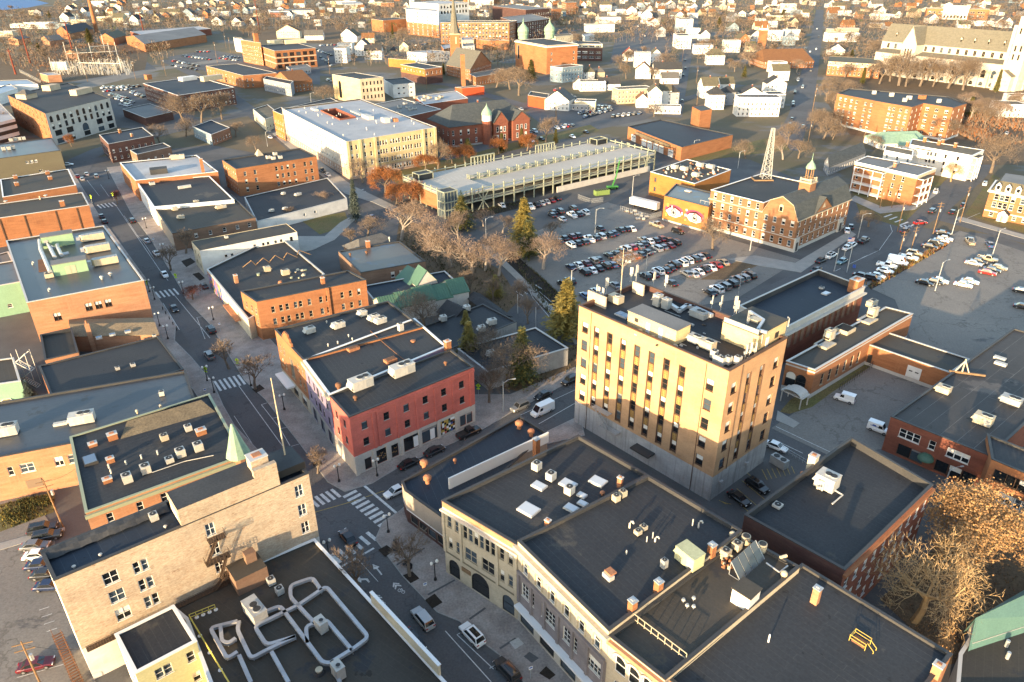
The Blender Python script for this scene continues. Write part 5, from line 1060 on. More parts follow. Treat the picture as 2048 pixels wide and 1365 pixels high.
m4,P4m=gb('brick_shop','low brown brick shop with cream roof units and a row of windows','I',(905,252),(1008,402),(1495,308),H4m,'brick_brown','roof_brown',sq=False,near=True,par=.35,cope='coping_dark',walls={0:'beige_panel'},wins=((1,[.26,.43,.60,.76,.91],1.1,1.5,[3.6],0,0,'dh'),),pblind=.1)
e4m=(P4m[2]-P4m[1]).normalized()
for x,y,l,lb in((1025,262,1.7,'front small cream unit on the brown brick shop'),(1150,222,1.8,'rear small cream unit on the brown brick shop'),(1060,310,2.1,'cream unit nearest the eaves of the brown brick shop'),(1295,250,3.6,'large cream air handler on the brown brick shop')):hvac(G('I',x,y,H4m).to_2d(),e4m,l,1.8,1.2,lb,H4m-.35,'unit_tan',fans=1)
H3m=7.6
m3,P3m=gb('white_shop','shop with a long white side wall and dark two-level roof','I',(800,100),(900,247),(1370,205),H3m,'paint_white','roof_dark',sq=False,near=True,par=.4,cope='coping_white',wins=((0,[.3,.5,.7],1.0,1.5,[4.0],0,0,'dh'),))
q=G('I',890,112,H3m).to_2d();condenser(q,e4m,'twin louvred white unit at the street end of the white shop',H3m-.4,2.0,1.2);m=MB();q=G('I',1080,130,H3m).to_2d();m.obox(q,e4m,5.0,1.2,H3m-.4,H3m+.6,'unit');m.build('roof_monitor',m3)
H2m=9.0
m2,P2m=gb('white_roof_building','brick building with a bright white stepped roof and tall orange chimney','I',(702,-12),(792,92),(1275,40),H2m,'brick_orange','roof_white',sq=False,near=True,par=.6,cope='coping_white',wins=((0,[.3,.6],1.2,1.8,[5.0],0,0,'dh'),))
chimney_part(m2,G('I',1190,45,H2m-.6).to_2d(),(P2m[2]-P2m[1]),1.3,1.1,H2m-.6,6.0,'brick_orange');hvac(G('L',1040,925,H2m).to_2d(),(P2m[2]-P2m[1]).normalized(),6.0,2.4,2.0,'long cream air handler on the bright white roof',H2m-.6,'unit_tan');m=MB();q=G('I',930,40,H2m).to_2d();m.obox(q,P2m[2]-P2m[1],7,5,H2m-.6,H2m+1.6,'roof_dark','roof_dark');m.build('roof_monitor',m2)
H1m=9.5
m1,P1m=gb('dark_brick_block','dark brick street block with a pale sunlit cornice','V',(1128,512),(1232,618),(1745,522),H1m,'brick_dark','roof_blue',sq=False,par=.5,cope='coping',wins='auto',near=True)
chimney_part(m1,G('V',1365,480,H1m).to_2d(),(P1m[2]-P1m[1]),1.2,1.0,H1m-.5,1.8,'brick_orange');chimney_part(m1,G('V',1500,520,H1m).to_2d(),(P1m[2]-P1m[1]),1.0,1.0,H1m-.5,1.4,'brick_peach')
H10=12.0
m10,P10=gb('brick_block','three-storey orange brick block with tan blinds behind the white roof','L',(1300,937),(1378,990),(1852,915),H10,'brick_orange','roof_dark',sq=False,par=.4,near=True,cope='coping_dark',frame='trim_tan',wins=((1,[.10,.22,.48,.55,.62,.70,.84,.92],1.2,1.9,[8.4,5.0,1.6],0,0,'dh'),(0,'a')),pblind=.5)
for i,(x,y) in enumerate(((1570,925),(1600,930),(1610,905),(1640,925))):condenser(G('L',x,y,H10),(P10[2]-P10[1]).normalized(),'pale condenser grouped on the three-storey brick roof',H10-.4,1.6,1.4,'condensers on the three-storey brick roof')
m=MB();q=G('L',1515,905,H10);m.frus((q.x,q.y),2.2,.2,H10-.4,H10+2.4,'unit_tan',4);m.build('roof_lantern',m10)
m11,P11=gb('low_roof_building','low black-roofed annex with a long white wall by the garden path','I',(1430,190),(1502,333),(2030,197),4.6,'paint_white','roof_dark',sq=False,near=True,par=.4,cope='coping',wins=((1,[.5,.62],1.0,1.0,[2.0],0,0,'dh'),))
for x,y,l,lb in((1660,170,1.4,'small white vent box on the low black annex'),(1745,175,2.6,'cream air handler on the low black annex'),(1590,270,1.6,'white curb unit near the annex wall'),(1670,258,1.5,'square white unit near the annex wall')):hvac(G('I',x,y,4.6).to_2d(),(P11[2]-P11[1]).normalized(),l,1.3,1.0,lb,4.2,'unit',fans=1)
# courtyard behind the street
m9,P9m=gb('puddled_roof_building','low brown brick building with rain puddles on its flat roof','J',(-10,505),(120,632),(500,565),6.0,'brick_brown','roof_puddle',sq=False,near=True,par=.2,cope='coping_dark',wins=((1,[.48,.61,.74,.86],1.2,1.9,[2.6],0,0,'dh'),),pblind=.9)
chimney_part(m9,G('J',165,480,6).to_2d(),(P9m[2]-P9m[1]),1.3,1.0,5.8,2.2,'brick_orange');vent_part(m9,G('J',290,445,6),5.8,.3,1.6,'unit');vent_part(m9,G('J',155,515,6),5.8,.5,.8,'rust');vent_part(m9,G('J',60,530,6),5.8,.4,1.0,'rust')
pitched('hip_roof_pavilion','grey hip-roofed pavilion beside the puddled roof building',square_up(rect3('J',(20,470),(120,520),(300,440),4.0)),4.0,7.0,1,'brick_brown','shingle_grey',hip=3,wins=(),chim=False,cat='pavilion')
PGm=square_up(rect3('J',(130,700),(250,850),(750,735),5.2))
gl=building('gallery_building','pale low building with dark roof behind the green metal roofs',[PGm[0],lerp(PGm[0],PGm[1],.52),lerp(PGm[3],PGm[2],.52),PGm[3]],4.6,'paint_white','roof_blue',.4,near=True)
gq=[lerp(PGm[0],PGm[1],.55),PGm[1],PGm[2],lerp(PGm[3],PGm[2],.55)];gL=(gq[2]-gq[1]).length;ge=(gq[2]-gq[1])/gL;gn=Vector((-ge.y,ge.x));gw=(gq[0]-gq[1]).length
for i in range(5):
 s0=gL*i/5;s1=gL*(i+1)/5-.05;hh=(4.6,5.0,5.4,4.8,5.4)[i];sh=(0,1.0,2.0,3.2,5.0)[i]
 Q=[gq[1]+ge*s0+gn*(gw+sh*.2),gq[1]+ge*s0+gn*sh*.2,gq[1]+ge*s1+gn*sh*.2,gq[1]+ge*s1+gn*(gw+sh*.2)]
 r_=pitched('green_roof_bay','bay of the pale building under a ribbed green metal roof',Q,hh,hh+2.6,1,'concrete_light','metal_green',wins=(),chim=False,near=True,cat='building',group='green roofed bays in the courtyard',over=.25)
 rb=MB()
 for j in range(7):
  u=s0+(s1-s0)*(j+.5)/7;p0=gq[1]+ge*u+gn*(sh*.2-.25);p1=gq[1]+ge*u+gn*(gw/2+sh*.2)
  rb.beam((*p0,hh-.1),(*p1,hh+2.72),.07,.09,'metal_green')
 rb.build('roof_ribs',r_)
for k,(A,B,C,h,r) in enumerate((((325,660),(400,710),(520,650),4.0,7.0),((405,670),(450,705),(520,640),5.0,9.0))):
 pitched('green_gable',('low','steep')[k]+' green metal gable between the puddled roof and the pale bays',square_up(rect3('J',A,B,C,h)),h,r,0,'concrete_light','metal_green',wins=(),chim=False,near=True,cat='building',over=.2)
pitched('dark_shed','small black gabled shed among the courtyard roofs',square_up(rect3('J',(575,855),(660,905),(770,860),3.6)),3.6,6.0,0,'trim_dark','shingle_dark',wins=(),chim=False,cat='shed',near=True)
pitched('covered_walk','long black roofed covered walk along the side street',rect3('J',(750,775),(930,910),(1000,885),3.2),3.2,4.2,0,'trim_dark','shingle_dark',wins=(),chim=False,cat='shelter',near=True)
cy,PCY=gb('concrete_building','low grey concrete building with a dark roof between bare trees','A',(1215,200),(1390,335),(1862,195),5.0,'concrete','roof_dark',sq=False,near=True,par=.3,cope='coping')
cy2,PCY2=gb('concrete_building','dark flat-roofed rear wing of the concrete building','A',(960,90),(1150,210),(1560,40),4.4,'concrete','roof_dark',sq=False,near=True,par=.3,cope='coping_dark')
for k,x,y,l,lb in(('J',743,850,1.6,'white box unit beside the black gabled shed'),('J',605,910,1.6,'white box unit behind the green roof trees'),('J',890,930,2.2,'long white unit on the courtyard rear wing'),('J',830,970,1.7,'square white unit next to the long one in the courtyard'),('A',1595,155,2.0,'white unit on the grey concrete building'),('A',1410,240,1.8,'low grey unit at the concrete building corner')):hvac(G(k,x,y,4.6).to_2d(),ge,l,1.5,1.5,lb,4.4,'unit',fans=1)
tb,P_=gb('terrace_block','low brown terrace block with a brick parapet below the peach brick wall','B',(235,30),(262,178),(458,132),6.4,'brick_peach','roof_brown',sq=False,near=True,par=.7,cope='coping_dark')
gb('white_annex','low tan annex against the green rendered wall','B',(-120,190),(-90,330),(120,300),5.5,'stucco_green','roof_brown',sq=False,near=True,par=.3,cope='coping')
gb('flat_roof_annex','small grey-roofed annex behind the green wall building','W',(-120,560),(-60,700),(150,640),8.6,'brick_peach','roof_grey',sq=False,near=True,par=.3,cope='coping')
st_=thing('scaffold_stair','pale scaffold stair tower beside the terrace block','stair',(*G('B',190,330).to_2d(),0));m=MB();q=G('B',190,330).to_2d()
for i in range(2):
 for j in range(2):m.beam((q.x-1.6+3.2*i,q.y-1+2*j,0),(q.x-1.6+3.2*i,q.y-1+2*j,9.5),.1,.1,'unit')
m.build('upright',st_)
for k in range(4):
 m=MB();z=k*2.3;s_=1 if k%2 else-1
 for y in(-.7,.7):m.beam((q.x-1.5*s_,q.y+y,z),(q.x+1.5*s_,q.y+y,z+2.3),.08,.18,'unit')
 for t in range(8):m.box(q.x-1.5*s_+3*s_*t/8-.15,q.x-1.5*s_+3*s_*t/8+.15,q.y-.7,q.y+.7,z+.28*t,z+.28*t+.04,'unit')
 m.build('flight',st_)
# post office group and right-hand brick buildings
HPO=10.6
fa=G('_',1478,612,HPO).to_2d();ff=G('_',1637,539,HPO).to_2d();fr=G('_',1730,574,HPO).to_2d();fnr=fa+fr-ff
po_h=building('post_office_hall','tall brick hall of the post office with a blue-black sunken roof and stone parapet',[fa,fnr,fr,ff],HPO,'brick_red','roof_blue',1.6,near=True,cope='coping',bands=((8.6,HPO,'concrete_light'),),wins=())
poe=(fr-fnr).normalized();pon=Vector((poe.y,-poe.x));pol=(fr-fnr).length
for i in range(12):ob('pilaster',po_h,fnr+poe*(pol*(.06+.075*i))+pon*.15,poe,1.3,.3,4.5,8.4,'brick_brown')
ob('cornice',po_h,lerp(fnr,fr,.5)+pon*.4,poe,pol+.6,.9,8.6,9.0,'concrete_light')
chimney_part(po_h,fr-poe*1.2-pon*2.0,poe,3.4,2.6,HPO-1.6,3.6,'brick_orange');skylight_part(po_h,G('P',235,765,HPO-1.6).to_2d(),poe,2.4,1.6,HPO-1.6);condenser(G('P',195,722,HPO-1.6),poe,'small dark vent box in the sunken post office roof',HPO-1.6,1.1,.7,None,'unit_grey')
HPL=7.6
pol_,PPL=gb('post_office_wing','low brick post office wing with arched entrance windows and lit side wall','D',(395,452),(580,511),(1200,152),HPL,'brick_orange','roof_brown',sq=False,near=True,par=.4,cope='coping',walls={0:'brick_orange'},bands=((0,1.2,'concrete_light'),(6.7,7.1,'concrete_light')),wins=((1,[.09,.16,.235,.305,.375,.44],1.3,3.0,[2.2],0,0,'dh','trim_tan'),(0,[.25,.6],2.4,4.0,[1.3],0,0,'arch','trim_dark')),pblind=.2)
zl=HPL-.4;ple=(PPL[2]-PPL[1]).normalized()
for x,y,l,w in((640,350,4.5,3.4),(910,195,4.5,3.4)):m=MB();q=G('D',x,y,zl).to_2d();m.obox(q,ple,l,w,zl,zl+.45,'unit_tan');m.obox(q,ple,l-.5,w-.5,zl+.45,zl+.5,'unit_grey');m.build('plant_kerb',pol_)
hvac(G('D',665,315,zl+.5).to_2d(),ple,2.4,1.8,2.6,'tall tan air handler on the front platform of the post office wing',zl+.5,'unit_tan');hvac(G('D',940,170,zl+.5).to_2d(),ple,2.4,1.8,2.6,'tall tan air handler on the rear platform of the post office wing',zl+.5,'unit_tan');hvac(G('D',935,105,zl).to_2d(),ple,3.0,1.8,1.6,'low tan air handler at the far end of the post office wing',zl,'unit_tan')
m=MB();q=G('D',765,262,zl).to_2d();m.obox(q,ple,4.0,3.6,zl,zl+1.0,'unit_tan');m.obox(q,ple,3.5,3.1,zl+1.0,zl+1.06,'dark_hole');m.build('shaft_kerb',pol_)
m=MB();q=PPL[1]-ple*1.0+Vector((ple.y,-ple.x))*(-3.5);m.obox(G('D',455,650,2.9).to_2d(),Vector((-ple.y,ple.x)),5.5,3.4,2.8,3.0,'concrete_light');
for i in range(8):a0,a1=math.pi*i/8,math.pi*(i+1)/8;qd=Vector((-ple.y,ple.x));c0=G('D',455,650,3).to_2d();m.poly([(*(c0+qd*2.2*math.cos(t)+ple*s),3.0+1.0*math.sin(t)) for t,s in((a0,-1.7),(a1,-1.7),(a1,1.7),(a0,1.7))],'concrete_light')
for s in(-1.5,1.5):
 for u in(-2.4,2.4):q2=G('D',455,650,2.9).to_2d()+Vector((-ple.y,ple.x))*u+ple*s;m.frus((q2.x,q2.y),.15,.15,0,2.8,'concrete_light',8)
m.build('porch',pol_)
dock,PDK=gb('loading_wing','single-storey brick loading wing with a white roller door behind the post office','D',(900,342),(1440,528),(1565,442),5.6,'brick_orange','roof_brown',sq=False,near=True,par=.3,cope='coping',bands=((0,.9,'concrete_light'),),wins=())
m=MB();q0,q1=PDK[0],PDK[1];de=(q1-q0).normalized();dn=Vector((de.y,-de.x));dL=(q1-q0).length;m.obox(q0+de*dL*.62+dn*.06,de,3.2,.14,1.0,4.0,'paint_white');m.obox(q0+de*(dL*.62-.7)+dn*.14,de,.8,.04,2.6,2.9,'trim_dark');m.obox(q0+de*(dL*.62+.7)+dn*.14,de,.8,.04,2.6,2.9,'trim_dark');m.build('roller_door',dock)
ob('door',dock,q0+de*dL*.09+dn*.06,de,1.0,.14,1.0,3.2,'trim_dark')
HRB=8.2
rb_,PRB=gb('seamed_roof_building','broad brick building with pale seams across its dark roof and tall shop windows','D',(1840,245),(1060,805),(1690,1056),HRB,'brick_red','roof_seamed',sq=False,near=True,par=.25,cope='coping_dark',wins=((1,[.235],4.0,2.0,[4.6],0,0,'triple'),(1,[.47],1.2,2.0,[4.6],0,0,'dh'),(1,[.73],4.0,2.0,[4.6],0,0,'triple'),(1,[.06,.22,.36,.62,.75,.88],2.6,2.6,[.5],0,0,'store','trim_brown')))
zb=HRB-.25;rbe=(PRB[2]-PRB[1]).normalized()
m=MB();q=PRB[1]+rbe*((PRB[2]-PRB[1]).length*.46)+Vector((rbe.y,-rbe.x))*.8;m.lathe((q.x,q.y),[(1.5,2.6),(1.4,3.0),(1.0,3.5),(.0,3.8)],'metal_green',12);m.build('awning',rb_)
hvac(G('D',1390,650,zb).to_2d(),rbe,2.6,2.0,1.4,'cream louvred air handler at the rear of the seamed roof',zb,'unit_tan');hvac(G('D',1640,850,zb).to_2d(),rbe,3.2,2.2,2.0,'cream twin-fan air handler at the front of the seamed roof',zb,'unit_tan');hvac(G('D',1820,720,zb).to_2d(),rbe,3.6,2.2,1.4,'grey-white air handler at the right of the seamed roof',zb,'unit_grey')
for x,y in((1750,440),(1755,475)):m=MB();q=G('D',x,y,zb).to_2d();m.obox(q,rbe,2.4,1.2,zb,zb+.5,'unit');m.build('roof_vent',rb_)
m=MB();p0=G('D',1430,515,zb+.3);p1=G('D',1660,545,zb+.3);m.beam(p0,p1,.4,.4,'wood');pm=lerp(p0,p1,.35);m.beam(lerp(p0,p1,.15),pm+Vector((0,0,3)),.2,.2,'paint_cream');m.beam(lerp(p0,p1,.55),pm+Vector((0,0,3)),.2,.2,'paint_cream');m.beam(pm,pm+Vector((0,0,3.4)),.2,.2,'paint_cream');m.build('sign_frame',rb_)
f2_,PF2=gb('brick_block','taller orange brick building with dark windows behind the autumn trees','D',(1672,915),(1700,1075),(2300,1330),9.4,'brick_orange','roof_dark',sq=False,near=True,par=.3,cope='coping_dark',wins=((1,[.21],4.2,2.4,[5.4],0,0,'pair','trim_brown'),(1,[.11,.33,.5],4.2,2.2,[1.6],0,0,'triple'),(1,[.45,.6],4.2,2.4,[5.4],0,0,'pair','trim_brown')))
gr=pitched('green_roof_hall','hall under a ribbed teal metal roof behind the dark yard',[G('H',1540,1020,6).to_2d(),G('H',1560,1120,6).to_2d(),G('H',2300,880,6).to_2d(),G('H',2250,560,6).to_2d()],6.0,9.5,1,'siding_grey','metal_teal',wins=(),chim=False,near=True,cat='hall',over=.5)
Plw=[G('H',1475,1190,5).to_2d(),G('H',1455,1420,5).to_2d(),G('H',2200,1420,5).to_2d(),G('H',2200,960,5).to_2d(),G('H',1580,1030,5).to_2d()]
lw=building('flat_roof_shop','olive flat roof with standing vents beside the teal metal hall',Plw,5.2,'siding_grey','roof_brown',.2,near=True,cope='coping')
for x,y in((1770,1140),(1775,1215)):vent_part(lw,G('H',x,y,5),5.0,.25,1.2,'galv','pipe')
# brick city building with gambrel roof, mural wing and orange annex
HCB=14.0
cb=rect3('Q',(655,352),(1450,718),(1945,520),HCB)
# footprint by its eaves line: long wing (left) and gambrel cross wing (right)
cA=G('Q',640,505,12.6).to_2d();cB=G('Q',1110,628,12.6).to_2d();cC=G('Q',1440,720,12.0).to_2d();cD=G('Q',1940,525,12.0).to_2d()
ce=(cC-cA).normalized();cw=(cD-cC);cwn=(cw-ce*cw.dot(ce));cwl=cwn.length;cwn.normalize()
cLn=(cC-cA).length;cm=(cB-cA).length
wing=[cA,cA+ce*cm,cA+ce*cm+cwn*cwl*.92,cA+cwn*cwl*.92]
cwing=building('city_brick_wing','long brick wing of the civic building with a flat roof and white sashes',wing,14.6,'brick_civic','roof_dark',.4,near=True,cope='coping_white',frame='trim_white',bands=((0,1.2,'concrete_light'),(4.6,4.9,'concrete_light')),wins=((0,6,1.2,2.0,[1.8,5.4,8.6,12.0],1.6,1.6,'dh'),),cornice=((0,),11.2,.45,.5,'trim_tan'),pblind=.35)
gw_=[cA+ce*(cm+.05),cC,cC+cwn*cwl,cA+ce*(cm+.05)+cwn*cwl]
def gambrel(P,label):
 a_,b_,c_,d_=P;c0=sum(P,Vector((0,0)))/4;root=thing('civic_building',label,'building',(c0.x,c0.y,0));FOOT.append((P,14));mb=MB();ze,zk,zt=11.6,16.2,18.4;W=(b_-a_).length;Lg=(c_-b_).length;e=(b_-a_)/W;n=(c_-b_)/Lg
 ops0=[];ops1=[]
 for z,h,st in((1.8,2.1,'dh'),(5.4,2.0,'dh'),(8.8,2.0,'dh')):
  for i in range(4):x=W*(.12+.25*i);ops0.append((x-.65,x+.65,z,z+h));put_window(root,a_,e,x,z,1.3,h,st,'brick_civic','trim_white',True,.3)
  for i in range(10):x=Lg*(.05+.1*i);ops1.append((x-.6,x+.6,z,z+h));put_window(root,b_,n,x,z,1.2,h,st,'brick_civic','trim_white',True,.2)
 wall_face(mb,a_,b_,0,ze,ops0,'brick_civic',[(0,1.2,'concrete_light'),(4.6,4.9,'concrete_light')]);wall_face(mb,b_,c_,0,ze,ops1,'brick_civic',[(0,1.2,'concrete_light'),(4.6,4.9,'concrete_light')]);wall_face(mb,c_,d_,0,ze,[],'brick_civic');wall_face(mb,d_,a_,0,ze,[],'brick_civic')
 prof=[(0,ze),(.17,zk),(.5,zt),(.83,zk),(1,ze)]
 for Q,dirn in(((a_,b_),1),((d_,c_),-1)):
  L=[(*(Q[0]+(Q[1]-Q[0])*t),z) for t,z in prof];mb.poly(L[::1] if dirn<0 else L[::-1],'brick_civic')
 mb.build('wall',root);rf=MB();ov=.35
 pp=[(-.02,ze-.4),(.17,zk+.12),(.5,zt+.12),(.83,zk+.12),(1.02,ze-.4)]
 for(t0,z0_),(t1,z1_) in zip(pp,pp[1:]):
  p0=a_+e*W*t0-n*ov;p1=a_+e*W*t1-n*ov;q0=d_+e*W*t0+n*ov;q1=d_+e*W*t1+n*ov
  rf.poly([(*p1,z1_),(*q1,z1_),(*q0,z0_),(*p0,z0_)][::-1],'slate');rf.poly([(*p0,z0_-.25),(*p1,z1_-.25),(*p1,z1_),(*p0,z0_)],'trim_tan');rf.poly([(*p0,z0_-.25),(*q0,z0_-.25),(*q1,z1_-.25),(*p1,z1_-.25)],'slate')
 ro=rf.build('roof',root)
 gg=MB() # gable over the street side
 g0=b_+n*Lg*.28+e*.15;g1=b_+n*Lg*.62+e*.15;gm_=(g0+g1)/2;bk=gm_-e*W*.42
 gg.poly([(*g0,ze-.3),(*g1,ze-.3),(*gm_,zk-.2)],'brick_civic');o_=e*.4
 gg.poly([(*(g0+o_),ze-.5),(*(gm_+o_),zk+.1),(*bk,zk+.1),(*(g0-e*W*.1),ze+.4)],'slate');gg.poly([(*(gm_+o_),zk+.1),(*(g1+o_),ze-.5),(*(g1-e*W*.1),ze+.4),(*bk,zk+.1)],'slate');gg.build('street_gable',root)
 lv=MB();q=gm_+e*.05;lv.poly([(*(q-n*1.2),ze+.9),(*(q+n*1.2),ze+.9),(*q,ze+2.8)],'trim_tan');lv.build('gable_louvre',root)
 fw=MB();q=(a_+b_)/2-n*.06;fw.obox(q,e,1.6,.1,ze+1.4,ze+3.2,'trim_tan');fw.frus((q.x,q.y),.0,.0,0,.01,'trim_tan',3) if False else None
 for i in range(8):t0,t1=math.pi*i/8,math.pi*(i+1)/8;fw.poly([(*(q-n*.05),ze+3.2),(*(q-n*.05+e*.8*math.cos(t0)),ze+3.2+.8*math.sin(t0)),(*(q-n*.05+e*.8*math.cos(t1)),ze+3.2+.8*math.sin(t1))],'trim_tan')
 fw.obox(q-n*.06,e,1.1,.06,ze+1.6,ze+3.1,'glass');fw.build('gable_window',root)
 cn=MB();cn.obox((b_+c_)/2+e*.25,n,Lg+.5,.5,ze-.7,ze-.4,'trim_tan');cn.build('cornice',root)
 dr_=MB();q=b_+n*Lg*.035+e*.3;dr_.obox(q,n,2.6,.6,0,5.0,'concrete_light');dr_.obox(q+e*.3,n,1.3,.1,.3,3.4,'trim_dark');dr_.build('corner_entrance',root);dr_=MB();q=b_+n*Lg*.86+e*.3;dr_.obox(q,n,3.2,.6,0,5.0,'concrete_light');dr_.obox(q+e*.3,n,1.5,.1,.3,3.4,'trim_dark');dr_.build('side_entrance',root)
 cu=a_+e*W*.5+n*Lg*.42;cp=MB();cp.obox(cu,e,4.2,4.2,15.5,20.4,'brick_civic');cp.obox(cu,e,4.8,4.8,20.4,20.9,'trim_tan');cb_=cp.build('belfry_base',root)
 cp=MB()
 for sx in(-1.9,1.9):
  for sy in(-1.9,1.9):cp.obox(cu+e*sx+n*sy,e,.4,.4,20.9,22.2,'trim_tan')
 for s in(-1.9,1.9):cp.obox(cu+e*s,n,3.6,.12,21.3,21.9,'trim_tan');cp.obox(cu+n*s,e,3.6,.12,21.3,21.9,'trim_tan')
 for i in range(8):t=i*math.pi/4;cp.frus((cu.x+1.25*math.cos(t),cu.y+1.25*math.sin(t)),.2,.2,20.9,25.2,'wood',6)
 cp.lathe((cu.x,cu.y),[(1.2,20.9),(1.2,21.6)],'trim_tan',8);cp.build('belfry',root);cp=MB();cp.lathe((cu.x,cu.y),[(1.7,25.2),(1.7,25.6),(1.3,26.6),(.5,27.6),(.12,28.2),(.05,30.6)],'copper_green',10);cp.build('belfry_dome',root)
 return root
civ=gambrel(gw_,'brick civic building with a slate gambrel roof, street gable and green-domed belfry')
zc=14.2
lt=thing('lattice_tower','grey steel lattice radio tower on the civic building roof','radio tower',(*G('Q',1140,360,zc).to_2d(),zc));m=MB();Ht=19.5;wb,wt=1.7,.5
def lc(i,z):w=wb+(wt-wb)*z/Ht;return Vector(((-1 if i in(0,3) else 1)*w,(-1 if i<2 else 1)*w,z))
for i in range(4):m.beam(lc(i,0),lc(i,Ht),.2,.2,'unit_grey')
link('leg',m.mesh('leg'),lt);m=MB();lv_=[Ht*(1-(1-t/9)**1.0) for t in range(10)]
for z0_,z1_ in zip(lv_,lv_[1:]):
 for i in range(4):j=(i+1)%4;m.beam(lc(i,z0_),lc(j,z1_),.1,.1,'unit_grey');m.beam(lc(j,z0_),lc(i,z1_),.1,.1,'unit_grey');m.beam(lc(i,z1_),lc(j,z1_),.1,.1,'unit_grey')
link('bracing',m.mesh('bracing'),lt);m=MB();m.box(-5,2.4,-2.6,2.6,-.1,.5,'wood');m.box(-4.6,2,-2.2,2.2,.5,.52,'dark_hole');link('base_frame',m.mesh('base_frame'),lt)
HMU=9.8
mu_,PMU=gb('mural_wing','orange brick wing with a painted pair of eyes on its side wall','Q',(330,400),(222,508),(628,612),HMU,'paint_orange','roof_puddle',sq=False,near=True,par=.3,cope='coping_dark',bands=((0,.7,'concrete_light'),))
me_=(PMU[2]-PMU[1]);mL=me_.length;me_.normalize();mn_=Vector((me_.y,-me_.x))
def wallpoly(o,s0,z0_,L,mm,y):o.poly([(*(PMU[1]+me_*(s0+x)+mn_*y),z0_+z) for x,z in L],mm)
mp=MB();ell=lambda cx,cz,rx,rz,n=16,a0=0,a1=2*math.pi:[(cx+rx*math.cos(a0+(a1-a0)*i/n),cz+rz*math.sin(a0+(a1-a0)*i/n)) for i in range(n+1 if a1-a0<6 else n)]
def rect(x0,x1,z0_,z1_):return[(x0,z0_),(x1,z0_),(x1,z1_),(x0,z1_)]
for s in(mL*.25,mL*.72):
 wallpoly(mp,s,4.2,ell(0,.9,mL*.21,2.1,18),'mural_pink',.02)
 wallpoly(mp,s,4.2,[(-mL*.18,.1),(-mL*.10,-1.5),(mL*.05,-1.75),(mL*.17,-.6),(mL*.13,.9),(mL*.02,1.75),(-mL*.1,1.45)],'sign_white',.04)
 wallpoly(mp,s,4.2,ell(0,.1,1.35,1.6),'car_charcoal',.06);wallpoly(mp,s,4.2,ell(0,.1,1.1,1.3),'unit_grey',.08);wallpoly(mp,s,4.2,ell(0,.1,.55,.65),'black_iron',.10);wallpoly(mp,s,4.2,ell(.3,.5,.2,.22),'sign_white',.12)
 wallpoly(mp,s,4.2,[(-mL*.2,.3),(-mL*.1,1.6),(mL*.02,1.95),(mL*.13,1.1),(mL*.18,-.4),(mL*.15,1.4),(mL*.03,2.6),(-mL*.1,2.2)],'black_iron',.05)
for i in range(26):
 s=rnd.uniform(.02,.95)*mL;z=rnd.uniform(1.5,6.3)
 if rnd.random()<.6 and abs(s-mL*.25)<mL*.16 or abs(s-mL*.72)<mL*.16:continue
 w=rnd.uniform(.5,1.3);h=rnd.uniform(.6,1.6);wallpoly(mp,s,z,[(0,0),(w,.2),(w*.7,h),(-.2,h*.8)],rnd.choice(['paint_red','leaf_orange','sign_white','rail_yellow','unit','paint_vermilion']),.03+.001*i)
mp.build('mural',mu_)
m=MB();q=G('Q',440,463,HMU).to_2d();m.obox(q,me_,2.6,1.4,HMU-.3,HMU+.1,'unit');m.build('skylight',mu_);m=MB();q=G('Q',590,580,HMU);
for t in(-2,0,2):m.beam((*(q.to_2d()+me_*t),HMU-.3),(*(q.to_2d()+me_*t),HMU+.9),.08,.08,'unit')
m.beam((*(q.to_2d()-me_*2),HMU+.9),(*(q.to_2d()+me_*2),HMU+.9),.08,.08,'unit');m.build('roof_rail',mu_)
HOA=10.0
oa,POA=gb('orange_annex','bright orange annex with a roof crowded by air handlers','Q',(430,178),(95,292),(500,400),HOA,'paint_orange','roof_brown',sq=False,near=True,par=.3,cope='coping_white',frame='trim_brown',wins=((1,[.13,.85],1.2,1.7,[2.4,6.4],0,0,'dh'),(1,[.55],1.3,2.2,[.3],0,0,'dh')),pblind=0)
oae=(POA[2]-POA[1]).normalized()
for x,y,l,lb in((315,260,2.6,'white air handler at the rear of the orange annex roof'),(400,275,3.0,'dirty white air handler in the middle of the orange annex roof'),(545,240,2.8,'grey-white air handler by the far parapet of the orange annex'),(505,330,2.6,'white air handler nearest the front of the orange annex'),(640,255,3.4,'flat dark air handler at the right of the orange annex roof')):hvac(G('Q',x,y,HOA).to_2d(),oae,l,1.9,1.7,lb,HOA-.3,'unit_grey' if x==640 else 'unit')
m=MB()
for i in range(60):
 u,w=rnd.uniform(.08,.92),rnd.uniform(.1,.9);p=POA[1]+(POA[2]-POA[1])*u+(POA[0]-POA[1])*w;m.obox(p,oae,rnd.uniform(.3,1.2),rnd.uniform(.2,.6),HOA-.3,HOA+rnd.uniform(0,.7),rnd.choice(['clay','unit_tan','unit','rust','unit_grey']))
m.build('pipework',oa)
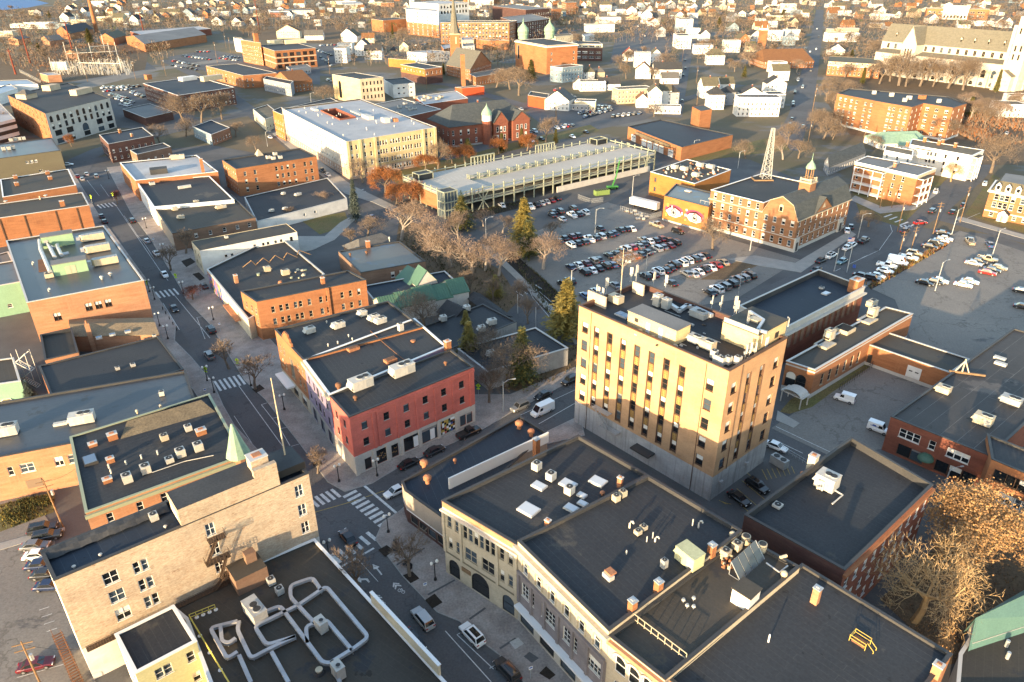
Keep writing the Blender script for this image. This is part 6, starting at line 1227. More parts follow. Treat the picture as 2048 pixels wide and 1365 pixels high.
# parking garage
HG_=9.0
gA=G('S',90,505,HG_).to_2d();gB=G('S',490,600,HG_).to_2d();gC=G('S',1945,292,HG_).to_2d();gD=G('S',1430,210,HG_).to_2d()
gg=thing('parking_garage','open two-deck parking garage with green steel frame and pale concrete roof deck','garage',(*((gA+gC)/2),0));FOOT.append(([gA,gB,gC,gD],HG_))
gu=(gC-gB);gl_=gu.length;gu.normalize();gv=(gA-gB);gwid=gv.length;gv=(gv-gu*gv.dot(gu)).normalized();gwid=abs((gA-gB).dot(gv));gwid=(gwid+abs((gD-gC).dot(gv)))/2
def gp(s,t):return gB+gu*s+gv*t
for z,nm in((HG_-1.0,'roof_deck'),(4.4,'middle_deck')):
 m=MB()
 if z>5:
  s0=gl_*.18;m.prism([gp(0,0),gp(s0,0),gp(s0,gwid),gp(0,gwid)],z-.4,z,'deck');m.prism([gp(s0,gwid*.52),gp(gl_,gwid*.52),gp(gl_,gwid),gp(s0,gwid)],z-.41,z-.002,'deck')
  P8_=[gp(s0,0),gp(gl_,0),gp(gl_,gwid*.48),gp(s0,gwid*.48)];zz=[z-.9,z,z,z-.9];m.poly([(p.x,p.y,q) for p,q in zip(P8_,zz)],'deck');m.poly([(p.x,p.y,q-.4) for p,q in reversed(list(zip(P8_,zz)))],'deck')
  for i in range(4):j=(i+1)%4;m.poly([(P8_[i].x,P8_[i].y,zz[i]-.4),(P8_[j].x,P8_[j].y,zz[j]-.4),(P8_[j].x,P8_[j].y,zz[j]),(P8_[i].x,P8_[i].y,zz[i])],'deck')
  m.prism([gp(gl_*.9,gwid*.46),gp(gl_,gwid*.46),gp(gl_,gwid*.54),gp(gl_*.9,gwid*.54)],z-.402,z-.004,'deck')
 else:m.prism([gp(0,0),gp(gl_,0),gp(gl_,gwid),gp(0,gwid)],z-.4,z,'deck')
 m.build(nm,gg)
nb=22
for t,dz in((0,0),(gwid*.48,0),(gwid*.52,0),(gwid,0)):
 for i in range(nb+1):
  s=gl_*i/nb
  if 0<t<gwid and s<gl_*.17:continue
  ob('column',gg,gp(s,t),gu,.45,.45,0,HG_+.9,'steel_green')
 s0=0 if t in(0,gwid) else gl_*.18
 for zz in(HG_-.1,HG_-1.7,4.1,5.2):
  m=MB();m.beam((*gp(s0,t),zz),(*gp(gl_,t),zz),.3,.55 if zz in(HG_-1.7,4.1) else.28,'steel_green');m.build('beam',gg)
for s in(0,gl_):
 for i in range(9):ob('column',gg,gp(s,gwid*i/8),gv,.45,.45,0,HG_+.9,'steel_green')
 for zz in(HG_-.1,HG_-1.7,4.1,5.2):m=MB();m.beam((*gp(s,0),zz),(*gp(s,gwid),zz),.3,.5,'steel_green');m.build('beam',gg)
m=MB();st=[gp(-3,-1),gp(3,-1),gp(3,4),gp(-3,4)];m.prism(st,0,HG_+1.6,'glass_sky','roof_dark');m.build('stair_glazing',gg)
m=MB()
for p in st:m.obox(p,gu,.4,.4,0,HG_+1.8,'steel_green')
for zz in(3.2,6.4,HG_+1.5):
 for p,q in zip(st,st[1:]+st[:1]):m.beam((*p,zz),(*q,zz),.35,.4,'steel_green')
for f in(.25,.5,.75):
 for p,q in zip(st,st[1:]+st[:1]):r_=lerp(p,q,f);m.obox(r_,gu,.15,.15,0,HG_+1.6,'steel_green')
m.build('stair_frame',gg)
ob('infill_panels',gg,gp(-.3,gwid*.35),gv,gwid*.5,.3,1.0,HG_-2,'brick_orange');m=MB()
for i in range(8):
 s=gl_*(.015+i*.017);m.beam((*gp(s,-.1),4.4),(*gp(s,-.1),HG_),.12,.3,'trim_dark')
m.build('glazing_bars',gg)
for s0,s1 in((.115,.16),(.93,.97)):
 m=MB();a0,a1=gp(gl_*s0,-.1),gp(gl_*s1,-.1);m.beam((*a0,.2),(*a1,HG_-1.5),.3,.3,'steel_green');m.beam((*a1,.2),(*a0,HG_-1.5),.3,.3,'steel_green');m.build('cross_brace',gg)
for s,t in((3,gwid-6),(gl_-10,gwid-4)): # rooftop stair boxes
 m=MB();q=[gp(s,t-2),gp(s+7,t-2),gp(s+7,t+3),gp(s,t+3)];m.prism(q,HG_-1.0,HG_+1.5,'glass','roof_dark')
 for p in q:m.obox(p,gu,.35,.35,HG_-1,HG_+1.8,'steel_green')
 for p,r_ in zip(q,q[1:]+q[:1]):m.beam((*p,HG_+1.6),(*r_,HG_+1.6),.35,.35,'steel_green')
 m.build('stair_box',gg)
ob('ramp_wall',gg,gp(gl_*.72,-.5),gu,gl_*.5,.4,0,2.6,'concrete_light')
for s0,s1 in((.30,.41),(.62,.72)): # tall rail screens on the far side
 m=MB();a0,a1=gp(gl_*s0,gwid),gp(gl_*s1,gwid);m.beam((*a0,HG_+2.6),(*a1,HG_+2.6),.4,.5,'steel_green')
 for i in range(8):q=lerp(a0,a1,i/7);m.obox(q,gu,.35,.35,HG_-1,HG_+2.6,'steel_green')
 m.build('rail_screen',gg)
bm=MB() # painted bays on the deck
for i in range(50):
 s=gl_*(.08+i*.018);
 for t0,t1 in((gwid*.55,gwid*.70),(gwid*.83,gwid*.98)):a0,a1=gp(s,t0),gp(s+1.2,t1);d_=gu*.06;bm.poly([(*(a0-d_),HG_-.99),(*(a0+d_),HG_-.99),(*(a1+d_),HG_-.99),(*(a1-d_),HG_-.99)],'marking')
bm.build('bay_lines',gg)
# school ring and red brick school
HS=17.6
sP=rect3('T',(187,245),(735,529),(1502,405),HS);se0=sP[0]-sP[1];se1=sP[2]-sP[1]
sch=building('school_building','large cream brick school with white ribbed roof and many white windows',sP,HS,'paint_bone','roof_white',.5,cope='coping',near=True,walls={1:'paint_yellow',0:'stone_pale'},bands=((0,4.2,'granite_tan'),),wins=((0,[.04+.035*i for i in range(27)],1.1,2.1,[1.4,5.4,9.4,13.4],0,0,'dh'),(1,[.05,.10,.185,.25,.33,.36,.39,.42,.475,.505,.535,.565,.61,.64,.67,.70,.745,.775,.805,.88,.935],1.05,2.2,[1.4,5.4,9.4,13.4],0,0,'dh')),pblind=.4)
for f in(.14,.30,.845,.985,.01):m=MB();q=sP[1]+se1*f;e_=se1.normalized();m.obox(q+Vector((e_.y,-e_.x))*.25,e_,1.2,.5,0,HS+.05,'paint_yellow');m.build('pilaster',sch)
# courtyard: parapet walls round a brick light well
hw=MB();c0=[sP[1]+se0*u+se1*v for u,v in((.80,.33),(.50,.33),(.50,.52),(.80,.52))][::-1]
if area2(c0)<0:c0=c0[::-1]
for i in range(4):A_,B_=c0[(i+1)%4],c0[i];wall_face(hw,A_,B_,HS-9,HS+.3,[],'brick_red')
hw.poly([(*p,HS-9) for p in c0],'roof_dark');hw.build('light_well',sch)
orf=[o for o in sch.children if o.name.startswith('roof')][0];bpy.data.objects.remove(orf);hr_=MB();UV_=lambda u,v:sP[1]+se0*u+se1*v
for u0,u1,v0,v1 in((.02,.5,.01,.99),(.8,.98,.01,.99),(.5,.8,.01,.33),(.5,.8,.52,.99)):Q_=[UV_(u,v) for u,v in((u0,v0),(u0,v1),(u1,v1),(u1,v0))];hr_.poly([(*p,HS-.5) for p in Q_],'roof_white',[(p-sP[1])[:] for p in Q_])
hr_.build('roof',sch)
for u,v,l,w,hh,mm in((.45,.62,10,3,1.6,'unit'),(.30,.70,5,3,2.2,'unit'),(.28,.80,3,2,1.6,'clay'),(.86,.30,8,2,.8,'unit'),(.60,.62,14,2.4,1.0,'unit_grey')):
 m=MB();q=sP[1]+se0*u+se1*v;m.obox(q,se0,l,w,HS-.5,HS-.5+hh,mm);m.build('roof_box',sch)
for i in range(30):m=MB();q=sP[1]+se0*rnd.uniform(.05,.95)+se1*rnd.uniform(.05,.95);m.frus((q.x,q.y),.25,.25,HS-.5,HS+.4,'unit',6);m.build('vent_pipe',sch)
an, _=gb('school_annex','narrow orange panelled annex at the far end of the cream school','T',(108,262),(190,300),(260,270),14.5,'stone_pale','roof_dark',sq=False,par=.4,walls={0:'paint_orange'},wins='auto')
lr1, _=gb('low_roof_building','low brick building with a wide grey roof behind the cream school','U2',(330,1200),(760,1330),(1150,1245),6.5,'brick_red','roof_grey',sq=False,par=.4,cope='coping_white')
lr2,P_=gb('low_roof_building','low brick building with a pale roof and round vents behind the red school','U2',(850,1100),(960,1190),(1455,1120),7.0,'brick_red','roof_white',sq=False,par=.4,cope='coping_white')
for x,y in((860,1115),(970,1105),(1020,1120),(950,1145),(1110,1130),(1150,1112)):condenser(G('U2',x,y,7),(P_[2]-P_[1]).normalized(),'cream roof unit on the pale low roof behind the red school',6.6,2.4,1.6,'units on the pale low roof','unit_tan')
for i in range(9):condenser(G('U2',rnd.uniform(550,900),rnd.uniform(1170,1290),6.5),(P_[2]-P_[1]).normalized(),'dark squat vent on the wide grey roof behind the school',6.1,2.2,1.2,'vents on the wide grey roof','unit_grey')
rsP=square_up(rect3('M',(515,693),(640,742),(1052,668),11.5))
rs=pitched('red_brick_school','red brick school with slate hip roof, round turret and white windows',rsP,11.5,20,1,'brick_red','slate',hip=9,over=.6,near=True,cat='school',wins=((1,[.08,.14,.22,.30,.42,.70,.82,.87,.92][0:0] or 11,1.2,2.6,[1.6,6.4],1.5,1.5,'dh'),(0,5,1.2,2.4,[1.6,6.4],1.5,1.5,'dh')),bands=((0,1.0,'concrete'),))
re_=(rsP[2]-rsP[1]).normalized();rn_=Vector((re_.y,-re_.x));rLn=(rsP[2]-rsP[1]).length
q=rsP[1]+re_*rLn*.44+rn_*1.0;m=MB();m.lathe((q.x,q.y),[(2.6,0),(2.6,12.5)],'brick_red',14);m.lathe((q.x,q.y),[(2.65,12.5),(2.65,15.6)],'paint_white',14);m.build('turret',rs);m=MB();m.lathe((q.x,q.y),[(3.0,15.6),(2.6,17.4),(1.2,19.2),(.25,20.6),(0,22)],'copper_green',14);m.build('turret_roof',rs)
for f,w,hh in((.60,9,15.5),(.86,11,14.5)):
 q=rsP[1]+re_*rLn*f;P_=[q-re_*w/2+rn_*2.4,q+re_*w/2+rn_*2.4,q+re_*w/2-rn_*6,q-re_*w/2-rn_*6];m=MB();
 for i in range(4):A,B=P_[i],P_[(i+1)%4];wall_face(m,A,B,0,11.6,[],'brick_red')
 for A,B in((P_[0],P_[1]),(P_[2],P_[3])):mid=(A+B)/2;m.poly([(*A,11.6),(*B,11.6),(*mid,hh+1.5)],'brick_red')
 m.build('gabled_bay',rs);m=MB();roof_shape(m,P_,11.6,hh+1.5,1,.4,'slate');m.build('bay_roof',rs)
 for zz in(1.6,6.0):
  for k in range(3):put_window(rs,P_[0],re_,w*(.25+.25*k),zz,1.3,2.8,'dh','brick_red','trim_white',True).location+=Vector((rn_.x,rn_.y,0))*.24
m=MB();q=rsP[1]+re_*rLn*.52+rn_*2.7;
for i in range(8):t0,t1=math.pi*i/8,math.pi*(i+1)/8;m.beam((*(q+re_*1.8*math.cos(t0)),2.6+1.8*math.sin(t0)),(*(q+re_*1.8*math.cos(t1)),2.6+1.8*math.sin(t1)),.5,.5,'brick_peach')
m.obox(q-rn_*.1,re_,3.0,.2,0,3.0,'trim_dark');m.build('entrance_arch',rs)
fsP=[G('S',1752,118,7).to_2d(),G('Q',380,68,7).to_2d(),G('M',2300,790,7).to_2d(),G('M',1880,700,7).to_2d()]
if area2(fsP)<0:fsP=fsP[::-1]
fs=building('fire_station','orange brick fire station with a line of white vehicle doors',fsP,7.0,'brick_orange','roof_blue',.4,near=True,cope='coping_dark')
A,B=G('S',1752,118,7).to_2d(),G('Q',380,68,7).to_2d();e_=(B-A).normalized();n_=Vector((e_.y,-e_.x));Lf=(B-A).length
if n_.dot(-A)<0:n_=-n_
ob('door_canopy',fs,lerp(A,B,.5)+n_*.6,e_,Lf*.62,1.2,4.6,6.2,'roof_gravel')
for f in(.13,.34,.45,.56,.66,.83):
 m=MB();m.obox(lerp(A,B,f)+n_*.1,e_,Lf*.085,.2,.1,3.8,'paint_white')
 for k in range(3):m.obox(lerp(A,B,f)+n_*.22,e_,Lf*.075,.05,.9+k*1.0,1.0+k*1.0,'unit_grey')
 m.obox(lerp(A,B,f)+n_*.22,e_,Lf*.07,.05,2.5,2.75,'trim_dark');m.build('vehicle_door',fs)
ht, _=gb('hose_tower','square brick hose tower behind the fire station','U4',(140,1215),(235,1265),(365,1245),15.5,'brick_orange','slate',sq=False,near=True,par=.1);m=MB();q=G('U4',180,1270,13).to_2d()
# apartments and houses on the right
HAP=18.0
ap=[G('O',460,190,HAP).to_2d(),G('O',820,260,HAP).to_2d(),G('O',790,275,HAP).to_2d(),G('O',1060,300,HAP).to_2d(),G('O',1150,268,HAP).to_2d(),G('O',1390,305,HAP).to_2d(),G('O',1500,270,HAP).to_2d(),G('O',1345,215,HAP).to_2d(),G('O',700,150,HAP).to_2d(),G('O',560,150,HAP).to_2d()]
ap=[ap[0],ap[1]+(ap[0]-ap[1])*.02,ap[3]+(ap[1]-ap[3])*.88,ap[3],ap[4],ap[5],ap[6],ap[7],ap[9]]
rows=[1.6+i*3.25 for i in range(5)]
apt=building('apartment_block','five-storey orange brick apartment block with a stepped plan and white windows',ap,HAP,'brick_orange','roof_dark',.4,near=True,cope='coping_dark',bands=((0,1.2,'paint_white'),),wins=((0,[.10,.22,.36,.48,.68,.81],1.7,1.6,rows,0,0,'pair'),(2,[.2,.36,.62,.84],1.6,1.6,rows,0,0,'pair'),(3,3,1.3,1.6,rows,1,1,'dh'),(4,[.18,.5,.82],2.0,1.6,rows,0,0,'pair'),(5,3,1.3,1.6,rows,1,1,'dh')),pblind=.45)
for x,y,w in((1140,228,3.5),(1035,232,2.5),(1275,258,2.0),(755,190,2.0),(895,208,2.2),(1000,250,2.0)):m=MB();q=G('O',x,y,HAP);m.obox(q.to_2d(),Vector((1,.2)),w,w*.7,HAP-.4,HAP+1.6,'brick_orange' if x==1140 else 'unit');m.build('roof_box',apt)
for k,(A,B,C) in enumerate((((680,530),(830,590),(1090,535)),((880,540),(960,600),(1090,560)))):pitched('entrance_pavilion',('left','right')[k]+' half of the green hipped entrance pavilion at the apartment block',square_up(rect3('O',A,B,C,3.6)),3.6,7.5,1,'paint_white','copper_green',hip=3,wins='auto',chim=False,cat='pavilion')
HPB=12.6
pb=square_up(rect3('O',(602,735),(622,748),(1105,852),HPB));pbP=[G('O',700,692,HPB).to_2d(),G('O',602,738,HPB).to_2d(),G('O',1108,852,HPB).to_2d(),G('O',1255,792,HPB).to_2d()]
ap3=building('porch_apartments','brick three-storey apartment house with stacked white wooden porches',pbP,HPB,'brick_orange','roof_grey',.35,near=True,cope='coping_white',bands=((11.2,HPB,'paint_cream'),),wins=((1,[.66,.80],1.1,1.9,[2.2,5.6,9.0],0,0,'dh'),(1,[.08,.5],1.1,2.0,[2.2,5.6,9.0],0,0,'dh')))
pe=(pbP[2]-pbP[1]).normalized();pn=Vector((pe.y,-pe.x));pL=(pbP[2]-pbP[1]).length
def porch(root,o,e,n,L,dp,zs,nb,top):
 for z in zs:
  ob('porch_floor',root,o+e*L/2+n*dp/2,e,L,dp,z-.2,z,'white_wood');m=MB()
  for zz in(.3,1.0):m.beam((*(o+n*dp),z+zz),(*(o+e*L+n*dp),z+zz),.09,.09,'white_wood')
  k=int(L/.35)
  for i in range(k+1):m.obox(o+e*(L*i/k)+n*dp,e,.06,.05,z,z+1.0,'white_wood')
  m.build('balustrade',root)
 for i in range(nb+1):ob('porch_post',root,o+e*(L*i/nb)+n*dp,e,.28,.28,0,top,'white_wood')
 ob('porch_roof',root,o+e*L/2+n*dp/2,e,L+.5,dp+.5,top,top+.3,'white_wood','roof_brown')
porch(ap3,pbP[1]+pe*pL*.07,pe,pn,pL*.46,2.4,(1.0,4.4,7.8),3,11.0)
pe2=(pbP[3]-pbP[2]).normalized();porch(ap3,pbP[2]+pe2*1.0,pe2,Vector((pe2.y,-pe2.x)),9,2.2,(1.0,4.4,7.8),2,11.0)
m=MB();q=G('O',920,775,HPB).to_2d();chimney_part(ap3,q,pe,1.0,1.0,HPB-.3,1.6,'brick_peach');m=MB();q=lerp(pbP[1],pbP[2],.53);m.obox(lerp(q,q+(pbP[0]-pbP[1]),.5),pbP[0]-pbP[1],(pbP[0]-pbP[1]).length,.35,HPB-.3,HPB+.5,'coping');m.build('fire_wall',ap3)
HWH=11.6
wh=[G('O',1060,555,HWH).to_2d(),G('O',1040,600,HWH).to_2d(),G('O',1545,690,HWH).to_2d(),G('O',1640,645,HWH).to_2d()]
w3=building('white_apartments','long white three-storey apartment house with flat brown roof and brick chimneys',wh,HWH,'paint_white','roof_gravel',.25,near=True,cope='coping_white',frame='trim_white',wins=((1,[.33,.38,.45,.61,.80],1.0,1.7,[2.0,5.2,8.4],0,0,'dh','trim_brown'),(2,3,1.0,1.7,[2,5.2,8.4],1,1,'dh')),pblind=.1)
we=(wh[2]-wh[1]).normalized();porch(w3,wh[2]+(wh[3]-wh[2]).normalized()*1.5,(wh[3]-wh[2]).normalized(),Vector(((wh[3]-wh[2]).normalized().y,-(wh[3]-wh[2]).normalized().x)),7,2.0,(1.0,4.2,7.4),2,10.4)
porch(w3,wh[1]+we*3,we,Vector((we.y,-we.x)),8,2.0,(1.0,4.2,7.4),2,10.4)
for x,y in((1160,575),(1275,600),(1303,592),(1405,620)):chimney_part(w3,G('O',x,y,HWH).to_2d(),we,1.2,1.0,HWH-.2,2.0,'brick_orange')
w4_,P_=gb('white_apartments','white front block with flat brown roof joined to the long white apartment house','O',(850,605),(838,645),(1065,690),HWH,'paint_white','roof_gravel',sq=False,near=True,par=.25,cope='coping_white',wins='auto');chimney_part(w4_,G('O',1022,610,HWH).to_2d(),we,1.1,1.0,HWH-.2,2.0,'brick_orange')
HMS=10.6
ms=[G('O',1745,885,HMS).to_2d(),G('O',1688,965,HMS).to_2d(),G('O',2200,1060,HMS).to_2d(),G('O',2250,960,HMS).to_2d()]
man=building('mansard_school','orange brick school with mansard roof, white dormers and white entrance porch',ms,HMS,'brick_orange','shingle_grey',.1,near=True,wins=((1,[.13,.22,.30,.40,.55,.66],1.5,2.2,[1.2,4.4,7.4][1:],0,0,'dh'),(1,[.13,.5,.66],1.4,1.5,[.9],0,0,'dh')),bands=((9.9,HMS,'trim_white'),(2.6,2.9,'trim_white')),cornice=((0,1),9.9,.6,.7,'trim_white'))
mo=offset_poly([Vector((p.x,p.y)) for p in ms],.3);mi_=offset_poly([Vector((p.x,p.y)) for p in ms],2.2);m=MB()
for i in range(4):j=(i+1)%4;m.poly([(*mo[i],HMS),(*mo[j],HMS),(*mi_[j],HMS+3.6),(*mi_[i],HMS+3.6)],'shingle_olive')
m.poly([(*p,HMS+3.6) for p in mi_],'roof_grey');m.build('mansard_roof',man)
me2=(ms[2]-ms[1]).normalized();mn2=Vector((me2.y,-me2.x))
for f in(.11,.27,.43,.59):
 q=ms[1]+me2*((ms[2]-ms[1]).length*f)-mn2*1.0;m=MB();P_=[q-me2*.9+mn2*.6,q+me2*.9+mn2*.6,q+me2*.9-mn2*1.4,q-me2*.9-mn2*1.4];m.prism(P_,HMS+.2,HMS+2.4,'trim_white');mid0=(P_[0]+P_[1])/2;m.poly([(*P_[0],HMS+2.4),(*P_[1],HMS+2.4),(*mid0,HMS+3.4)],'trim_white');roof_shape(m,P_,HMS+2.4,HMS+3.4,1,.15,'shingle_grey',thick=.1);m.obox(q+mn2*.62,me2,1.1,.06,HMS+.7,HMS+2.1,'glass');m.build('dormer',man)
q=ms[1]+me2*((ms[2]-ms[1]).length*.34)+mn2*1.2;m=MB();m.obox(q,me2,3.2,2.4,0,3.2,'white_wood');P_=[q-me2*1.6-mn2*1.2,q+me2*1.6-mn2*1.2][::-1];P_=[q-me2*1.8+mn2*1.3,q+me2*1.8+mn2*1.3,q+me2*1.8-mn2*1.1,q-me2*1.8-mn2*1.1];roof_shape(m,P_,3.2,4.6,1,.2,'shingle_dark',gable='white_wood');m.obox(q+mn2*1.22,me2,1.2,.06,.2,2.4,'trim_tan');m.build('entrance_porch',man)
pitched('long_grey_house','long low house with a slate grey gable roof behind the civic building',[G('O',360,730,4.5).to_2d(),G('O',395,775,4.5).to_2d(),G('O',690,660,4.5).to_2d(),G('O',610,615,4.5).to_2d()],4.5,8.0,1,'siding_grey','slate',wins='auto',chim=False)
# basilica on the hill
bB=G('U5',1850,740,13).to_2d();
nv0=G('U5',440,455,27).to_2d();nv1=G('U5',1905,585,27).to_2d();ne=(nv1-nv0).normalized();nn_=Vector((-ne.y,ne.x));nL=(nv1-nv0).length
bas=thing('basilica','huge pale stone church with slate nave roof, transept gable and square tower','church',(*((nv0+nv1)/2),0));ND=17.0
P_=[nv0,nv1+ne*6,nv1+ne*6+nn_*ND,nv0+nn_*ND];FOOT.append(([p-nn_*9 if i<2 else p for i,p in enumerate(P_)],27))
m=MB();ops=[]
for i in range(15):x=nL*(.06+.063*i);ops.append((x-1.2,x+1.2,21,25));put_window(bas,P_[0],ne,x,21,2.4,4,'pair','stone_pale','trim_tan',False,0)
wall_face(m,P_[0],P_[1],0,27,ops,'stone_pale',depth=.5);wall_face(m,P_[1],P_[2],0,27,[],'stone_pale');wall_face(m,P_[2],P_[3],0,27,[],'stone_pale');wall_face(m,P_[3],P_[0],0,27,[],'stone_pale')
for A,B in((P_[3],P_[0]),(P_[1],P_[2])):m.poly([(*A,27),(*B,27),(*((A+B)/2),40)],'stone_pale')
m.build('nave_wall',bas);m=MB();roof_shape(m,P_,27,40,0,.5,'slate_church');nr=m.build('nave_roof',bas)
ai=[P_[0]-nn_*9+ne*2,P_[1]-nn_*9,P_[1],P_[0]+ne*2];m=MB();ops=[]
for i in range(10):x=nL*(.30+.072*i);ops.append((x-1.8,x+1.8,7,13));put_window(bas,ai[0],ne,x,7,3.6,6,'arch','stone_pale','trim_tan',False,0);ops.append((x-1.6,x+1.6,1,4));put_window(bas,ai[0],ne,x,1,3.2,3,'arch','stone_pale','trim_tan',False,0)
wall_face(m,ai[0],ai[1],0,18,ops,'stone_pale',depth=.5);wall_face(m,ai[3],ai[0],0,18,[],'stone_pale');wall_face(m,ai[1],ai[2],0,18,[],'stone_pale');m.build('aisle_wall',bas);m=MB();m.poly([(*(ai[0]-nn_*.4),17.9),(*(ai[1]-nn_*.4),17.9),(*ai[2],20.5),(*ai[3],20.5)],'slate_church');m.poly([(*(ai[3]+ne*.1),18),(*(ai[0]+ne*.1),18),(*(ai[3]+ne*.1),20.5)],'stone_pale');m.build('aisle_roof',bas)
for i in range(12):m=MB();q=ai[0]+ne*(nL*(.27+.072*i))-nn_*.8;m.obox(q,ne,1.4,1.8,0,14,'stone_pale');m.frus((q.x,q.y),1.1,.02,14,17,'stone_pale',4);m.build('buttress',bas)
tr=nv0+ne*nL*.30;tw=13;P_t=[tr-ne*tw/2-nn_*11,tr+ne*tw/2-nn_*11,tr+ne*tw/2+nn_*ND/2,tr-ne*tw/2+nn_*ND/2];m=MB();ops=[]
for k,(x,w) in enumerate(((tw*.3,1.3),(tw*.5,1.3),(tw*.7,1.3))):ops.append((x-w/2,x+w/2,16,23));put_window(bas,P_t[0],ne,x,16,w,7,'arch','stone_pale','trim_tan',False,0)
for i in range(4):wall_face(m,P_t[i],P_t[(i+1)%4],0,27,ops if i==0 else[],'stone_pale',depth=.5)
m.poly([(*P_t[0],27),(*P_t[1],27),(*((P_t[0]+P_t[1])/2),40.5)],'stone_pale');m.build('transept_wall',bas);m=MB();roof_shape(m,P_t,27,39.8,1,.4,'slate_church');m.build('transept_roof',bas)
for f in(.10,.22,.62,.72,.82,.93):
 q=nv0+ne*nL*f+nn_*3.2;m=MB();P4_=[q-ne*1-nn_*1,q+ne*1-nn_*1,q+ne*1+nn_*2,q-ne*1+nn_*2];m.prism(P4_,29,32.2,'slate_church');mid=(P4_[0]+P4_[1])/2;m.poly([(*P4_[0],32.2),(*P4_[1],32.2),(*mid,34)],'stone_pale');m.obox((P4_[0]+P4_[1])/2-nn_*.05,ne,1,.06,30.4,32,'dark_hole');roof_shape(m,P4_,32.2,34,1,.15,'slate_church',thick=.1);m.build('roof_dormer',nr)
tq=nv1+ne*9-nn_*4;m=MB()
for w,z0_,z1_ in((12,0,18),(11,18,36),(9.5,36,52)):m.obox(tq,ne,w,w,z0_,z1_,'stone_pale')
m.build('tower',bas);m=MB()
for sx in(-1,1):
 for sy in(-1,1):m.obox(tq+ne*sx*5.6+nn_*sy*5.6,ne,2.2,2.2,0,46,'stone_pale');
m.build('tower_buttress',bas)
for z in(22,28,40):
 for u in(-2,2):ob('tower_window',bas,tq+ne*u-nn_*(5.55 if z<36 else 4.8),ne,1.2,.1,z,z+4,'dark_hole')
pq=tq-ne*2-nn_*9;m=MB();m.obox(pq,ne,13,7,0,11,'stone_pale');P4_=[pq-ne*6.5-nn_*3.5,pq+ne*6.5-nn_*3.5,pq+ne*6.5+nn_*3.5,pq-ne*6.5+nn_*3.5];roof_shape(m,P4_,11,15,1,.3,'slate_church',gable='stone_pale');m.build('side_chapel',bas)
ch_,P_=gb('parish_house','red brick parish house with mansard roof and white dormers beside the pale church','U4',(1700,640),(1690,700),(2290,735),11.5,'brick_orange','shingle_olive',sq=False,near=False,par=.1,cope='coping_white',wins=((1,12,1.3,2.2,[1.6,5.4],1,1,'dh'),(1,10,1.4,1.8,[9.4],1,1,'dh')),bands=((8.2,11.5,'siding_tan'),(8.0,8.3,'trim_white')))
# far civic buildings
far1,P_=gb('arcade_building','pale block with a row of round-arched upper windows and an orange side wall','V',(88,62),(512,270),(1246,92),17.5,'paint_bone','roof_dark',sq=False,near=True,par=.3,cope='coping_dark',frame='trim_dark',walls={0:'brick_orange',1:'concrete_light'},wins=((1,[.06+.0975*i for i in range(10)],2.2,3.4,[12.2],0,0,'arch'),(1,[.06+.0975*i for i in range(10)],2.0,3.0,[8.4],0,0,'store'),(1,[.11,.28,.75,.92],5.0,3.0,[4.6],0,0,'store'),(1,[.515],5,4.2,[3.4],0,0,'arch'),(1,[.11,.28,.52,.75,.92],5.0,2.6,[.5],0,0,'store'),(0,10,1.2,2.0,[4,7.8,11.6,14.6],2,2,'dh')),pblind=.1)
q=G('V',310,95,17.3).to_2d();e_=(P_[2]-P_[1]).normalized();m=MB();m.obox(q,e_,9,7,17.2,20,'paint_bone');m.frus((q.x,q.y),6,1.0,20,22.3,'shingle_grey',4,ph=math.pi/4+math.atan2(e_.y,e_.x));m.build('penthouse',far1);m=MB();q=G('V',930,45,17.3).to_2d();m.obox(q,e_,14,5,17.2,20.5,'paint_bone');m.build('penthouse',far1);m=MB();q=G('V',590,0,17.3).to_2d();m.obox(q,e_,9,6,17.2,20.5,'paint_bone');m.build('penthouse',far1)
def fb(name,label,k,A,B,C,H,wall,roof,**kw):
 kw.setdefault('wins','auto');kw.setdefault('par',.4);return gb(name,label,k,A,B,C,H,wall,roof,sq=False,**kw)
f1,P_=fb('dark_brick_block','dark brick block with a pale cornice and long white rooftop penthouse','L',(838,490),(1040,560),(1370,512),11.5,'brick_dark','roof_blue',cope='coping_white');e_=(P_[2]-P_[1]).normalized()
for x,y,l,w,h,mm in((1100,470,12,6,2.6,'paint_white'),(1240,470,16,5,3.4,'unit_tan'),(870,465,4,4,3.4,'brick_orange')):ob('penthouse',f1,G('L',x,y,11.2).to_2d(),e_,l,w,11.1,11.2+h,mm)
fb('low_shop','low maroon walled shop with a pale worn roof by the car park','L',(718,640),(850,692),(1010,655),5.0,'brick_dark','roof_grey',wins=())
f3_,_=fb('mural_house','small flat-roofed building with a blue painted side wall','L',(1128,742),(1235,790),(1345,748),6.0,'brick_brown','roof_blue',walls={0:'paint_blue'})
fb('yellow_office','yellow office block with an arched bay and small dark windows','U2',(-90,850),(225,905),(490,880),17.0,'paint_bone','roof_dark',walls={0:'paint_yellow'},wins=((1,[.12,.28,.44,.60,.75,.90],1.2,2.4,[3.4,8,12.6],0,0,'store','trim_dark'),(0,[.25],3.5,12,[1.5],0,0,'arch','trim_brown')),pblind=0)
fb('white_warehouse','plain white warehouse beside the yellow office','U2',(495,905),(600,968),(850,945),9.5,'paint_white','roof_dark',wins=((1,[.25,.48,.82],1.6,1.0,[2.5,6.2],0,0,'store','trim_dark'),))
fb('brick_office','orange brick office with a white cornice and dark painted lower wall','U2',(688,738),(965,790),(1162,765),12.0,'brick_orange','roof_dark',walls={0:'paint_orange'},cope='coping_white',bands=((0,6.0,'brick_dark'),),wins=((0,8,1.4,1.4,[8.6],2,2,'dh'),(1,[.15,.4,.65,.87],1.3,2.2,[7.6],0,0,'dh')))
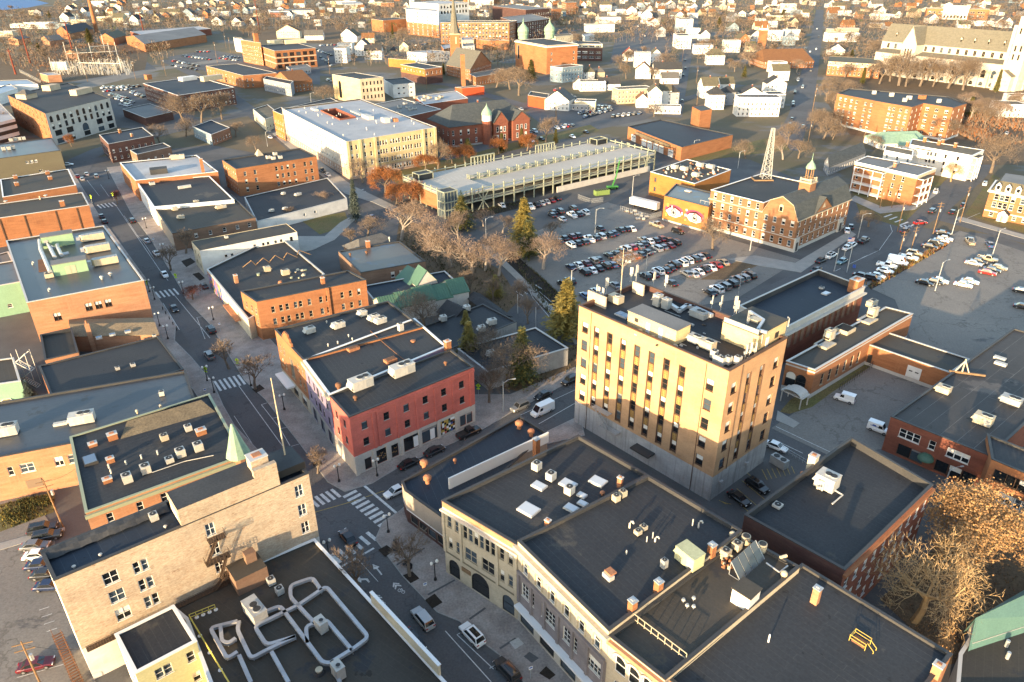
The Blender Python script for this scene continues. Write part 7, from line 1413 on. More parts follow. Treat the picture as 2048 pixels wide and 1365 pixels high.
fb('orange_shop','low orange shop with white front joined to the brick office','U2',(548,665),(625,672),(860,690),7.5,'paint_orange','roof_grey',wins=())
fb('white_inn','white-fronted row with striped piers beside the church','U2',(760,590),(985,610),(1250,590),9.0,'paint_white','roof_white',walls={1:'siding_grey'})
# brick church with spire
cn0=square_up([G('U2',1235,660,12).to_2d(),G('U2',1420,790,12).to_2d(),G('U2',1700,720,12).to_2d(),G('U2',1640,600,12).to_2d()])
cP=[G('U2',1210,735,9).to_2d(),G('U2',1480,790,9).to_2d(),G('U2',1720,715,9).to_2d()];cP=[cP[0],cP[1],cP[2],cP[0]+cP[2]-cP[1]]
ch=pitched('brick_church','brick church with a tall slate spire, clerestory roof and side chapel',cP,9,21,0,'brick_orange','slate_church',wins='auto',chim=False,cat='church',over=.6,attic=False)
tq=G('U2',1320,580,0);tq=G('U2',1310,600,14).to_2d();m=MB();m.obox(tq,Vector((1,.2)),8,8,0,30,'brick_orange');m.obox(tq,Vector((1,.2)),8.6,8.6,29.8,30.8,'trim_tan');m.build('bell_tower',ch);m=MB();m.lathe((tq.x,tq.y),[(5.4,30.8),(3.4,38),(.5,62),(.1,66)],'slate_church',8);m.build('spire',ch)
for u in(-1.5,1.5):ob('belfry_opening',ch,tq+Vector((u,-4.05)),Vector((1,.2)),1.4,.2,22,28,'trim_tan')
fb('chapel_wing','lower brick chapel wing at the east end of the spired church','U2',(1465,840),(1545,880),(1900,820),7,'brick_orange','shingle_grey')
fb('boiler_house','vermilion painted boiler house below the church','U2',(1310,995),(1390,1005),(1640,985),6,'paint_vermilion','roof_gravel',wins=());q=G('U2',1405,980,0);m=MB();m.obox(q.to_2d(),Vector((1,.2)),3.2,3.2,0,24,'brick_orange');solo(m,'brick_chimney','tall square brick chimney of the vermilion boiler house','chimney',(q.x,q.y,0))
fb('vermilion_shed','vermilion painted store joined to a pale blue gabled house','U3',(235,1040),(205,1085),(425,1120),7.5,'paint_vermilion','roof_brown',wins=())
# onion-domed hall
od,P_=fb('domed_hall','tall blank orange brick hall with two green onion domes','U3',(62,458),(420,522),(770,500),24,'brick_orange','roof_dark',cope='coping_white',wins=((1,[.15,.88],1.4,2.2,[6,11,16],0,0,'dh'),(0,[.1],3.5,12,[8],0,0,'store','trim_white')),cornice=((0,1),22.4,.9,.9,'trim_white'))
for x,y in((150,440),(450,430)):q=G('U3',x,y,24);m=MB();m.lathe((q.x,q.y),[(4.6,23.5),(4.6,26.5),(5.2,26.8),(5.0,28.5),(5.6,30.5),(5.0,33),(2.6,35.6),(1.0,37.2),(.4,39),(.0,43)],'copper_green',16);m.build('onion_dome',od,smooth=True)
fb('grey_mill','dark grey brick mill with a cream top storey behind the domed hall','U3',(700,470),(735,500),(1055,505),16,'brick_dark','roof_dark',walls={1:'brick_dark'},bands=((12.5,16,'paint_cream'),),wins=((1,4,5,2.2,[2.5,7,12.8],1.5,1.5,'triple'),))
fb('blue_apartments','blue-grey clapboard apartment house with white bay windows','U3',(458,758),(600,772),(832,745),12,'paint_blue','shingle_brown',cope='coping_white')
# hospital group
ho,P_=fb('hospital_block','tall hospital block with white piers over orange brick','U2',(745,85),(755,108),(1118,135),32,'paint_white','roof_white',walls={1:'paint_white'},wins=((1,7,3.2,2.6,[2+4.2*i for i in range(7)],2,2,'triple'),),bands=((0,16,'brick_orange'),))
fb('hospital_block','smooth white hospital wing rising behind the brick one','U2',(790,25),(1120,48),(1465,28),36.5,'paint_white','roof_white',wins=((1,9,3.5,4,[23,30],4,4,'store'),))
fb('hospital_wing','long orange brick hospital wing with pairs of white windows','U2',(1140,262),(1925,258),(2015,236),24,'brick_orange','roof_gravel',cope='coping_white',wins=((0,20,2.4,2.8,[2,6.5,11,15.5,19.6],2,2,'pair'),(1,6,2.4,2.8,[2,6.5,11,15.5,19.6],2,2,'pair')))
fb('hospital_annex','orange brick annex in front of the long hospital wing','U2',(1550,450),(1700,465),(1925,462),10,'brick_orange','roof_gravel',wins=())
fb('mill_block','plain orange brick block at the end of the hospital yard','U2',(355,220),(490,235),(765,215),16,'brick_orange','roof_dark',wins=())
fb('dark_wing','dark brick wing with a row of white windows behind the domed hall','U3',(-100,200),(80,262),(455,215),22,'brick_dark','roof_grey',wins=((1,14,2.4,2.6,[4,8.5,13,17.5],2,2,'pair'),))
fb('dark_wing','darker upper hospital wing beyond the dark windowed one','U3',(-200,70),(180,115),(450,95),26,'brick_dark','roof_grey',wins=((1,10,2.4,2.6,[6,12,18],2,2,'pair'),))
fb('brick_hall','square orange brick hall with a pyramid roof beyond the hospital','U3',(470,95),(490,105),(585,100),18,'brick_orange','shingle_tan');fb('brick_hall','wide tan brick hall among bare trees beyond the hospital','U3',(590,20),(640,35),(755,30),20,'brick_orange','shingle_tan')
q=G('U2',1435,215,0);m=MB();m.frus((q.x,q.y),4,3,0,70,'brick_orange',10);solo(m,'brick_chimney','tall round hospital chimney of orange brick','chimney',(q.x,q.y,0))
mb_,P_=fb('mill_building','four-storey orange brick mill with big square windows and pale piers','U1',(1000,520),(1190,582),(1655,548),17,'brick_orange','roof_dark',cope='coping',wins=((1,6,4.4,3.2,[1.6,6.6,11.6],1.2,2.4,'grid','trim_brown'),(0,4,3.4,3.0,[1.6,6.6,11.6],1.2,1.2,'grid','trim_tan')),bands=((5.4,6.0,'paint_cream'),(10.4,11.0,'paint_cream')),pblind=0);e_=(P_[2]-P_[1]).normalized()
for x,y,l in((1420,490,22),(1200,500,14)):ob('penthouse',mb_,G('U1',x,y,17).to_2d(),e_,l,7,16.6,20.4,'paint_cream')
m2_,P_=fb('mill_tower_wing','narrow orange brick wing with a tall chimney beside the mill','U1',(800,455),(940,480),(1030,490),21,'brick_orange','roof_dark');ob('chimney',m2_,G('U1',985,480,21).to_2d(),e_,4,4,0,29,'brick_orange')
fb('white_shed','plain white shed wall beside the narrow mill wing','U1',(720,425),(735,440),(830,450),14,'paint_white','roof_grey',wins=())
fb('brick_restaurant','long low orange brick building with arched windows and a dark roof','U1',(408,752),(830,862),(1212,832),10,'brick_orange','roof_dark',walls={0:'brick_orange'},wins=((0,12,1.2,1.8,[1.4,5.6],2,2,'dh'),(1,[.1,.25],1.2,2,[1.4,5.4],0,0,'dh')))
pitched('mansard_tavern','brick house with a tan gable roof and white dormers by the junction',square_up(rect3('U1',(1170,885),(1375,935),(1640,915),8)),8,14,1,'brick_orange','shingle_brown',wins='auto');fb('grey_townhouses','dark grey townhouses with pale windows at the junction','U1',(1100,868),(1060,900),(1370,960),9,'siding_grey','shingle_dark')
ba=rect3('L',(735,215),(845,258),(1205,203),9);pitched('long_brick_shed','long orange brick shed with a pale ribbed gable roof',ba,9,14,1,'brick_orange','roof_grey',wins=(),chim=False,cat='shed')
bz=rect3('U',(1480,360),(1600,395),(2400,330),8);building('low_white_warehouse','wide low warehouse with a pale grey roof beyond the brick shed',bz,8,'brick_red','roof_white',.3)
for lb,k,A,B,C,h,r,w,rf in(('brick mill with a broad dark gable roof by the pylons','U',(640,350),(790,385),(1060,330),8,15,'brick_orange','shingle_dark'),('brick gabled mill wing beside the round chimney','U',(1130,420),(1290,440),(1440,400),8,13,'brick_orange','shingle_olive'),('small brick depot behind the substation','U',(735,590),(880,615),(1130,585),6,9,'brick_peach','shingle_olive'),('plain brick shed near the river road','U',(90,440),(200,450),(340,430),7,9,'brick_peach','shingle_grey'),('gabled brick shed among bare trees','U',(465,435),(560,470),(730,450),6,10,'brick_peach','shingle_grey')):
 P_=rect3(k,A,B,C,h)
 if area2(P_)>0:pitched('brick_shed',lb,P_,h,r,1,w,rf,wins=(),chim=False,cat='shed')
q=G('U',1105,375,0);m=MB();m.frus((q.x,q.y),3.0,2.0,0,46,'brick_orange',10);solo(m,'brick_chimney','tapering round brick mill chimney near the substation','chimney',(q.x,q.y,0))
for k,(A,B,C,h) in enumerate((((-200,1050),(-120,1110),(200,1010),7),((-300,930),(-200,985),(430,960),7))):fb('blue_roof_hall',('near','far')[k]+' low hall with a pale blue ribbed roof by the river road','U',A,B,C,h,'paint_white','skyroof',wins=())
fb('striped_ramp','white banded parking ramp beside the arcade building','V',(-400,140),(-200,420),(170,330),12,'paint_white','roof_white',bands=((1,3,'trim_dark'),(5,7,'trim_dark'),(9,10.6,'trim_dark')),wins=())
co,P_=fb('college_hall','orange brick college hall with a tall white central block','U5',(935,90),(950,100),(1660,108),16,'brick_orange','roof_dark',cope='coping_white',wins=((1,[.05,.09,.13,.21,.25,.72,.76,.84,.88,.92],3,3.2,[3,9],0,0,'pair'),));e_=(P_[2]-P_[1]).normalized();qn=Vector((e_.y,-e_.x));m=MB();q=lerp(P_[1],P_[2],.46)+qn*2;m.obox(q,e_,(P_[2]-P_[1]).length*.40,8,0,21,'paint_white');m.build('central_block',co)
for i in range(7):put_window(co,P_[1]+qn*6.2,e_,(P_[2]-P_[1]).length*(.29+.055*i),2.5,3,4,'arch','paint_white','trim_tan',False,0)
ch2=pitched('brown_roof_church','orange brick church with a steep brown roof and corner bell tower',square_up(rect3('U4',(790,650),(960,705),(1320,640),6)),6,15,1,'brick_orange','shingle_brown',wins='auto',chim=False,cat='church',hip=4);q=G('U4',920,560,0);m=MB();m.obox(q.to_2d(),Vector((1,.1)),7,7,0,22,'brick_orange');m.obox(q.to_2d(),Vector((1,.1)),7.6,7.6,20,22,'trim_white');m.frus((q.x,q.y),5.4,.3,22,30,'shingle_brown',4,ph=.8);m.build('bell_tower',ch2)
for dx in(-3,3):m=MB();m.frus((q.x+dx,q.y-3),.7,.0,22,26,'trim_white',6);m.build('pinnacle',ch2)
for lb,k,A,B,C,h,w,r in(('dark roofed workshop left of the cream school','L',(1650,640),(1700,670),(1990,600),7,'brick_red','roof_dark'),('tan shop with a brown end wall at the school street','L',(1480,640),(1550,700),(1640,670),7,'paint_cream','roof_gravel'),('low tan market hall beyond the dark street block','L',(760,880),(800,905),(1000,860),6,'brick_brown','roof_dark'),('flat grey store behind the brick restaurant','U1',(1320,760),(1360,790),(1600,760),6,'siding_grey','roof_grey'),('long cream terrace behind the domed hall','U3',(480,400),(520,420),(720,400),9,'paint_cream','roof_gravel'),('white-roofed store beyond the domed hall','U3',(820,395),(850,420),(960,395),7,'paint_white','roof_white'),('brick store below the hospital chimney','U2',(1150,520),(1180,560),(1280,540),8,'brick_orange','roof_white'),('white portico wing beside the spire','U2',(1390,500),(1400,530),(1530,520),9,'paint_white','roof_grey'),('cream hall behind the hospital annex','U2',(1380,430),(1390,460),(1520,455),9,'paint_cream','roof_white'),('long pale warehouse beyond the wood','U1',(1120,110),(1150,130),(1640,120),8,'paint_white','roof_grey'),('red brick shed behind the mill','U1',(1130,130),(1150,150),(1290,150),7,'brick_red','roof_grey'),('wide pale roofed plant beyond the hospital','U2',(0,30),(30,50),(260,40),9,'paint_white','roof_white')):
 P_=rect3(k,A,B,C,h)
 if area2(P_)>0:building('flat_roof_block',lb,P_,h,w,r,.4,wins='auto')
# off-frame block on the left of the main street (shades the fronts opposite)
for x0,x1,h,lb in((-50,-27.1,20,'taller'),(-27,-5,16.2,'lower')):building('corner_block',lb+' plain brick block continuing the left side of the main street',[Vector(p) for p in((x0,26),(x1,26),(x1,51.5),(x0,51.5))],h,'brick_orange','roof_dark',.5,foot=False)
# vehicles
SPEC=dict(sedan=(4.7,1.82,1.42,.95,[(-2.35,.62),(-2.2,.86),(-1.2,.95),(1.0,.92),(2.1,.76),(2.35,.55)],(-1.75,-1.05,.45,1.15)),suv=(4.75,1.9,1.72,1.08,[(-2.38,.75),(-2.3,1.06),(-1.0,1.1),(1.1,1.06),(2.2,.95),(2.38,.6)],(-2.25,-1.9,.55,1.2)),
 van=(5.8,2.05,2.5,1.25,[(-2.9,.8),(-2.88,1.25),(0,1.28),(2.0,1.22),(2.8,1.0),(2.9,.6)],(-2.86,-2.8,1.35,2.25)),pickup=(5.7,1.98,1.85,1.05,[(-2.85,.7),(-2.83,1.08),(0,1.12),(1.3,1.1),(2.7,1.0),(2.85,.6)],(-.75,-.5,.75,1.35)),mail=(4.5,1.9,2.15,1.05,[(-2.25,.7),(-2.23,1.05),(0,1.05),(1.2,1.05),(2.1,.95),(2.25,.55)],(-2.22,-2.18,.7,1.2)))
CARM={}
def car_meshes(kind,c,far):
 if(kind,c,far) in CARM:return CARM[(kind,c,far)]
 L,W,Hh,belt,prof,(g0,g1,g2,g3)=SPEC[kind];hw=W/2;paint='car_'+c;b=MB()
 def sec(x,zt):k=.90 if abs(x)>L/2-.3 else 1.0;return[(x,-hw*.9*k,.25),(x,-hw*k,.5),(x,-hw*k,zt-.14),(x,-hw*.88*k,zt),(x,hw*.88*k,zt),(x,hw*k,zt-.14),(x,hw*k,.5),(x,hw*.9*k,.25)]
 S=[sec(x,z) for x,z in prof]
 for A,B in zip(S,S[1:]):
  for i in range(8):j=(i+1)%8;b.poly([A[i],B[i],B[j],A[j]],paint)
 b.poly(S[0][::-1] if False else S[0],paint);b.poly(S[-1][::-1],paint)
 zb=belt-.06;w0,w1=hw*.90,hw*.74 if kind not in('van','mail') else hw*.86;zt=Hh
 bt=[(g0,-w0,zb),(g3,-w0,zb),(g3,w0,zb),(g0,w0,zb)];tp_=[(g1,-w1,zt),(g2,-w1,zt),(g2,w1,zt),(g1,w1,zt)]
 b.poly([(g1-.03,-w1-.02,zt+.02),(g2+.03,-w1-.02,zt+.02),(g2+.03,w1+.02,zt+.02),(g1-.03,w1+.02,zt+.02)],paint)
 def quad(A,B,C,D,inset,m,mb):
  c0=(Vector(A)+Vector(B)+Vector(C)+Vector(D))/4;mb.poly([lerp(Vector(p),c0,inset) for p in(A,B,C,D)],m)
 sides=[(bt[1],bt[2],tp_[2],tp_[1],'windscreen'),(bt[3],bt[0],tp_[0],tp_[3],'rear_window'),(bt[0],bt[1],tp_[1],tp_[0],'side_window'),(bt[2],bt[3],tp_[3],tp_[2],'side_window')]
 gl=[]
 for A,B,C,D,nm in sides:
  solid=(kind=='van' and nm in('side_window','rear_window')) or(kind=='mail' and nm=='side_window')
  b.poly([A,B,C,D],paint)
  g=MB();n=(Vector(B)-Vector(A)).cross(Vector(D)-Vector(A)).normalized()*.012
  if solid and kind in('van','mail') and nm=='side_window':
   x1=g2+.25;x0=x1-.9;ys=A[1];P=[(x0,ys*1.0,zb+.25),(x1,ys*1.0,zb+.25),(x1-.2,ys*.97,zb+.9),(x0,ys*.97,zb+.9)];g.poly([Vector(p)+Vector((0,.05 if ys>0 else-.05,0)) for p in(P if ys<0 else P[::-1])],'glass')
  elif solid:quad(*[Vector(p)+n for p in(A,B,C,D)],.35,'glass',g)
  else:quad(*[Vector(p)+n for p in(A,B,C,D)],.10,'glass',g)
  gl.append((nm,g))
 if kind=='pickup':b.box(-2.7,-.85,-hw*.8,hw*.8,1.085,1.09,'trim_dark');b.box(-2.8,-.8,-hw*.9,-hw*.8,1.0,1.2,paint);b.box(-2.8,-.8,hw*.8,hw*.9,1.0,1.2,paint)
 if kind in('suv',) and c in('black','white','dark'):b.box(g1+.2,g2-.3,-w1*.6,w1*.6,zt+.021,zt+.03,'glass')
 if kind=='mail':b.box(-1.6,.2,-hw*.92,-hw*.905,1.35,1.5,'sign_blue');b.box(-1.2,-.5,-hw*.93,-hw*.91,1.5,1.75,'sign_blue')
 w=MB();r=.34 if kind!='pickup' else.39
 ring=[(r*math.cos(2*math.pi*i/12),r*math.sin(2*math.pi*i/12)) for i in range(12)]
 for i in range(12):(x0,z0_),(x1,z1_)=ring[i],ring[(i+1)%12];w.poly([(x0,-.11,z0_),(x1,-.11,z1_),(x1,.11,z1_),(x0,.11,z0_)],'tyre')
 for s in(-1,1):w.poly([(x,.11*s,z) for x,z in ring][::-s],'tyre');w.poly([(x*.6,.118*s,z*.6) for x,z in ring][::-s],'rim')
 wx=L*.31;wpos=[(sx*wx,sy*(hw-.09),r) for sx in(-1,1) for sy in(-1,1)]
 lights=[('headlight',(L/2-.08,s*hw*.66,belt*.62),'headlamp') for s in(-1,1)]+[('taillight',(-L/2+.03,s*hw*.68,belt*.74),'taillamp') for s in(-1,1)]
 if far:
  for _,g in gl:
   n0=len(b.v);b.v+=g.v;mi=b.mi('glass');b.f+=[tuple(i+n0 for i in f) for f in g.f];b.m+=[mi]*len(g.f)
  for p in wpos:b.box(p[0]-.3,p[0]+.3,p[1]-.1,p[1]+.1,.02,.6,'tyre')
  out=[('body',b.mesh('car'),(0,0,0))]
 else:
  wm=w.mesh('wheel');lm={}
  for mm in('headlamp','taillamp'):q=MB();q.box(-.06,.06,-.2,.2,-.08,.08,mm);lm[mm]=q.mesh('light')
  out=[('body',b.mesh('body'),(0,0,0))]+[(nm,g.mesh(nm),(0,0,0)) for nm,g in gl]+[('wheel',wm,p) for p in wpos]+[(nm,lm[mm],p) for nm,p,mm in lights]
 CARM[(kind,c,far)]=out;return out
NCAR=0
def car(k,x,y,hd,kind,c,where,far=False):
 global NCAR;NCAR+=1
 p=G(k,x,y,.6);rz=math.atan2(hd.y,hd.x)+rnd.uniform(-.03,.03);cn={'dark':'dark grey','tan':'beige','charcoal':'charcoal grey'}.get(c,c)
 nm={'suv':'SUV','mail':'mail truck'}.get(kind,kind);lab=f'{cn} {nm} {where}';nmx={'sedan':'sedan_car','suv':'suv_car','van':'van','pickup':'pickup_truck','mail':'mail_truck'}[kind];cat={'sedan':'car','suv':'car','van':'van','pickup':'pickup truck','mail':'mail truck'}[kind]
 zz=.06 if k!='F' and k!='A' else.03;sc_=1.1 if k in 'RPS' else 1.0
 ms_=car_meshes(kind,c,far)
 if far:o=link(nmx,ms_[0][1],None,(p.x,p.y,zz),rz);o.scale=(1.08,)*3;tag(o,lab,cat);return o
 root=thing(nmx,lab,cat,(p.x,p.y,zz),rz)
 root.scale=(sc_,)*3
 for n_,me,l in ms_:link(n_,me,root,l)
 return root
def cars(k,hd,where,L,far=False):
 for x,y,spec in L:kind={'s':'sedan','u':'suv','v':'van','p':'pickup','m':'mail'}[spec[0]];car(k,x,y,hd,kind,{'k':'black','d':'dark','c':'charcoal','g':'grey','i':'silver','w':'white','r':'red','n':'navy','b':'blue','t':'teal','e':'tan','m':'maroon','o':'orange'}[spec[1]],where,far)
lisN=(G('_',195,425)-G('_',361,660)).to_2d();lisM=(G('_',478,773)-G('_',560,886)).to_2d();lisS=(G('F',912,1045)-G('F',1200,1365)).to_2d();ashD=(G('_',1150,795)-G('_',720,1005)).to_2d();ashE=(G('_',1690,513)-G('_',1500,622)).to_2d()
lotD=(G('R',190,680)-G('R',340,790)).to_2d();parkD=(G('_',1560,864)-G('_',1330,775)).to_2d()
cars('W',lisN,'at the kerb on the upper main street',[(990,160,'sd'),(1018,212,'sk'),(1290,205,'uk'),(1430,400,'si'),(1525,520,'sw'),(1990,840,'sd')]);cars('W',-lisN,'driving down the upper main street',[(1605,728,'sw'),(1700,1060,'sk')])
cars('I',lisN,'parked by the tree on the main street',[(1235,965,'ud')]);cars('B',lisM,'driving up the main street towards the crossing',[(1225,150,'ug')]);cars('V',lisN,'waiting near the top of the main street',[(880,985,'sm'),(935,1015,'si'),(985,960,'si'),(1095,985,'ug')]);cars('V',Vector((1,.35)),'turning at the top junction of the main street',[(775,850,'sw')])
cars('F',lisS,'driving towards the main junction',[(770,965,'ui')]);cars('F',lisS,'parked beside the brick paved sidewalk of the cream hall',[(1080,1065,'uw'),(1300,1290,'ud')]);cars('F',-lisS,'beside the parapet of the duct roof shop',[(715,1100,'sk')]);cars('F',lisM,'crossing the main junction',[(300,455,'sk')]);cars('F',-ashD,'stopped at the junction beside the beige corner building',[(600,165,'sw')])
cars('A',ashD,'parked along the red corner building',[(930,870,'sk'),(1080,795,'sd'),(1280,690,'pk')]);cars('A',-ashD,'parked along the side street by the concrete building',[(1580,538,'ug'),(1715,470,'sk'),(1872,385,'uk')]);cars('A',-ashD,'driving on the side street past the tower',[(1712,562,'vw')])
cars('C',Vector((-.55,.83))*-1,'in the yellow-striped yard of the tower',[(1178,1258,'uk'),(1075,1328,'sk')]);cars('C',parkD,'passing behind the tower corner',[(1285,1032,'sw')])
cars('D',(G('D',690,690)-G('D',830,735)).to_2d(),'parked by the grass strip of the post office',[(765,692,'mw')]);cars('D',(G('D',1040,900)-G('D',930,860)).to_2d(),'parked against the seamed roof building',[(982,885,'mw')])
cars('E',Vector((.9,.35)),'on the side lane by the peach brick wall',[(250,285,'ud'),(275,330,'ud')]);cars('E',Vector((1,.1)),'parked behind the worn warehouse',[(205,385,'sg'),(222,440,'sw'),(235,498,'sn'),(268,552,'sd'),(290,620,'sn')]);cars('E',Vector((1,.32)),'parked below the rusty stair',[(210,1080,'sm')]);cars('B',Vector((1,.2)),'parked behind the spruce tree',[(60,415,'sw'),(70,475,'sw')])
W1='parked in the central car park'
cars('R',lotD,'in the garage-side rows of the central car park',[(20,232,'sd'),(90,197,'ud'),(110,268,'si'),(210,172,'ud'),(200,232,'pw'),(262,222,'sd'),(320,208,'uw'),(30,205,'sk')])
cars('R',lotD,'in the long single row of the central car park',[(85,468,'sd'),(130,440,'sd'),(190,503,'uw'),(200,425,'sm'),(252,485,'sk'),(252,415,'sk'),(312,475,'sd'),(355,450,'pw'),(415,440,'sd'),(465,425,'ui'),(455,352,'sk'),(545,410,'sd'),(578,395,'sn'),(645,365,'sd'),(700,358,'sk'),(738,355,'sw')])
cars('R',lotD,'in the double row below the mural wing',[(690,540,'ui'),(745,522,'sr'),(815,515,'sg'),(845,492,'sd'),(905,470,'sw'),(850,455,'sg'),(960,460,'sk'),(1015,445,'sm'),(540,600,'sk'),(605,582,'sd'),(655,560,'sd'),(680,638,'uw'),(720,615,'sw'),(768,605,'so'),(828,590,'sk'),(885,568,'sd'),(975,535,'ui'),(1030,522,'sg'),(1090,505,'sm'),(1140,480,'uk'),(1080,460,'sk')])
cars('R',lotD,'in the next double row of the central car park',[(190,705,'sn'),(260,685,'sw'),(330,670,'sm'),(395,650,'ug'),(440,635,'sd'),(315,752,'uk'),(382,732,'sw'),(440,715,'sk'),(512,695,'uk'),(570,682,'sb'),(620,660,'sd')])
cars('R',lotD,'in the upper half of the front double row of the car park',[(870,790,'ud'),(935,772,'sm'),(985,742,'uw'),(1052,732,'sk'),(1095,710,'sk'),(1130,683,'uk'),(1200,667,'uw'),(1250,645,'uw'),(1310,635,'ud'),(1362,613,'si'),(1415,598,'sk')]);cars('R',lotD,'in the lower half of the front double row of the car park',[(1245,765,'sg'),(1300,768,'si'),(1348,745,'sw'),(1405,722,'sd'),(1460,708,'sw'),(1512,683,'sr'),(1575,660,'se')])
cars('R',lotD,'in the short row beside the side street hedge',[(1455,935,'sk'),(1520,905,'uw'),(1588,880,'ug'),(1652,855,'ud'),(1705,820,'ug'),(1760,805,'ug'),(1815,780,'uk')]);cars('R',lotD,'alone at the near end of the central car park',[(118,860,'uk'),(182,832,'ud'),(320,965,'sb'),(590,870,'sg'),(420,925,'si'),(1105,848,'sk')]);cars('R',(G('R',1040,350)-G('R',900,300)).to_2d(),'parked along the mural wing wall',[(970,322,'pe'),(1165,380,'uk')])
pr=(G('P',1560,705)-G('P',1415,675)).to_2d()
cars('P',pr,'along the hedge side of the right-hand car park',[(660,628,'uk'),(700,602,'sw'),(775,555,'sw'),(790,510,'pw'),(888,480,'vw'),(985,435,'pw'),(1040,400,'ue'),(560,600,'sk')]);cars('P',pr,'in the far corner of the right-hand car park',[(1180,335,'sk'),(1232,310,'ud'),(1285,280,'sw'),(1320,262,'sw'),(1300,212,'sd')])
cars('P',pr,'in the sunlit middle of the right-hand car park',[(1135,665,'sk'),(1225,655,'sd'),(1270,645,'sw'),(1485,682,'sw'),(1545,652,'sw'),(1705,572,'sr'),(1745,548,'sk'),(1805,525,'se'),(1580,487,'si'),(1625,470,'sd'),(1705,450,'pe'),(2025,740,'sd'),(2035,885,'sd')]);cars('P',Vector((.3,1)),'nosed to the far verge of the right-hand car park',[(1545,290,'pe'),(1725,318,'sb')])
cars('P',ashE,'at the kerb beside the civic building',[(190,462,'sk'),(285,418,'uw'),(470,325,'uw'),(580,282,'pk'),(430,345,'sw'),(150,545,'sk')]);cars('P',-ashE,'driving past the civic building',[(382,470,'st')]);cars('P',Vector((1,.25)),'crossing the junction by the porch apartments',[(1095,118,'sr')]);cars('P',ashE,'near the junction by the porch apartments',[(955,190,'sk'),(1205,15,'uk'),(1390,22,'sk')]);cars('P',Vector((.4,1)),'behind the civic building side door',[(462,155,'sk'),(430,188,'sw')])
cars('O',Vector((.55,.83)),'driving up by the white apartments',[(1645,915,'uw'),(1470,1085,'sk'),(1820,510,'sw'),(1250,975,'uw')])
cars('S',lotD,'under the garage edge',[(1060,685,'pw'),(1105,670,'sd'),(1140,660,'si'),(1175,650,'si'),(1210,640,'sm'),(1250,625,'sk'),(860,675,'sw')]);cars('M',-lotD,'by the red brick school yard',[(1060,640,'si'),(1140,770,'uw'),(1100,700,'sd'),(1110,775,'sk'),(1180,815,'sk'),(1120,825,'sw'),(1360,800,'sw'),(1440,775,'sk'),(1270,750,'sw')],True)
cars('T',(G('T',600,830)-G('T',540,790)).to_2d(),'by the corner of the cream school',[(578,812,'sw'),(530,775,'pk'),(85,490,'sw')]);cars('J',(G('_',715,385)-G('_',860,470)).to_2d(),'on the street beside the blue spruce',[(185,305,'sb')])
st1=(G('U4',1500,700)-G('U4',1350,1200)).to_2d();cars('U4',st1,'on the long street up the hill',[(1470,720,'si'),(1490,805,'sg'),(1350,845,'sg'),(1342,905,'uw'),(1398,985,'si'),(1308,1045,'sg'),(1288,1165,'si'),(1290,1200,'sk'),(1550,560,'sw'),(1480,590,'sw'),(1430,560,'sd'),(1580,420,'sd'),(1560,330,'sw')],True)
st2=(G('U3',2000,700)-G('U3',1950,1150)).to_2d();cars('U3',st2,'on the street of white houses',[(1995,780,'sd'),(1970,860,'sd'),(1960,1150,'sg'),(1930,450,'sd'),(1990,690,'sd')],True)
cars('O',st1,'near the foot of the hill street',[(95,395,'sd'),(80,440,'sd'),(185,455,'sg'),(145,85,'uw'),(180,140,'si'),(120,185,'sd'),(105,268,'si')],True)
FC=MB()
def far_rows(k,rows,hd,where):
 for(x0,y0,x1,y1,n) in rows:
  for i in range(n):
   t=(i+.5+rnd.uniform(-.1,.1))/n;kind=rnd.choice(['sedan','sedan','suv','sedan','suv','pickup']);c=rnd.choice(['black','dark','charcoal','grey','silver','white','white','silver','dark','blue','red']);x=x0+(x1-x0)*t;y=y0+(y1-y0)*t
   if NCAR<300:car(k,x,y,hd,kind,c,where,True);continue
   me=car_meshes(kind,c,True)[0][1];p=G(k,x,y,.6);p.z=.06;M_=Matrix.Translation(p)@Matrix.Rotation(math.atan2(hd.y,hd.x),4,'Z')
   for f in me.polygons:FC.poly([M_@me.vertices[v].co for v in f.vertices],me.materials[f.material_index].name)
far_rows('M',[(1290,745,1370,735,4),(1420,690,1600,640,6),(1390,665,1540,660,4)],Vector((.5,1)),'along the wide street behind the garage')
far_rows('U3',[(950,1215,1150,1230,5),(780,1285,1150,1250,9),(1150,1330,1500,1290,6),(500,1020,760,1120,6)],Vector((.5,1)),'in the lot below the pale blue house')
far_rows('U',[(1150,1000,1600,985,8),(1170,1040,1520,1010,7),(1250,1075,1450,1130,7),(1290,1110,1520,1170,7),(1380,1180,1480,1205,4),(1490,1040,1640,1110,5)],Vector((.2,1)),'in the crowded lot beside the arcade building')
far_rows('U2',[(850,520,1050,490,6),(60,270,350,270,8)],Vector((.2,1)),'in the hospital car park')
far_rows('U1',[(20,690,350,760,6),(0,740,330,800,6),(130,635,480,680,9),(560,660,780,690,6),(600,640,800,660,5),(290,590,460,590,4)],Vector((.3,1)),'in the lot behind the long brick restaurant')
far_rows('U1',[(1650,560,1850,640,6),(1700,520,1900,510,5),(1700,640,1850,760,5),(1780,900,1850,940,2)],Vector((.3,1)),'in the lot right of the orange mill')
far_rows('U3',[(1240,300,1680,300,9),(1470,370,1550,420,3),(1660,340,1720,420,4)],Vector((.2,1)),'in the lot beyond the white cinema')
o=link('far_cars',FC.mesh('far_cars'));o['kind']='stuff';o['label']='distant parked cars in the outer lots';o['category']='cars'
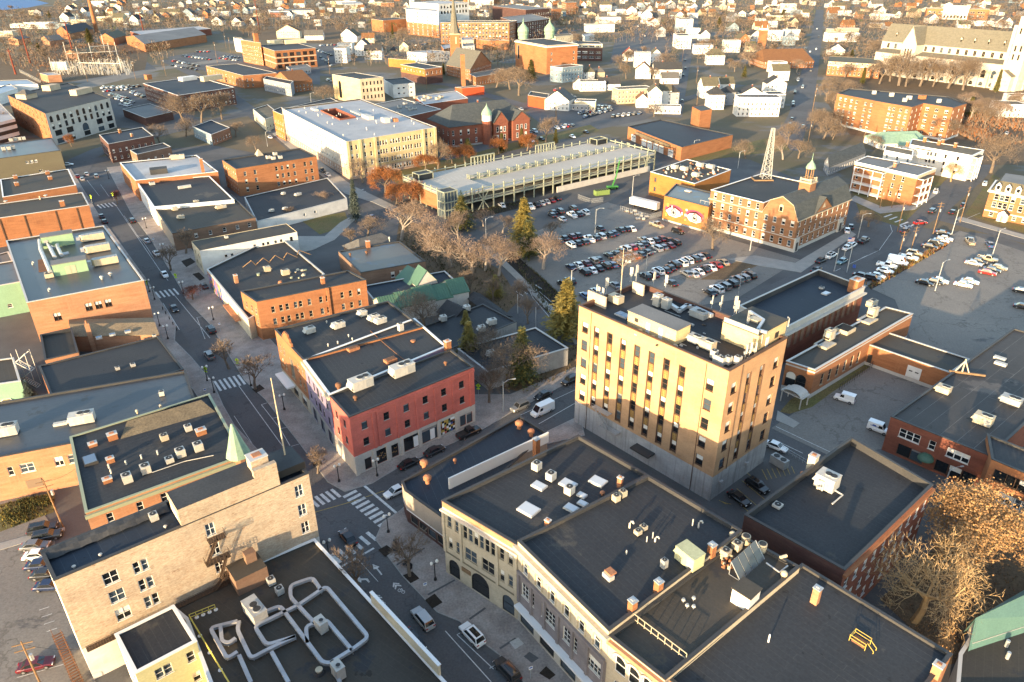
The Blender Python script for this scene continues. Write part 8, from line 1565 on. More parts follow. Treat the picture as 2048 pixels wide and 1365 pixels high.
# trees
TREES={}
def bare_proto(key,seed,spread,upright,twigm,barkm,leaf=None,nleaf=0,lv=6,twigw=.0024):
 r=random.Random(seed);tr=MB();cr=MB();tips=[]
 def grow(p,d,L,w,lev):
  n=2 if lev<3 else 1;pts_=[p];q=p
  for i in range(n):
   d=(d+Vector((r.uniform(-.18,.18),r.uniform(-.18,.18),r.uniform(-.05,.15)))).normalized();q=q+d*(L/n);pts_.append(q)
  w1=w*.62
  if lev<=1:tr.tube(pts_,[w+(w1-w)*i/n for i in range(n+1)],barkm,6 if lev==0 else 5,cap=False)
  elif lev<=4:cr.tube(pts_,[w+(w1-w)*i/n for i in range(n+1)],barkm if lev<4 else twigm,3,cap=False)
  else:
   s=d.cross(Vector((r.uniform(-1,1),r.uniform(-1,1),r.uniform(-1,1)))).normalized()*max(w,twigw);cr.poly([p-s,p+s,pts_[-1]],twigm)
  if lev>=lv:tips.append(q);return
  if lev==lv-1:tips.append(q)
  k={0:5,1:4,2:4,3:4,4:4,5:2}.get(lev,3)
  for i in range(k):
   t=1.0 if i==0 else r.uniform(.35,1.0);o=lerp(p,q,t) if lev else lerp(p,q,.55+.45*t)
   a_=2*math.pi*(i+r.random()*.7)/k;up=upright*(1.0 if i else 1.6);perp=d.cross(Vector((math.cos(a_),math.sin(a_),.3))).normalized()
   nd=(d*up+perp*spread+Vector((0,0,.15))).normalized();grow(o,nd,L*r.uniform(.6,.8)*(1 if lev else.95),w1*r.uniform(.55,.8),lev+1)
 grow(Vector((0,0,0)),Vector((0,0,1)),.30,.028,0)
 zm=max(v[2] for v in cr.v)
 for b in(tr,cr):b.v=[(v[0]/zm,v[1]/zm,v[2]/zm) for v in b.v]
 if leaf:
  for i in range(nleaf):
   p=r.choice(tips)/zm+Vector((r.gauss(0,.03),r.gauss(0,.03),r.gauss(0,.025)));u=Vector((r.uniform(-1,1),r.uniform(-1,1),r.uniform(-.6,.6))).normalized()*(.006 if nleaf>20000 else.008);v=u.cross(Vector((r.uniform(-1,1),r.uniform(-1,1),1))).normalized()*(.0045 if nleaf>20000 else.006)
   cr.poly([p-u-v,p+u-v,p+u*.8+v,p-u*.8+v],leaf)
 TREES[key]=(tr.mesh('trunk'),cr.mesh('crown'))
def conifer_proto(key,seed,needle,needle2,width):
 r=random.Random(seed);tr=MB();cr=MB();tr.frus((0,0),.02,.003,0,1.0,'bark',6)
 z=.10
 while z<.99:
  rad=width*(1-z)**.8*r.uniform(.75,1.1)+.012;k=9 if z<.7 else 6
  for i in range(k):
   a_=2*math.pi*(i+r.random())/k;R=rad*r.uniform(.6,1.1);d=Vector((math.cos(a_),math.sin(a_),0));n=Vector((-d.y,d.x,0));nseg=5
   for s in range(nseg):
    t=(s+.3)/nseg;p=d*R*t+Vector((0,0,z-.05*t*t+r.uniform(-.008,.008)))
    for _ in range(2):
     sz=.034*(1.15-t)+.016;u=(n*r.uniform(-1,1)+d*r.uniform(.2,1)+Vector((0,0,r.uniform(-.5,.3)))).normalized()*sz;v=u.cross(Vector((r.uniform(-.6,.6),r.uniform(-.6,.6),1))).normalized()*sz*.45
     cr.poly([p-u*.4-v,p+u-v*.3,p+u+v*.3,p-u*.4+v],needle if r.random()<.6 else needle2)
  z+=.022
 TREES[key]=(tr.mesh('trunk'),cr.mesh('crown'))
bare_proto('wide',1,.85,.75,'twig','bark');bare_proto('wide2',2,.95,.7,'twig','bark');bare_proto('tall',3,.6,1.0,'twig','bark');bare_proto('pink',4,.75,.85,'twig_pink','bark_pale');bare_proto('pink2',5,.8,.8,'twig_pink','bark_pale');bare_proto('gold',6,1.0,.75,'twig_gold','twig_gold',twigw=.0018);bare_proto('thin',7,.55,1.0,'twig','bark',lv=5,twigw=.004)
bare_proto('orange',8,.9,.75,'leaf_orange','bark','leaf_orange',9000);bare_proto('tanleaf',9,.95,.75,'twig_gold','bark','leaf_tan',12000,twigw=.0018);bare_proto('redleaf',10,.9,.75,'leaf_red','bark','leaf_red',5000,5)
conifer_proto('pine',11,'needle','needle_gold',.34);conifer_proto('sungold_pine',12,'needle_gold','needle_gold',.33);conifer_proto('spruce',13,'needle_blue','needle_blue',.30);conifer_proto('cedar',14,'needle','needle_gold',.17)  # pines carry the sunlight as gold colour on all sides
NTREE=0
TN=dict(wide='bare_tree',wide2='bare_tree',tall='bare_tree',pink='birch_tree',pink2='birch_tree',gold='bare_tree',thin='street_tree',orange='autumn_tree',tanleaf='autumn_tree',redleaf='autumn_tree',pine='pine_tree',sungold_pine='pine_tree',spruce='spruce_tree',cedar='cedar_tree')
def tree(p,key,h,label,w=1.0):
 global NTREE;NTREE+=1
 root=thing(TN[key],label,'tree',(p.x,p.y,0),rnd.random()*6.28);t,c=TREES[key];w*=1.35 if 'pine' in key else 1;root.scale=(h*w,h*w,h);link('trunk',t,root);link('crown',c,root);return root
def trees(k,L):
 for x,y,key,h,w,lab in L:tree(G(k,x,y),key,h,lab,w)
trees('H',[(1195,985,'gold',16,1.2,'large bare golden-twigged tree in the dark yard by the brick block'),(1580,640,'tanleaf',16,1.15,'big oak holding tan autumn leaves in front of the orange brick building')])
trees('B',[(1340,230,'thin',8,1.3,'small bare street tree by the brown parked car'),(1495,350,'thin',9,1.3,'bare street tree in its pit beside the upper zebra crossing'),(200,450,'spruce',7,1.3,'small green spruce beside the charcoal roof block'),(1860,840,'thin',6,1.3,'leafless shrub tree on the red building corner')])
trees('I',[(1000,620,'thin',9,1.4,'bare tree on the upper sidewalk opposite the peach brick block'),(1090,520,'thin',9,1.4,'bare tree in front of the brown brick shop'),(1130,790,'redleaf',4.5,1.6,'small dark red-leaved tree beside the zebra crossing'),(1870,240,'pink',7,1.5,'pinkish bare tree rising over the low black annex'),(1700,330,'thin',6,1.2,'bare tree against the white annex wall'),(690,230,'redleaf',6,.8,'narrow brown-leaved tree near the top crossing')])
trees('F',[(385,800,'thin',9,1.1,'slim bare tree at the kerb opposite the cream hall'),(690,700,'thin',8,1.3,'bare tree in the mulch pit in front of the cream hall')])
trees('J',[(95,335,'spruce',17,.8,'pale blue spruce beside the street to the school'),(360,445,'pink',16,1.2,'tall white-barked birch near the garage corner'),(265,180,'orange',13,1.1,'rusty orange tree at the garage street corner'),(330,230,'orange',9,1.3,'lower orange-leaved tree beside the garage ramp'),(430,235,'orange',10,1.4,'spreading orange-leaved tree at the garage front'),(715,375,'pine',13,1.3,'dark green pine in front of the garage stair tower'),(1075,500,'sungold_pine',19,1.0,'tall sunlit pine at the car park entrance'),(1100,540,'pine',13,1.3,'lower dark pine beside the tall sunlit pine'),(950,400,'pink',8,1.4,'pinkish bare tree beside the garage road'),(840,360,'pink2',7,1.6,'low pinkish bare tree in the bed under the garage'),(1230,430,'wide',7,1.4,'dark bare tree behind the tall sunlit pine'),(1190,610,'pink2',13,1.5,'round pinkish bare tree at the edge of the central car park'),
 (520,500,'pink2',13,1.2,'pale bare birch beside the garden walk'),(650,600,'pink',15,1.2,'tall leaning birch above the puddled roof building'),(770,650,'pink2',14,1.3,'pink birch clump beside the green roofs'),(850,620,'pink',13,1.2,'pink birch on the street verge'),(930,650,'pink2',14,1.2,'pink birch nearest the side street'),(700,470,'pink',13,1.1,'pink birch behind the garden walk'),(910,770,'sungold_pine',7,1.3,'small golden conifer by the side street'),(1100,800,'pink',7,1.5,'small pinkish tree over the street crossing'),(500,960,'wide',12,1.2,'grey bare tree in front of the green roofs'),(760,760,'tall',9,1,'dark bare tree by the covered walk'),(895,800,'thin',8,1.2,'slim bare tree beside the covered walk'),(1040,830,'thin',8,1.2,'slim bare tree on the street verge'),(1320,1010,'sungold_pine',17,1.15,'tall pine with sun-tinted needles against the ochre tower'),(740,1010,'sungold_pine',8,1.0,'small golden conifer in the dark courtyard'),(160,420,'wide2',8,1.4,'low bare tree beside the blue spruce'),(60,480,'thin',7,1.4,'bare tree on the garden path'),(1100,930,'tall',8,1.3,'bare bush tree among the courtyard units'),(1650,640,'pink',8,1.4,'pinkish bare tree beyond the ochre tower roof')])
trees('A',[(1285,290,'sungold_pine',12,1.0,'young pine with sun-tinted needles behind the red corner building'),(1500,420,'wide',14,1.2,'large grey bare tree in front of the concrete building'),(1400,515,'tall',10,1.1,'slim bare tree at the red building side yard'),(1590,400,'pine',15,.9,'tall dark pine against the concrete wall'),(1420,300,'wide2',11,1.1,'grey bare tree behind the larger one in the concrete yard')])
trees('Q',[(660,1000,'wide',13,1.1,'bare pale tree against the civic building wall'),(960,170,'wide2',10,1.2,'bare tree between the orange annex and the lattice tower'),(1300,180,'pink',13,1.2,'tall bare tree behind the lattice tower'),(1440,170,'wide',11,1.3,'broad bare tree behind the belfry')])
trees('O',[(710,1260,'wide2',7,1.5,'dark bare shrub tree at the junction corner'),(745,640,'wide',9,1.1,'bare tree before the green entrance pavilion'),(690,430,'wide2',12,1.2,'bare tree against the apartment block front'),(1290,560,'wide',14,1.4,'spreading bare tree at the apartment block side'),(1690,830,'wide',19,1.2,'large bare tree beside the white apartments'),(1370,900,'gold',10,1.1,'bare tree on the lawn before the white apartments'),(1640,480,'tall',14,1.2,'bare tree on the brown slope'),(330,500,'wide',14,1.1,'bare tree on the bank beside the hill street'),(260,470,'wide2',12,1.1,'bare tree near the foot of the hill street'),(370,250,'wide',14,1.1,'bare tree left of the apartment block'),(660,115,'cedar',13,1.3,'bright green cedar below the parish house'),(60,600,'wide',13,1.2,'bare tree beside the long grey house')])
trees('U5',[(860,985,'wide',26,1.1,'tall bare tree before the church transept'),(620,980,'wide2',28,1.1,'tallest bare tree before the church nave'),(520,930,'tall',22,1.2,'slim bare tree left of the church transept'),(400,960,'wide',20,1.1,'bare tree at the corner of the pale church'),(1180,1010,'wide2',26,1.1,'wide bare tree before the church aisle'),(1350,1030,'tall',25,1.2,'leaning bare tree before the church aisle'),(1010,990,'tall',20,1.1,'bare tree between the wide ones at the church'),(700,990,'wide',22,1,'bare tree beside the transept windows'),(1720,1060,'cedar',17,1.0,'dark cedar against the church tower'),(300,900,'wide',14,1.2,'bare tree beside the parish house'),(200,960,'cedar',13,1.2,'yellow-green cedar on the lawn of the parish house')])
trees('S',[(860,300,'cedar',10,1.5,'rounded green cedar in the garage hedge'),(1000,260,'cedar',10,1.5,'second rounded cedar in the garage hedge'),(840,310,'orange',8,1.2,'orange-leaved tree in the garage hedge'),(1040,290,'orange',9,1.3,'bright orange-leaved tree before the red school'),(600,370,'orange',9,1.3,'orange-leaved tree by the school wall'),(320,430,'orange',8,1.5,'orange shrub tree at the school corner'),(410,420,'wide',15,.9,'bare tree at the end of the cream school'),(620,310,'pine',8,1.6,'dark round evergreen before the red school'),(510,380,'orange',9,1.0,'rust-leaved tree between the schools'),(1170,230,'wide',15,1.0,'bare tree beside the red school car park'),(1240,240,'cedar',8,1.6,'clipped cedar beside the red school car park'),(330,250,'wide2',13,1.1,'bare tree in front of the cream school corner')])
trees('T',[(880,880,'wide',12,1.2,'bare tree against the cream school front'),(1010,780,'wide2',12,1.3,'spreading bare tree before the school windows'),(1680,560,'wide',12,.9,'bare tree before the red brick school'),(1510,700,'tall',15,.9,'tall bare tree at the school corner'),(540,190,'wide2',12,1.5,'bare brown tree before the yellow office')])
trees('L',[(1180,720,'wide',20,1.1,'big bare tree with lit lanterns before the dark brick block'),(1080,720,'wide2',19,1.1,'bare lantern tree left of the big one'),(1300,700,'tall',18,1.2,'bare lantern tree right of the big one'),(940,850,'wide',12,1.2,'bare tree behind the dark street block'),(1090,800,'wide2',12,1.0,'bare tree beside the blue painted house'),(1380,800,'wide',9,1.2,'bare tree right of the blue painted house'),(420,860,'orange',7,.9,'small orange tree before the arcade building'),(1500,880,'wide',8,1.3,'bare tree on the school street island'),(530,260,'pine',19,1.2,'dark pine beside the brick mill near the substation'),(60,790,'wide2',14,1.3,'bare tree below the arcade building side wall')])
trees('U2',[(1180,860,'cedar',10,1.5,'dark evergreen beside the church'),(1870,660,'wide',17,1.0,'bare tree between the church and the domed hall'),(740,520,'wide',22,1.0,'bare tree in front of the hospital'),(1780,1000,'wide2',16,1.3,'bare tree on the church slope'),(600,410,'cedar',17,.9,'dark cedar beside the orange block near the hospital')])
trees('U3',[(100,1090,'wide',24,1.1,'large bare tree left of the vermilion store'),(240,920,'pine',17,1.2,'dark pine before the domed hall'),(0,1020,'wide2',17,1.2,'bare tree at the church slope edge'),(1260,780,'wide',13,1.2,'bare tree before the red-roofed house'),(1700,780,'wide2',15,1.5,'brown bare tree behind the white gabled houses'),(1320,900,'wide',14,1.0,'bare tree among the small white houses'),(1640,960,'tall',14,1.1,'bare tree between the white houses'),(270,420,'wide',16,1,'bare tree beside the onion domes'),(1640,1330,'wide2',9,1.3,'bare tree at the wide street corner')])
# background houses, woods, scattered trees
def near_foot(p,r):
 for P,H in FOOT:
  c=P[0]
  if abs(c.x-p.x)>160 or abs(c.y-p.y)>160:continue
  ins=True
  for i in range(len(P)):
   a_,b_=P[i],P[(i+1)%len(P)];d=(b_-a_).normalized()
   if(p-a_).x*(-d.y)+(p-a_).y*d.x<-r:ins=False;break
  if ins:return True
 return False
def near_road(p):
 for P,w in ROADS:
  for a_,b_ in zip(P,P[1:]):
   d=b_-a_;t=max(0,min(1,(p-a_).dot(d)/d.length_squared))
   if(a_+d*t-p).length<w/2+3:return True
 return False
HC_=[('paint_white','white'),('paint_white','white'),('paint_white','white'),('paint_cream','cream'),('siding_grey','grey'),('siding_tan','tan'),('paint_blue','blue-grey'),('brick_orange','brick')];RC_=[('shingle_grey','grey'),('shingle_dark','dark'),('shingle_olive','olive'),('shingle_brown','brown')]
def house(k,x,y,w,d,H,rot,style,wc,rc,where,z=0):
 p=G(k,x,y).to_2d();e=Vector((math.cos(rot),math.sin(rot)));n=Vector((-e.y,e.x));P=[p-e*w/2,p+e*w/2,p+e*w/2+n*d,p-e*w/2+n*d];P=[P[3],P[0],P[1],P[2]]
 wm,wn_=wc;rm,rn2=rc;st={'g':'gabled','f':'flat-roofed','h':'hip-roofed','x':'side-gabled'}[style];fl='small' if H<5 else('two-storey' if H<7.5 else 'three-storey');lab=f'{fl} {wn_} {st} house with {rn2} roof {where}'
 if style=='f':return building('house',lab,P,H,wm,'roof_gravel' if rn2!='dark' else 'roof_dark',.2,cat='house',cope='coping_white',wins=((0,max(2,int(d/2.6)),1,1.6,auto_rows(H,.6,3.0,1.6),.8,.8,'dh'),(1,max(2,int(w/2.6)),1,1.6,auto_rows(H,.6,3.0,1.6),.8,.8,'dh')))
 return pitched('house',lab,P,H,H+min(w,d)*.42,{'g':0,'x':1,'h':1}[style],wm,rm,hip=min(w,d)*.45 if style=='h' else 0)
W_,C_,S_,T_,B_,O_=HC_[0],HC_[3],HC_[4],HC_[5],HC_[6],HC_[7];g_,k_,o_,b_=RC_;rr=('shingle_red','red')
def houses(k,where,L):
 for x,y,w,d,H,rot,st,wc,rc in L:house(k,x,y,w,d,H,rot,st,wc,rc,where)
houses('U4','on the hill street block',[(830,1340,0,0,0,0,'f',W_,k_)][:0]+[(880,1330,27,11,12,-.05,'f',W_,k_),(1080,1230,12,12,9,0,'f',W_,k_),(810,1180,15,10,7,0,'g',W_,k_),(1090,1060,15,11,7,0,'g',W_,k_),(1140,920,14,11,8,0,'x',W_,o_),(1120,830,14,10,9,.1,'f',W_,g_),(410,1250,10,12,10,0,'h',W_,k_),(340,1120,12,12,9,.1,'x',W_,o_),(530,1060,11,10,7,.1,'x',W_,o_),(560,1200,8,10,9,.2,'h',S_,k_),(400,740,17,13,9,-.1,'h',W_,o_),(260,620,20,14,9,-.1,'f',W_,g_),(590,600,17,12,12,0,'f',W_,k_),(150,440,16,12,12,0,'f',W_,g_),(280,470,12,14,8,0,'g',W_,k_),(800,590,11,10,6,0,'x',C_,o_),(1090,470,15,12,12,0,'f',W_,k_),(1270,460,18,12,12,0,'f',W_,k_),(1010,330,24,12,10,0,'f',W_,k_),(920,390,18,14,10,0,'x',C_,b_),(1290,330,12,14,10,0,'g',T_,k_),(1250,520,12,10,9,.1,'f',B_,k_)])
houses('U3','in the white house rows behind the fire station',[(1640,1240,9,14,11,-.1,'g',W_,o_),(1760,1200,8,12,10,-.1,'x',W_,o_),(1850,1200,8,12,9,0,'h',S_,k_),(1500,1230,8,10,6,-.1,'g',W_,b_),(1790,1300,17,7,5,-.15,'f',W_,g_),(1420,1180,26,12,10,.25,'f',T_,g_),(1260,1170,9,9,9,.1,'f',C_,k_),(1130,1030,17,10,5,.05,'x',W_,k_),(940,1040,20,11,7,.05,'f',W_,g_),(780,1020,8,8,5,0,'g',W_,g_),(900,900,9,9,6,0,'h',W_,o_),(1030,890,7,9,5,0,'h',T_,g_),(1350,700,13,12,7,-.1,'g',W_,rr),(1500,770,15,12,13,-.1,'f',W_,k_),(1510,900,13,12,8,-.2,'g',W_,b_),(1790,900,24,12,8,0,'x',W_,k_),(1820,960,14,9,5,0,'x',W_,g_),(530,1260,17,14,7,-.35,'g',W_,g_),(720,1260,20,9,4,-.2,'f',S_,g_),(850,1260,14,9,6,-.2,'f',C_,k_),(1030,370,40,22,10,.1,'f',W_,g_),(1130,270,38,18,9,.1,'f',W_,g_),(1550,270,17,18,14,-.1,'g',W_,g_),(1650,260,18,16,8,0,'x',S_,g_),(1390,230,20,10,5,0,'g',T_,b_),(1090,130,22,16,12,0,'h',W_,o_),(1185,120,12,14,9,0,'h',W_,g_),(1260,170,17,14,9,0,'f',W_,g_),(1380,170,20,16,8,0,'g',W_,b_),(1900,200,24,18,7,0,'g',O_,b_),(1160,180,16,10,6,0,'f',W_,g_),(1820,90,22,16,8,0,'g',W_,b_),(1980,560,15,30,14,0,'f',W_,g_),(2000,330,20,30,13,0,'f',W_,g_)])
houses('U','in the riverside streets behind the pylons',[(430,330,40,14,9,0,'f',W_,g_),(540,325,22,14,8,0,'f',W_,g_),(640,330,30,12,7,0,'f',B_,g_),(200,320,22,12,6,0,'f',W_,g_),(740,250,18,16,8,-.2,'g',W_,k_),(790,150,18,16,8,-.2,'g',W_,k_),(960,190,16,18,9,-.2,'g',W_,k_),(900,280,26,12,7,0,'f',C_,g_),(860,200,16,12,7,0,'x',B_,k_),(1110,80,34,14,12,0,'f',W_,g_),(1300,60,14,14,10,.2,'g',W_,b_),(1250,180,14,18,9,-.2,'g',W_,o_),(1350,260,18,16,8,0,'x',C_,o_),(1180,260,20,12,9,0,'f',C_,g_),(1530,290,16,16,9,-.2,'g',W_,k_),(1780,250,14,14,7,-.2,'g',T_,g_),(1880,180,20,14,6,0,'x',T_,o_),(1990,190,16,14,8,0,'h',W_,o_),(1440,340,5,5,9,0,'f',W_,g_),(60,420,22,14,7,0,'f',C_,g_)])
houses('U1','in the wooded streets beyond the mill',[(60,190,18,14,7,0,'x',T_,o_),(200,190,16,14,8,0,'g',B_,g_),(330,180,16,14,8,0,'g',B_,k_),(420,170,10,14,7,0,'g',T_,k_),(300,240,24,10,5,0,'f',W_,g_),(570,180,34,12,7,0,'f',W_,g_),(540,290,18,14,7,-.1,'g',W_,k_),(760,300,16,14,7,-.1,'g',W_,k_),(930,290,12,12,6,-.1,'g',W_,k_),(1350,440,30,18,9,.1,'g',C_,b_),(1640,460,24,14,6,.1,'x',W_,g_),(1680,300,10,10,9,0,'f',W_,g_),(1240,80,18,14,12,0,'f',S_,g_),(1470,90,24,18,9,0,'x',W_,b_),(1960,60,60,24,8,0,'f',W_,g_),(2020,460,16,14,8,0,'g',W_,g_),(1950,720,12,20,14,0,'f',W_,g_)])
houses('U2','near the hospital and church',[(110,480,20,18,7,-.15,'g',W_,o_),(320,490,16,12,6,0,'x',C_,b_),(60,620,16,16,11,0,'f',W_,g_),(380,680,18,12,9,0,'x',W_,k_),(260,640,16,16,10,0,'g',W_,k_),(730,600,10,12,7,.1,'g',C_,o_),(610,640,8,8,6,0,'h',T_,k_),(540,80,30,14,8,0,'f',O_,g_),(400,70,30,14,8,0,'f',C_,g_),(1550,100,24,20,16,0,'f',W_,g_),(1650,60,40,20,22,0,'f',W_,g_),(60,70,50,20,10,0,'f',W_,g_)])
houses('U5','around the pale church',[(1010,270,16,14,8,0,'g',W_,g_),(1500,300,50,12,7,0,'f',W_,g_),(1780,310,14,14,8,-.1,'g',W_,g_),(1850,320,14,14,8,-.1,'g',W_,g_),(430,230,26,16,9,0,'f',W_,g_),(410,320,22,12,6,0,'f',T_,g_),(60,470,24,12,9,.1,'f',W_,g_),(60,410,24,14,9,.1,'f',T_,k_),(420,170,16,14,8,0,'g',W_,k_),(370,100,24,16,9,0,'x',W_,g_),(830,200,18,16,8,.4,'g',T_,o_),(1900,1340,16,14,8,-.1,'f',W_,g_),(1980,1250,14,10,9,-.1,'f',W_,g_)])
houses('U4','on the far crest above the hill street',[(1720,90,18,16,8,0,'g',W_,g_),(1800,110,26,14,7,0,'x',W_,o_),(1830,180,36,12,8,0,'f',W_,g_),(1750,160,20,12,6,0,'x',O_,b_),(1060,90,24,10,6,0,'f',W_,g_),(1240,100,30,14,9,0,'f',W_,g_),(1220,150,36,14,7,0,'f',W_,g_),(1180,235,40,12,7,0,'f',C_,g_),(1920,290,12,12,7,0,'x',C_,k_),(1920,340,16,14,7,0,'x',O_,b_),(1860,400,40,12,7,0,'f',T_,g_),(1840,480,36,14,10,0,'f',W_,g_),(160,110,12,12,7,0,'g',W_,g_),(300,90,12,12,7,0,'g',W_,g_),(480,120,18,14,8,.2,'g',C_,g_),(620,250,16,14,8,.3,'g',S_,g_),(150,210,16,14,8,0,'f',W_,g_),(50,190,12,12,8,0,'g',O_,b_),(380,180,18,14,8,0,'x',S_,g_),(920,250,16,8,6,0,'x',W_,k_)])
hr=random.Random(5);HN=0
for _ in range(900): # more houses toward the skyline
 if HN>120:break
 px=hr.uniform(0,2048);py=hr.uniform(-12,62) if hr.random()<.8 else hr.uniform(60,130)
 p=G('_',px,py).to_2d()
 if near_foot(p,14) or near_road(p) or(px<120 and py<40) or abs(px-1632)<25 or(1720<px<2048 and py>60) or(0<px<320 and py>40) or(330<px<700 and 30<py):continue
 if 700<px<1300 and py>60:continue
 w,d,H=hr.uniform(10,17),hr.uniform(9,14),hr.choice([5,6,7,8,9]);st=hr.choice('gggxxhf')
 zone='near the river end of the skyline' if px<500 else('beyond the hospital' if px<1150 else('at the top of the street of white houses' if px<1600 else 'on the crest behind the pale church'))
 house('_',px,py,w,d,H,hr.uniform(-.3,.3),st,hr.choice(HC_),hr.choice(RC_),zone);HN+=1
fh=MB();hn=0
while hn<300:
 px=hr.uniform(-20,2070);py=hr.uniform(-16,40);p=G('_',px,py).to_2d()
 if near_foot(p,9) or near_road(p) or(px<130 and-8<py<30):py=0;hn+=.05;continue
 hn+=1;e=Vector((1,hr.uniform(-.4,.4))).normalized();n=Vector((-e.y,e.x));w,d,H=hr.uniform(8,16),hr.uniform(8,13),hr.uniform(4,9);P=[p,p+e*w,p+e*w+n*d,p+n*d];FOOT.append((P,H));wm=hr.choice(HC_)[0];fh.prism(P,0,H,wm,'roof_gravel')
 if hr.random()<.8:roof_shape(fh,P,H,H+d*.4,hr.choice((0,1)),.3,hr.choice(RC_)[0],gable=wm)
 for k in range(int(w/3)):fh.obox(p+e*(1.5+3*k)-n*.03,e,1,.06,H*.45,H*.45+1.6,'glass')
o=link('far_houses',fh.mesh('far_houses'));o['kind']='stuff';o['label']='crowded small houses along the skyline';o['category']='houses'
REG=[((0,10,330,70),22,'in the riverside wood','tall'),((330,8,700,60),20,'in the wood beyond the mill','wide'),((440,55,700,85),10,'on the bank behind the mill','wide'),((0,60,110,130),12,'by the river road','wide2'),((700,20,830,50),12,'beside the hospital','wide2'),((1130,40,1360,130),10,'among the streets beyond the domed hall','wide2'),((1370,30,1640,90),24,'between the hill street houses','wide'),((1380,90,1600,160),14,'in the gardens below the brown-roofed church','wide'),((1640,20,1780,130),16,'along the top of the hill street','tall'),((1780,0,2048,60),16,'on the wooded crest','wide'),((1640,130,1700,290),14,'on the bank of the hill street','wide2'),((1850,190,2048,300),12,'on the brown slope below the church','tall')]
for(x0,y0,x1,y1),n,where,key in REG:
 c=0;t=0
 while c<n and t<n*12:
  t+=1;p=G('_',hr.uniform(x0,x1),hr.uniform(y0,y1)).to_2d()
  if near_foot(p,3) or near_road(p):continue
  kk=hr.choice([key,'wide','wide2','tall','pink']) if hr.random()<.93 else 'pine';s=hr.uniform(9,15)
  kind='dark pine' if kk=='pine' else('pinkish bare tree' if kk=='pink' else 'brown bare tree');tree(p,kk,s,f'{kind} {where}',hr.uniform(1.0,1.4));c+=1
# far woods that read as one mass
wm=MB();wr=random.Random(9)
for _ in range(11000):
 px=wr.uniform(-30,2080);u_=wr.random();py=wr.uniform(-22,25) if u_<.45 else(wr.uniform(25,62) if u_<.8 else wr.uniform(60,135))
 if py>62 and(350<px<680 or 1050<px<1330 and py>90):continue
 if px<110 and py<26 and py>-6:continue
 p=G('_',px,py).to_2d()
 if near_foot(p,4) or near_road(p):continue
 h=wr.uniform(8,15);r=h*.34;m_=wr.choice(['twig','twig','twig','twig_pink','bark','needle' if wr.random()<.3 else 'twig'])
 for i in range(13):
  a_=wr.uniform(0,6.28);rr_=r*math.sqrt(wr.random());z=h*wr.uniform(.35,.95);q=Vector((p.x+rr_*math.cos(a_),p.y+rr_*math.sin(a_),z));u=Vector((wr.uniform(-1,1),wr.uniform(-1,1),wr.uniform(-.3,1))).normalized()*r*.6;v=u.cross(Vector((wr.uniform(-1,1),wr.uniform(-1,1),wr.uniform(-1,1)))).normalized()*r*.08
  wm.poly([q-u,q+v,q+u],m_);wm.poly([q-u*.6+v,q-v,q+u*.7],m_)
 wm.poly([(p.x-.2,p.y,0),(p.x+.2,p.y,0),(p.x,p.y,h*.7)],'bark')
o=link('far_woods',wm.mesh('far_woods'));o['kind']='stuff';o['label']='brown leafless woods along the skyline';o['category']='woods'
# scrub and hedges: leafy twigs that cannot be counted
def scrub(L,n,h,mats,label,k='_',seed=3):
 r=random.Random(seed);P=pts(k,L);m=MB()
 for _ in range(n):
  a_,b_,c_=r.random(),r.random(),r.random();i=r.randrange(len(P)-2);s=a_+b_+c_;p=(P[0]*a_+P[i+1]*b_+P[i+2]*c_)/s
  for j in range(3):
   t=Vector((r.uniform(-.5,.5),r.uniform(-.5,.5),1)).normalized()*h*r.uniform(.5,1.1);w=Vector((r.uniform(-1,1),r.uniform(-1,1),0)).normalized()*h*.12;m.poly([p-w+t*.1,p+w+t*.1,p+t],r.choice(mats))
 o=link('scrub',m.mesh('scrub'));o['kind']='stuff';o['label']=label;o['category']='shrubs'
scrub([(1830,215),(2048,225),(2048,290),(1960,290),(1900,260)],2600,2.2,['twig_pink','twig','leaf_orange'],'reddish brush on the slope below the church');scrub([(1730,570),(1890,483),(1900,490),(1745,580)],500,1.2,['twig','leaf_orange','needle_gold'],'low hedge along the right-hand car park',seed=4);scrub([(1470,660),(1562,593),(1572,600),(1482,668)],400,.9,['twig_pink','leaf_orange'],'low red hedge beside the short parking row',seed=5)
scrub([(800,430),(1000,540),(1040,600),(990,630),(900,590),(790,500)],900,1.0,['needle','twig','hedge'],'ground shrubs under the birches',seed=6);scrub([(1020,500),(1130,600),(1180,650),(1150,680),(1060,590)],700,1.0,['needle','twig','hedge'],'dark shrubs along the car park edge',seed=7);scrub([(0,1010),(110,985),(108,1025),(0,1065)],700,.8,['needle','needle_gold','hedge'],'green weeds below the peach brick wall',seed=8);scrub([(940,760),(1060,790),(1160,735),(1160,690),(1040,700)],500,.9,['twig','hedge'],'brown shrubs in the concrete yard',seed=9);scrub([(0,110),(130,85),(280,95),(260,120),(60,160)],900,2.5,['twig','twig_pink','leaf_orange'],'brown brush around the substation',seed=10);scrub([(930,425),(1050,400),(1060,412),(945,440)],250,.8,['needle','hedge'],'shrubs in the garage bed',seed=11);scrub([(1760,1200),(1960,1010),(2060,1040),(2060,1290),(1900,1330)],900,.5,['leaf_tan','twig'],'fallen leaves and weeds in the dark yard',seed=12)
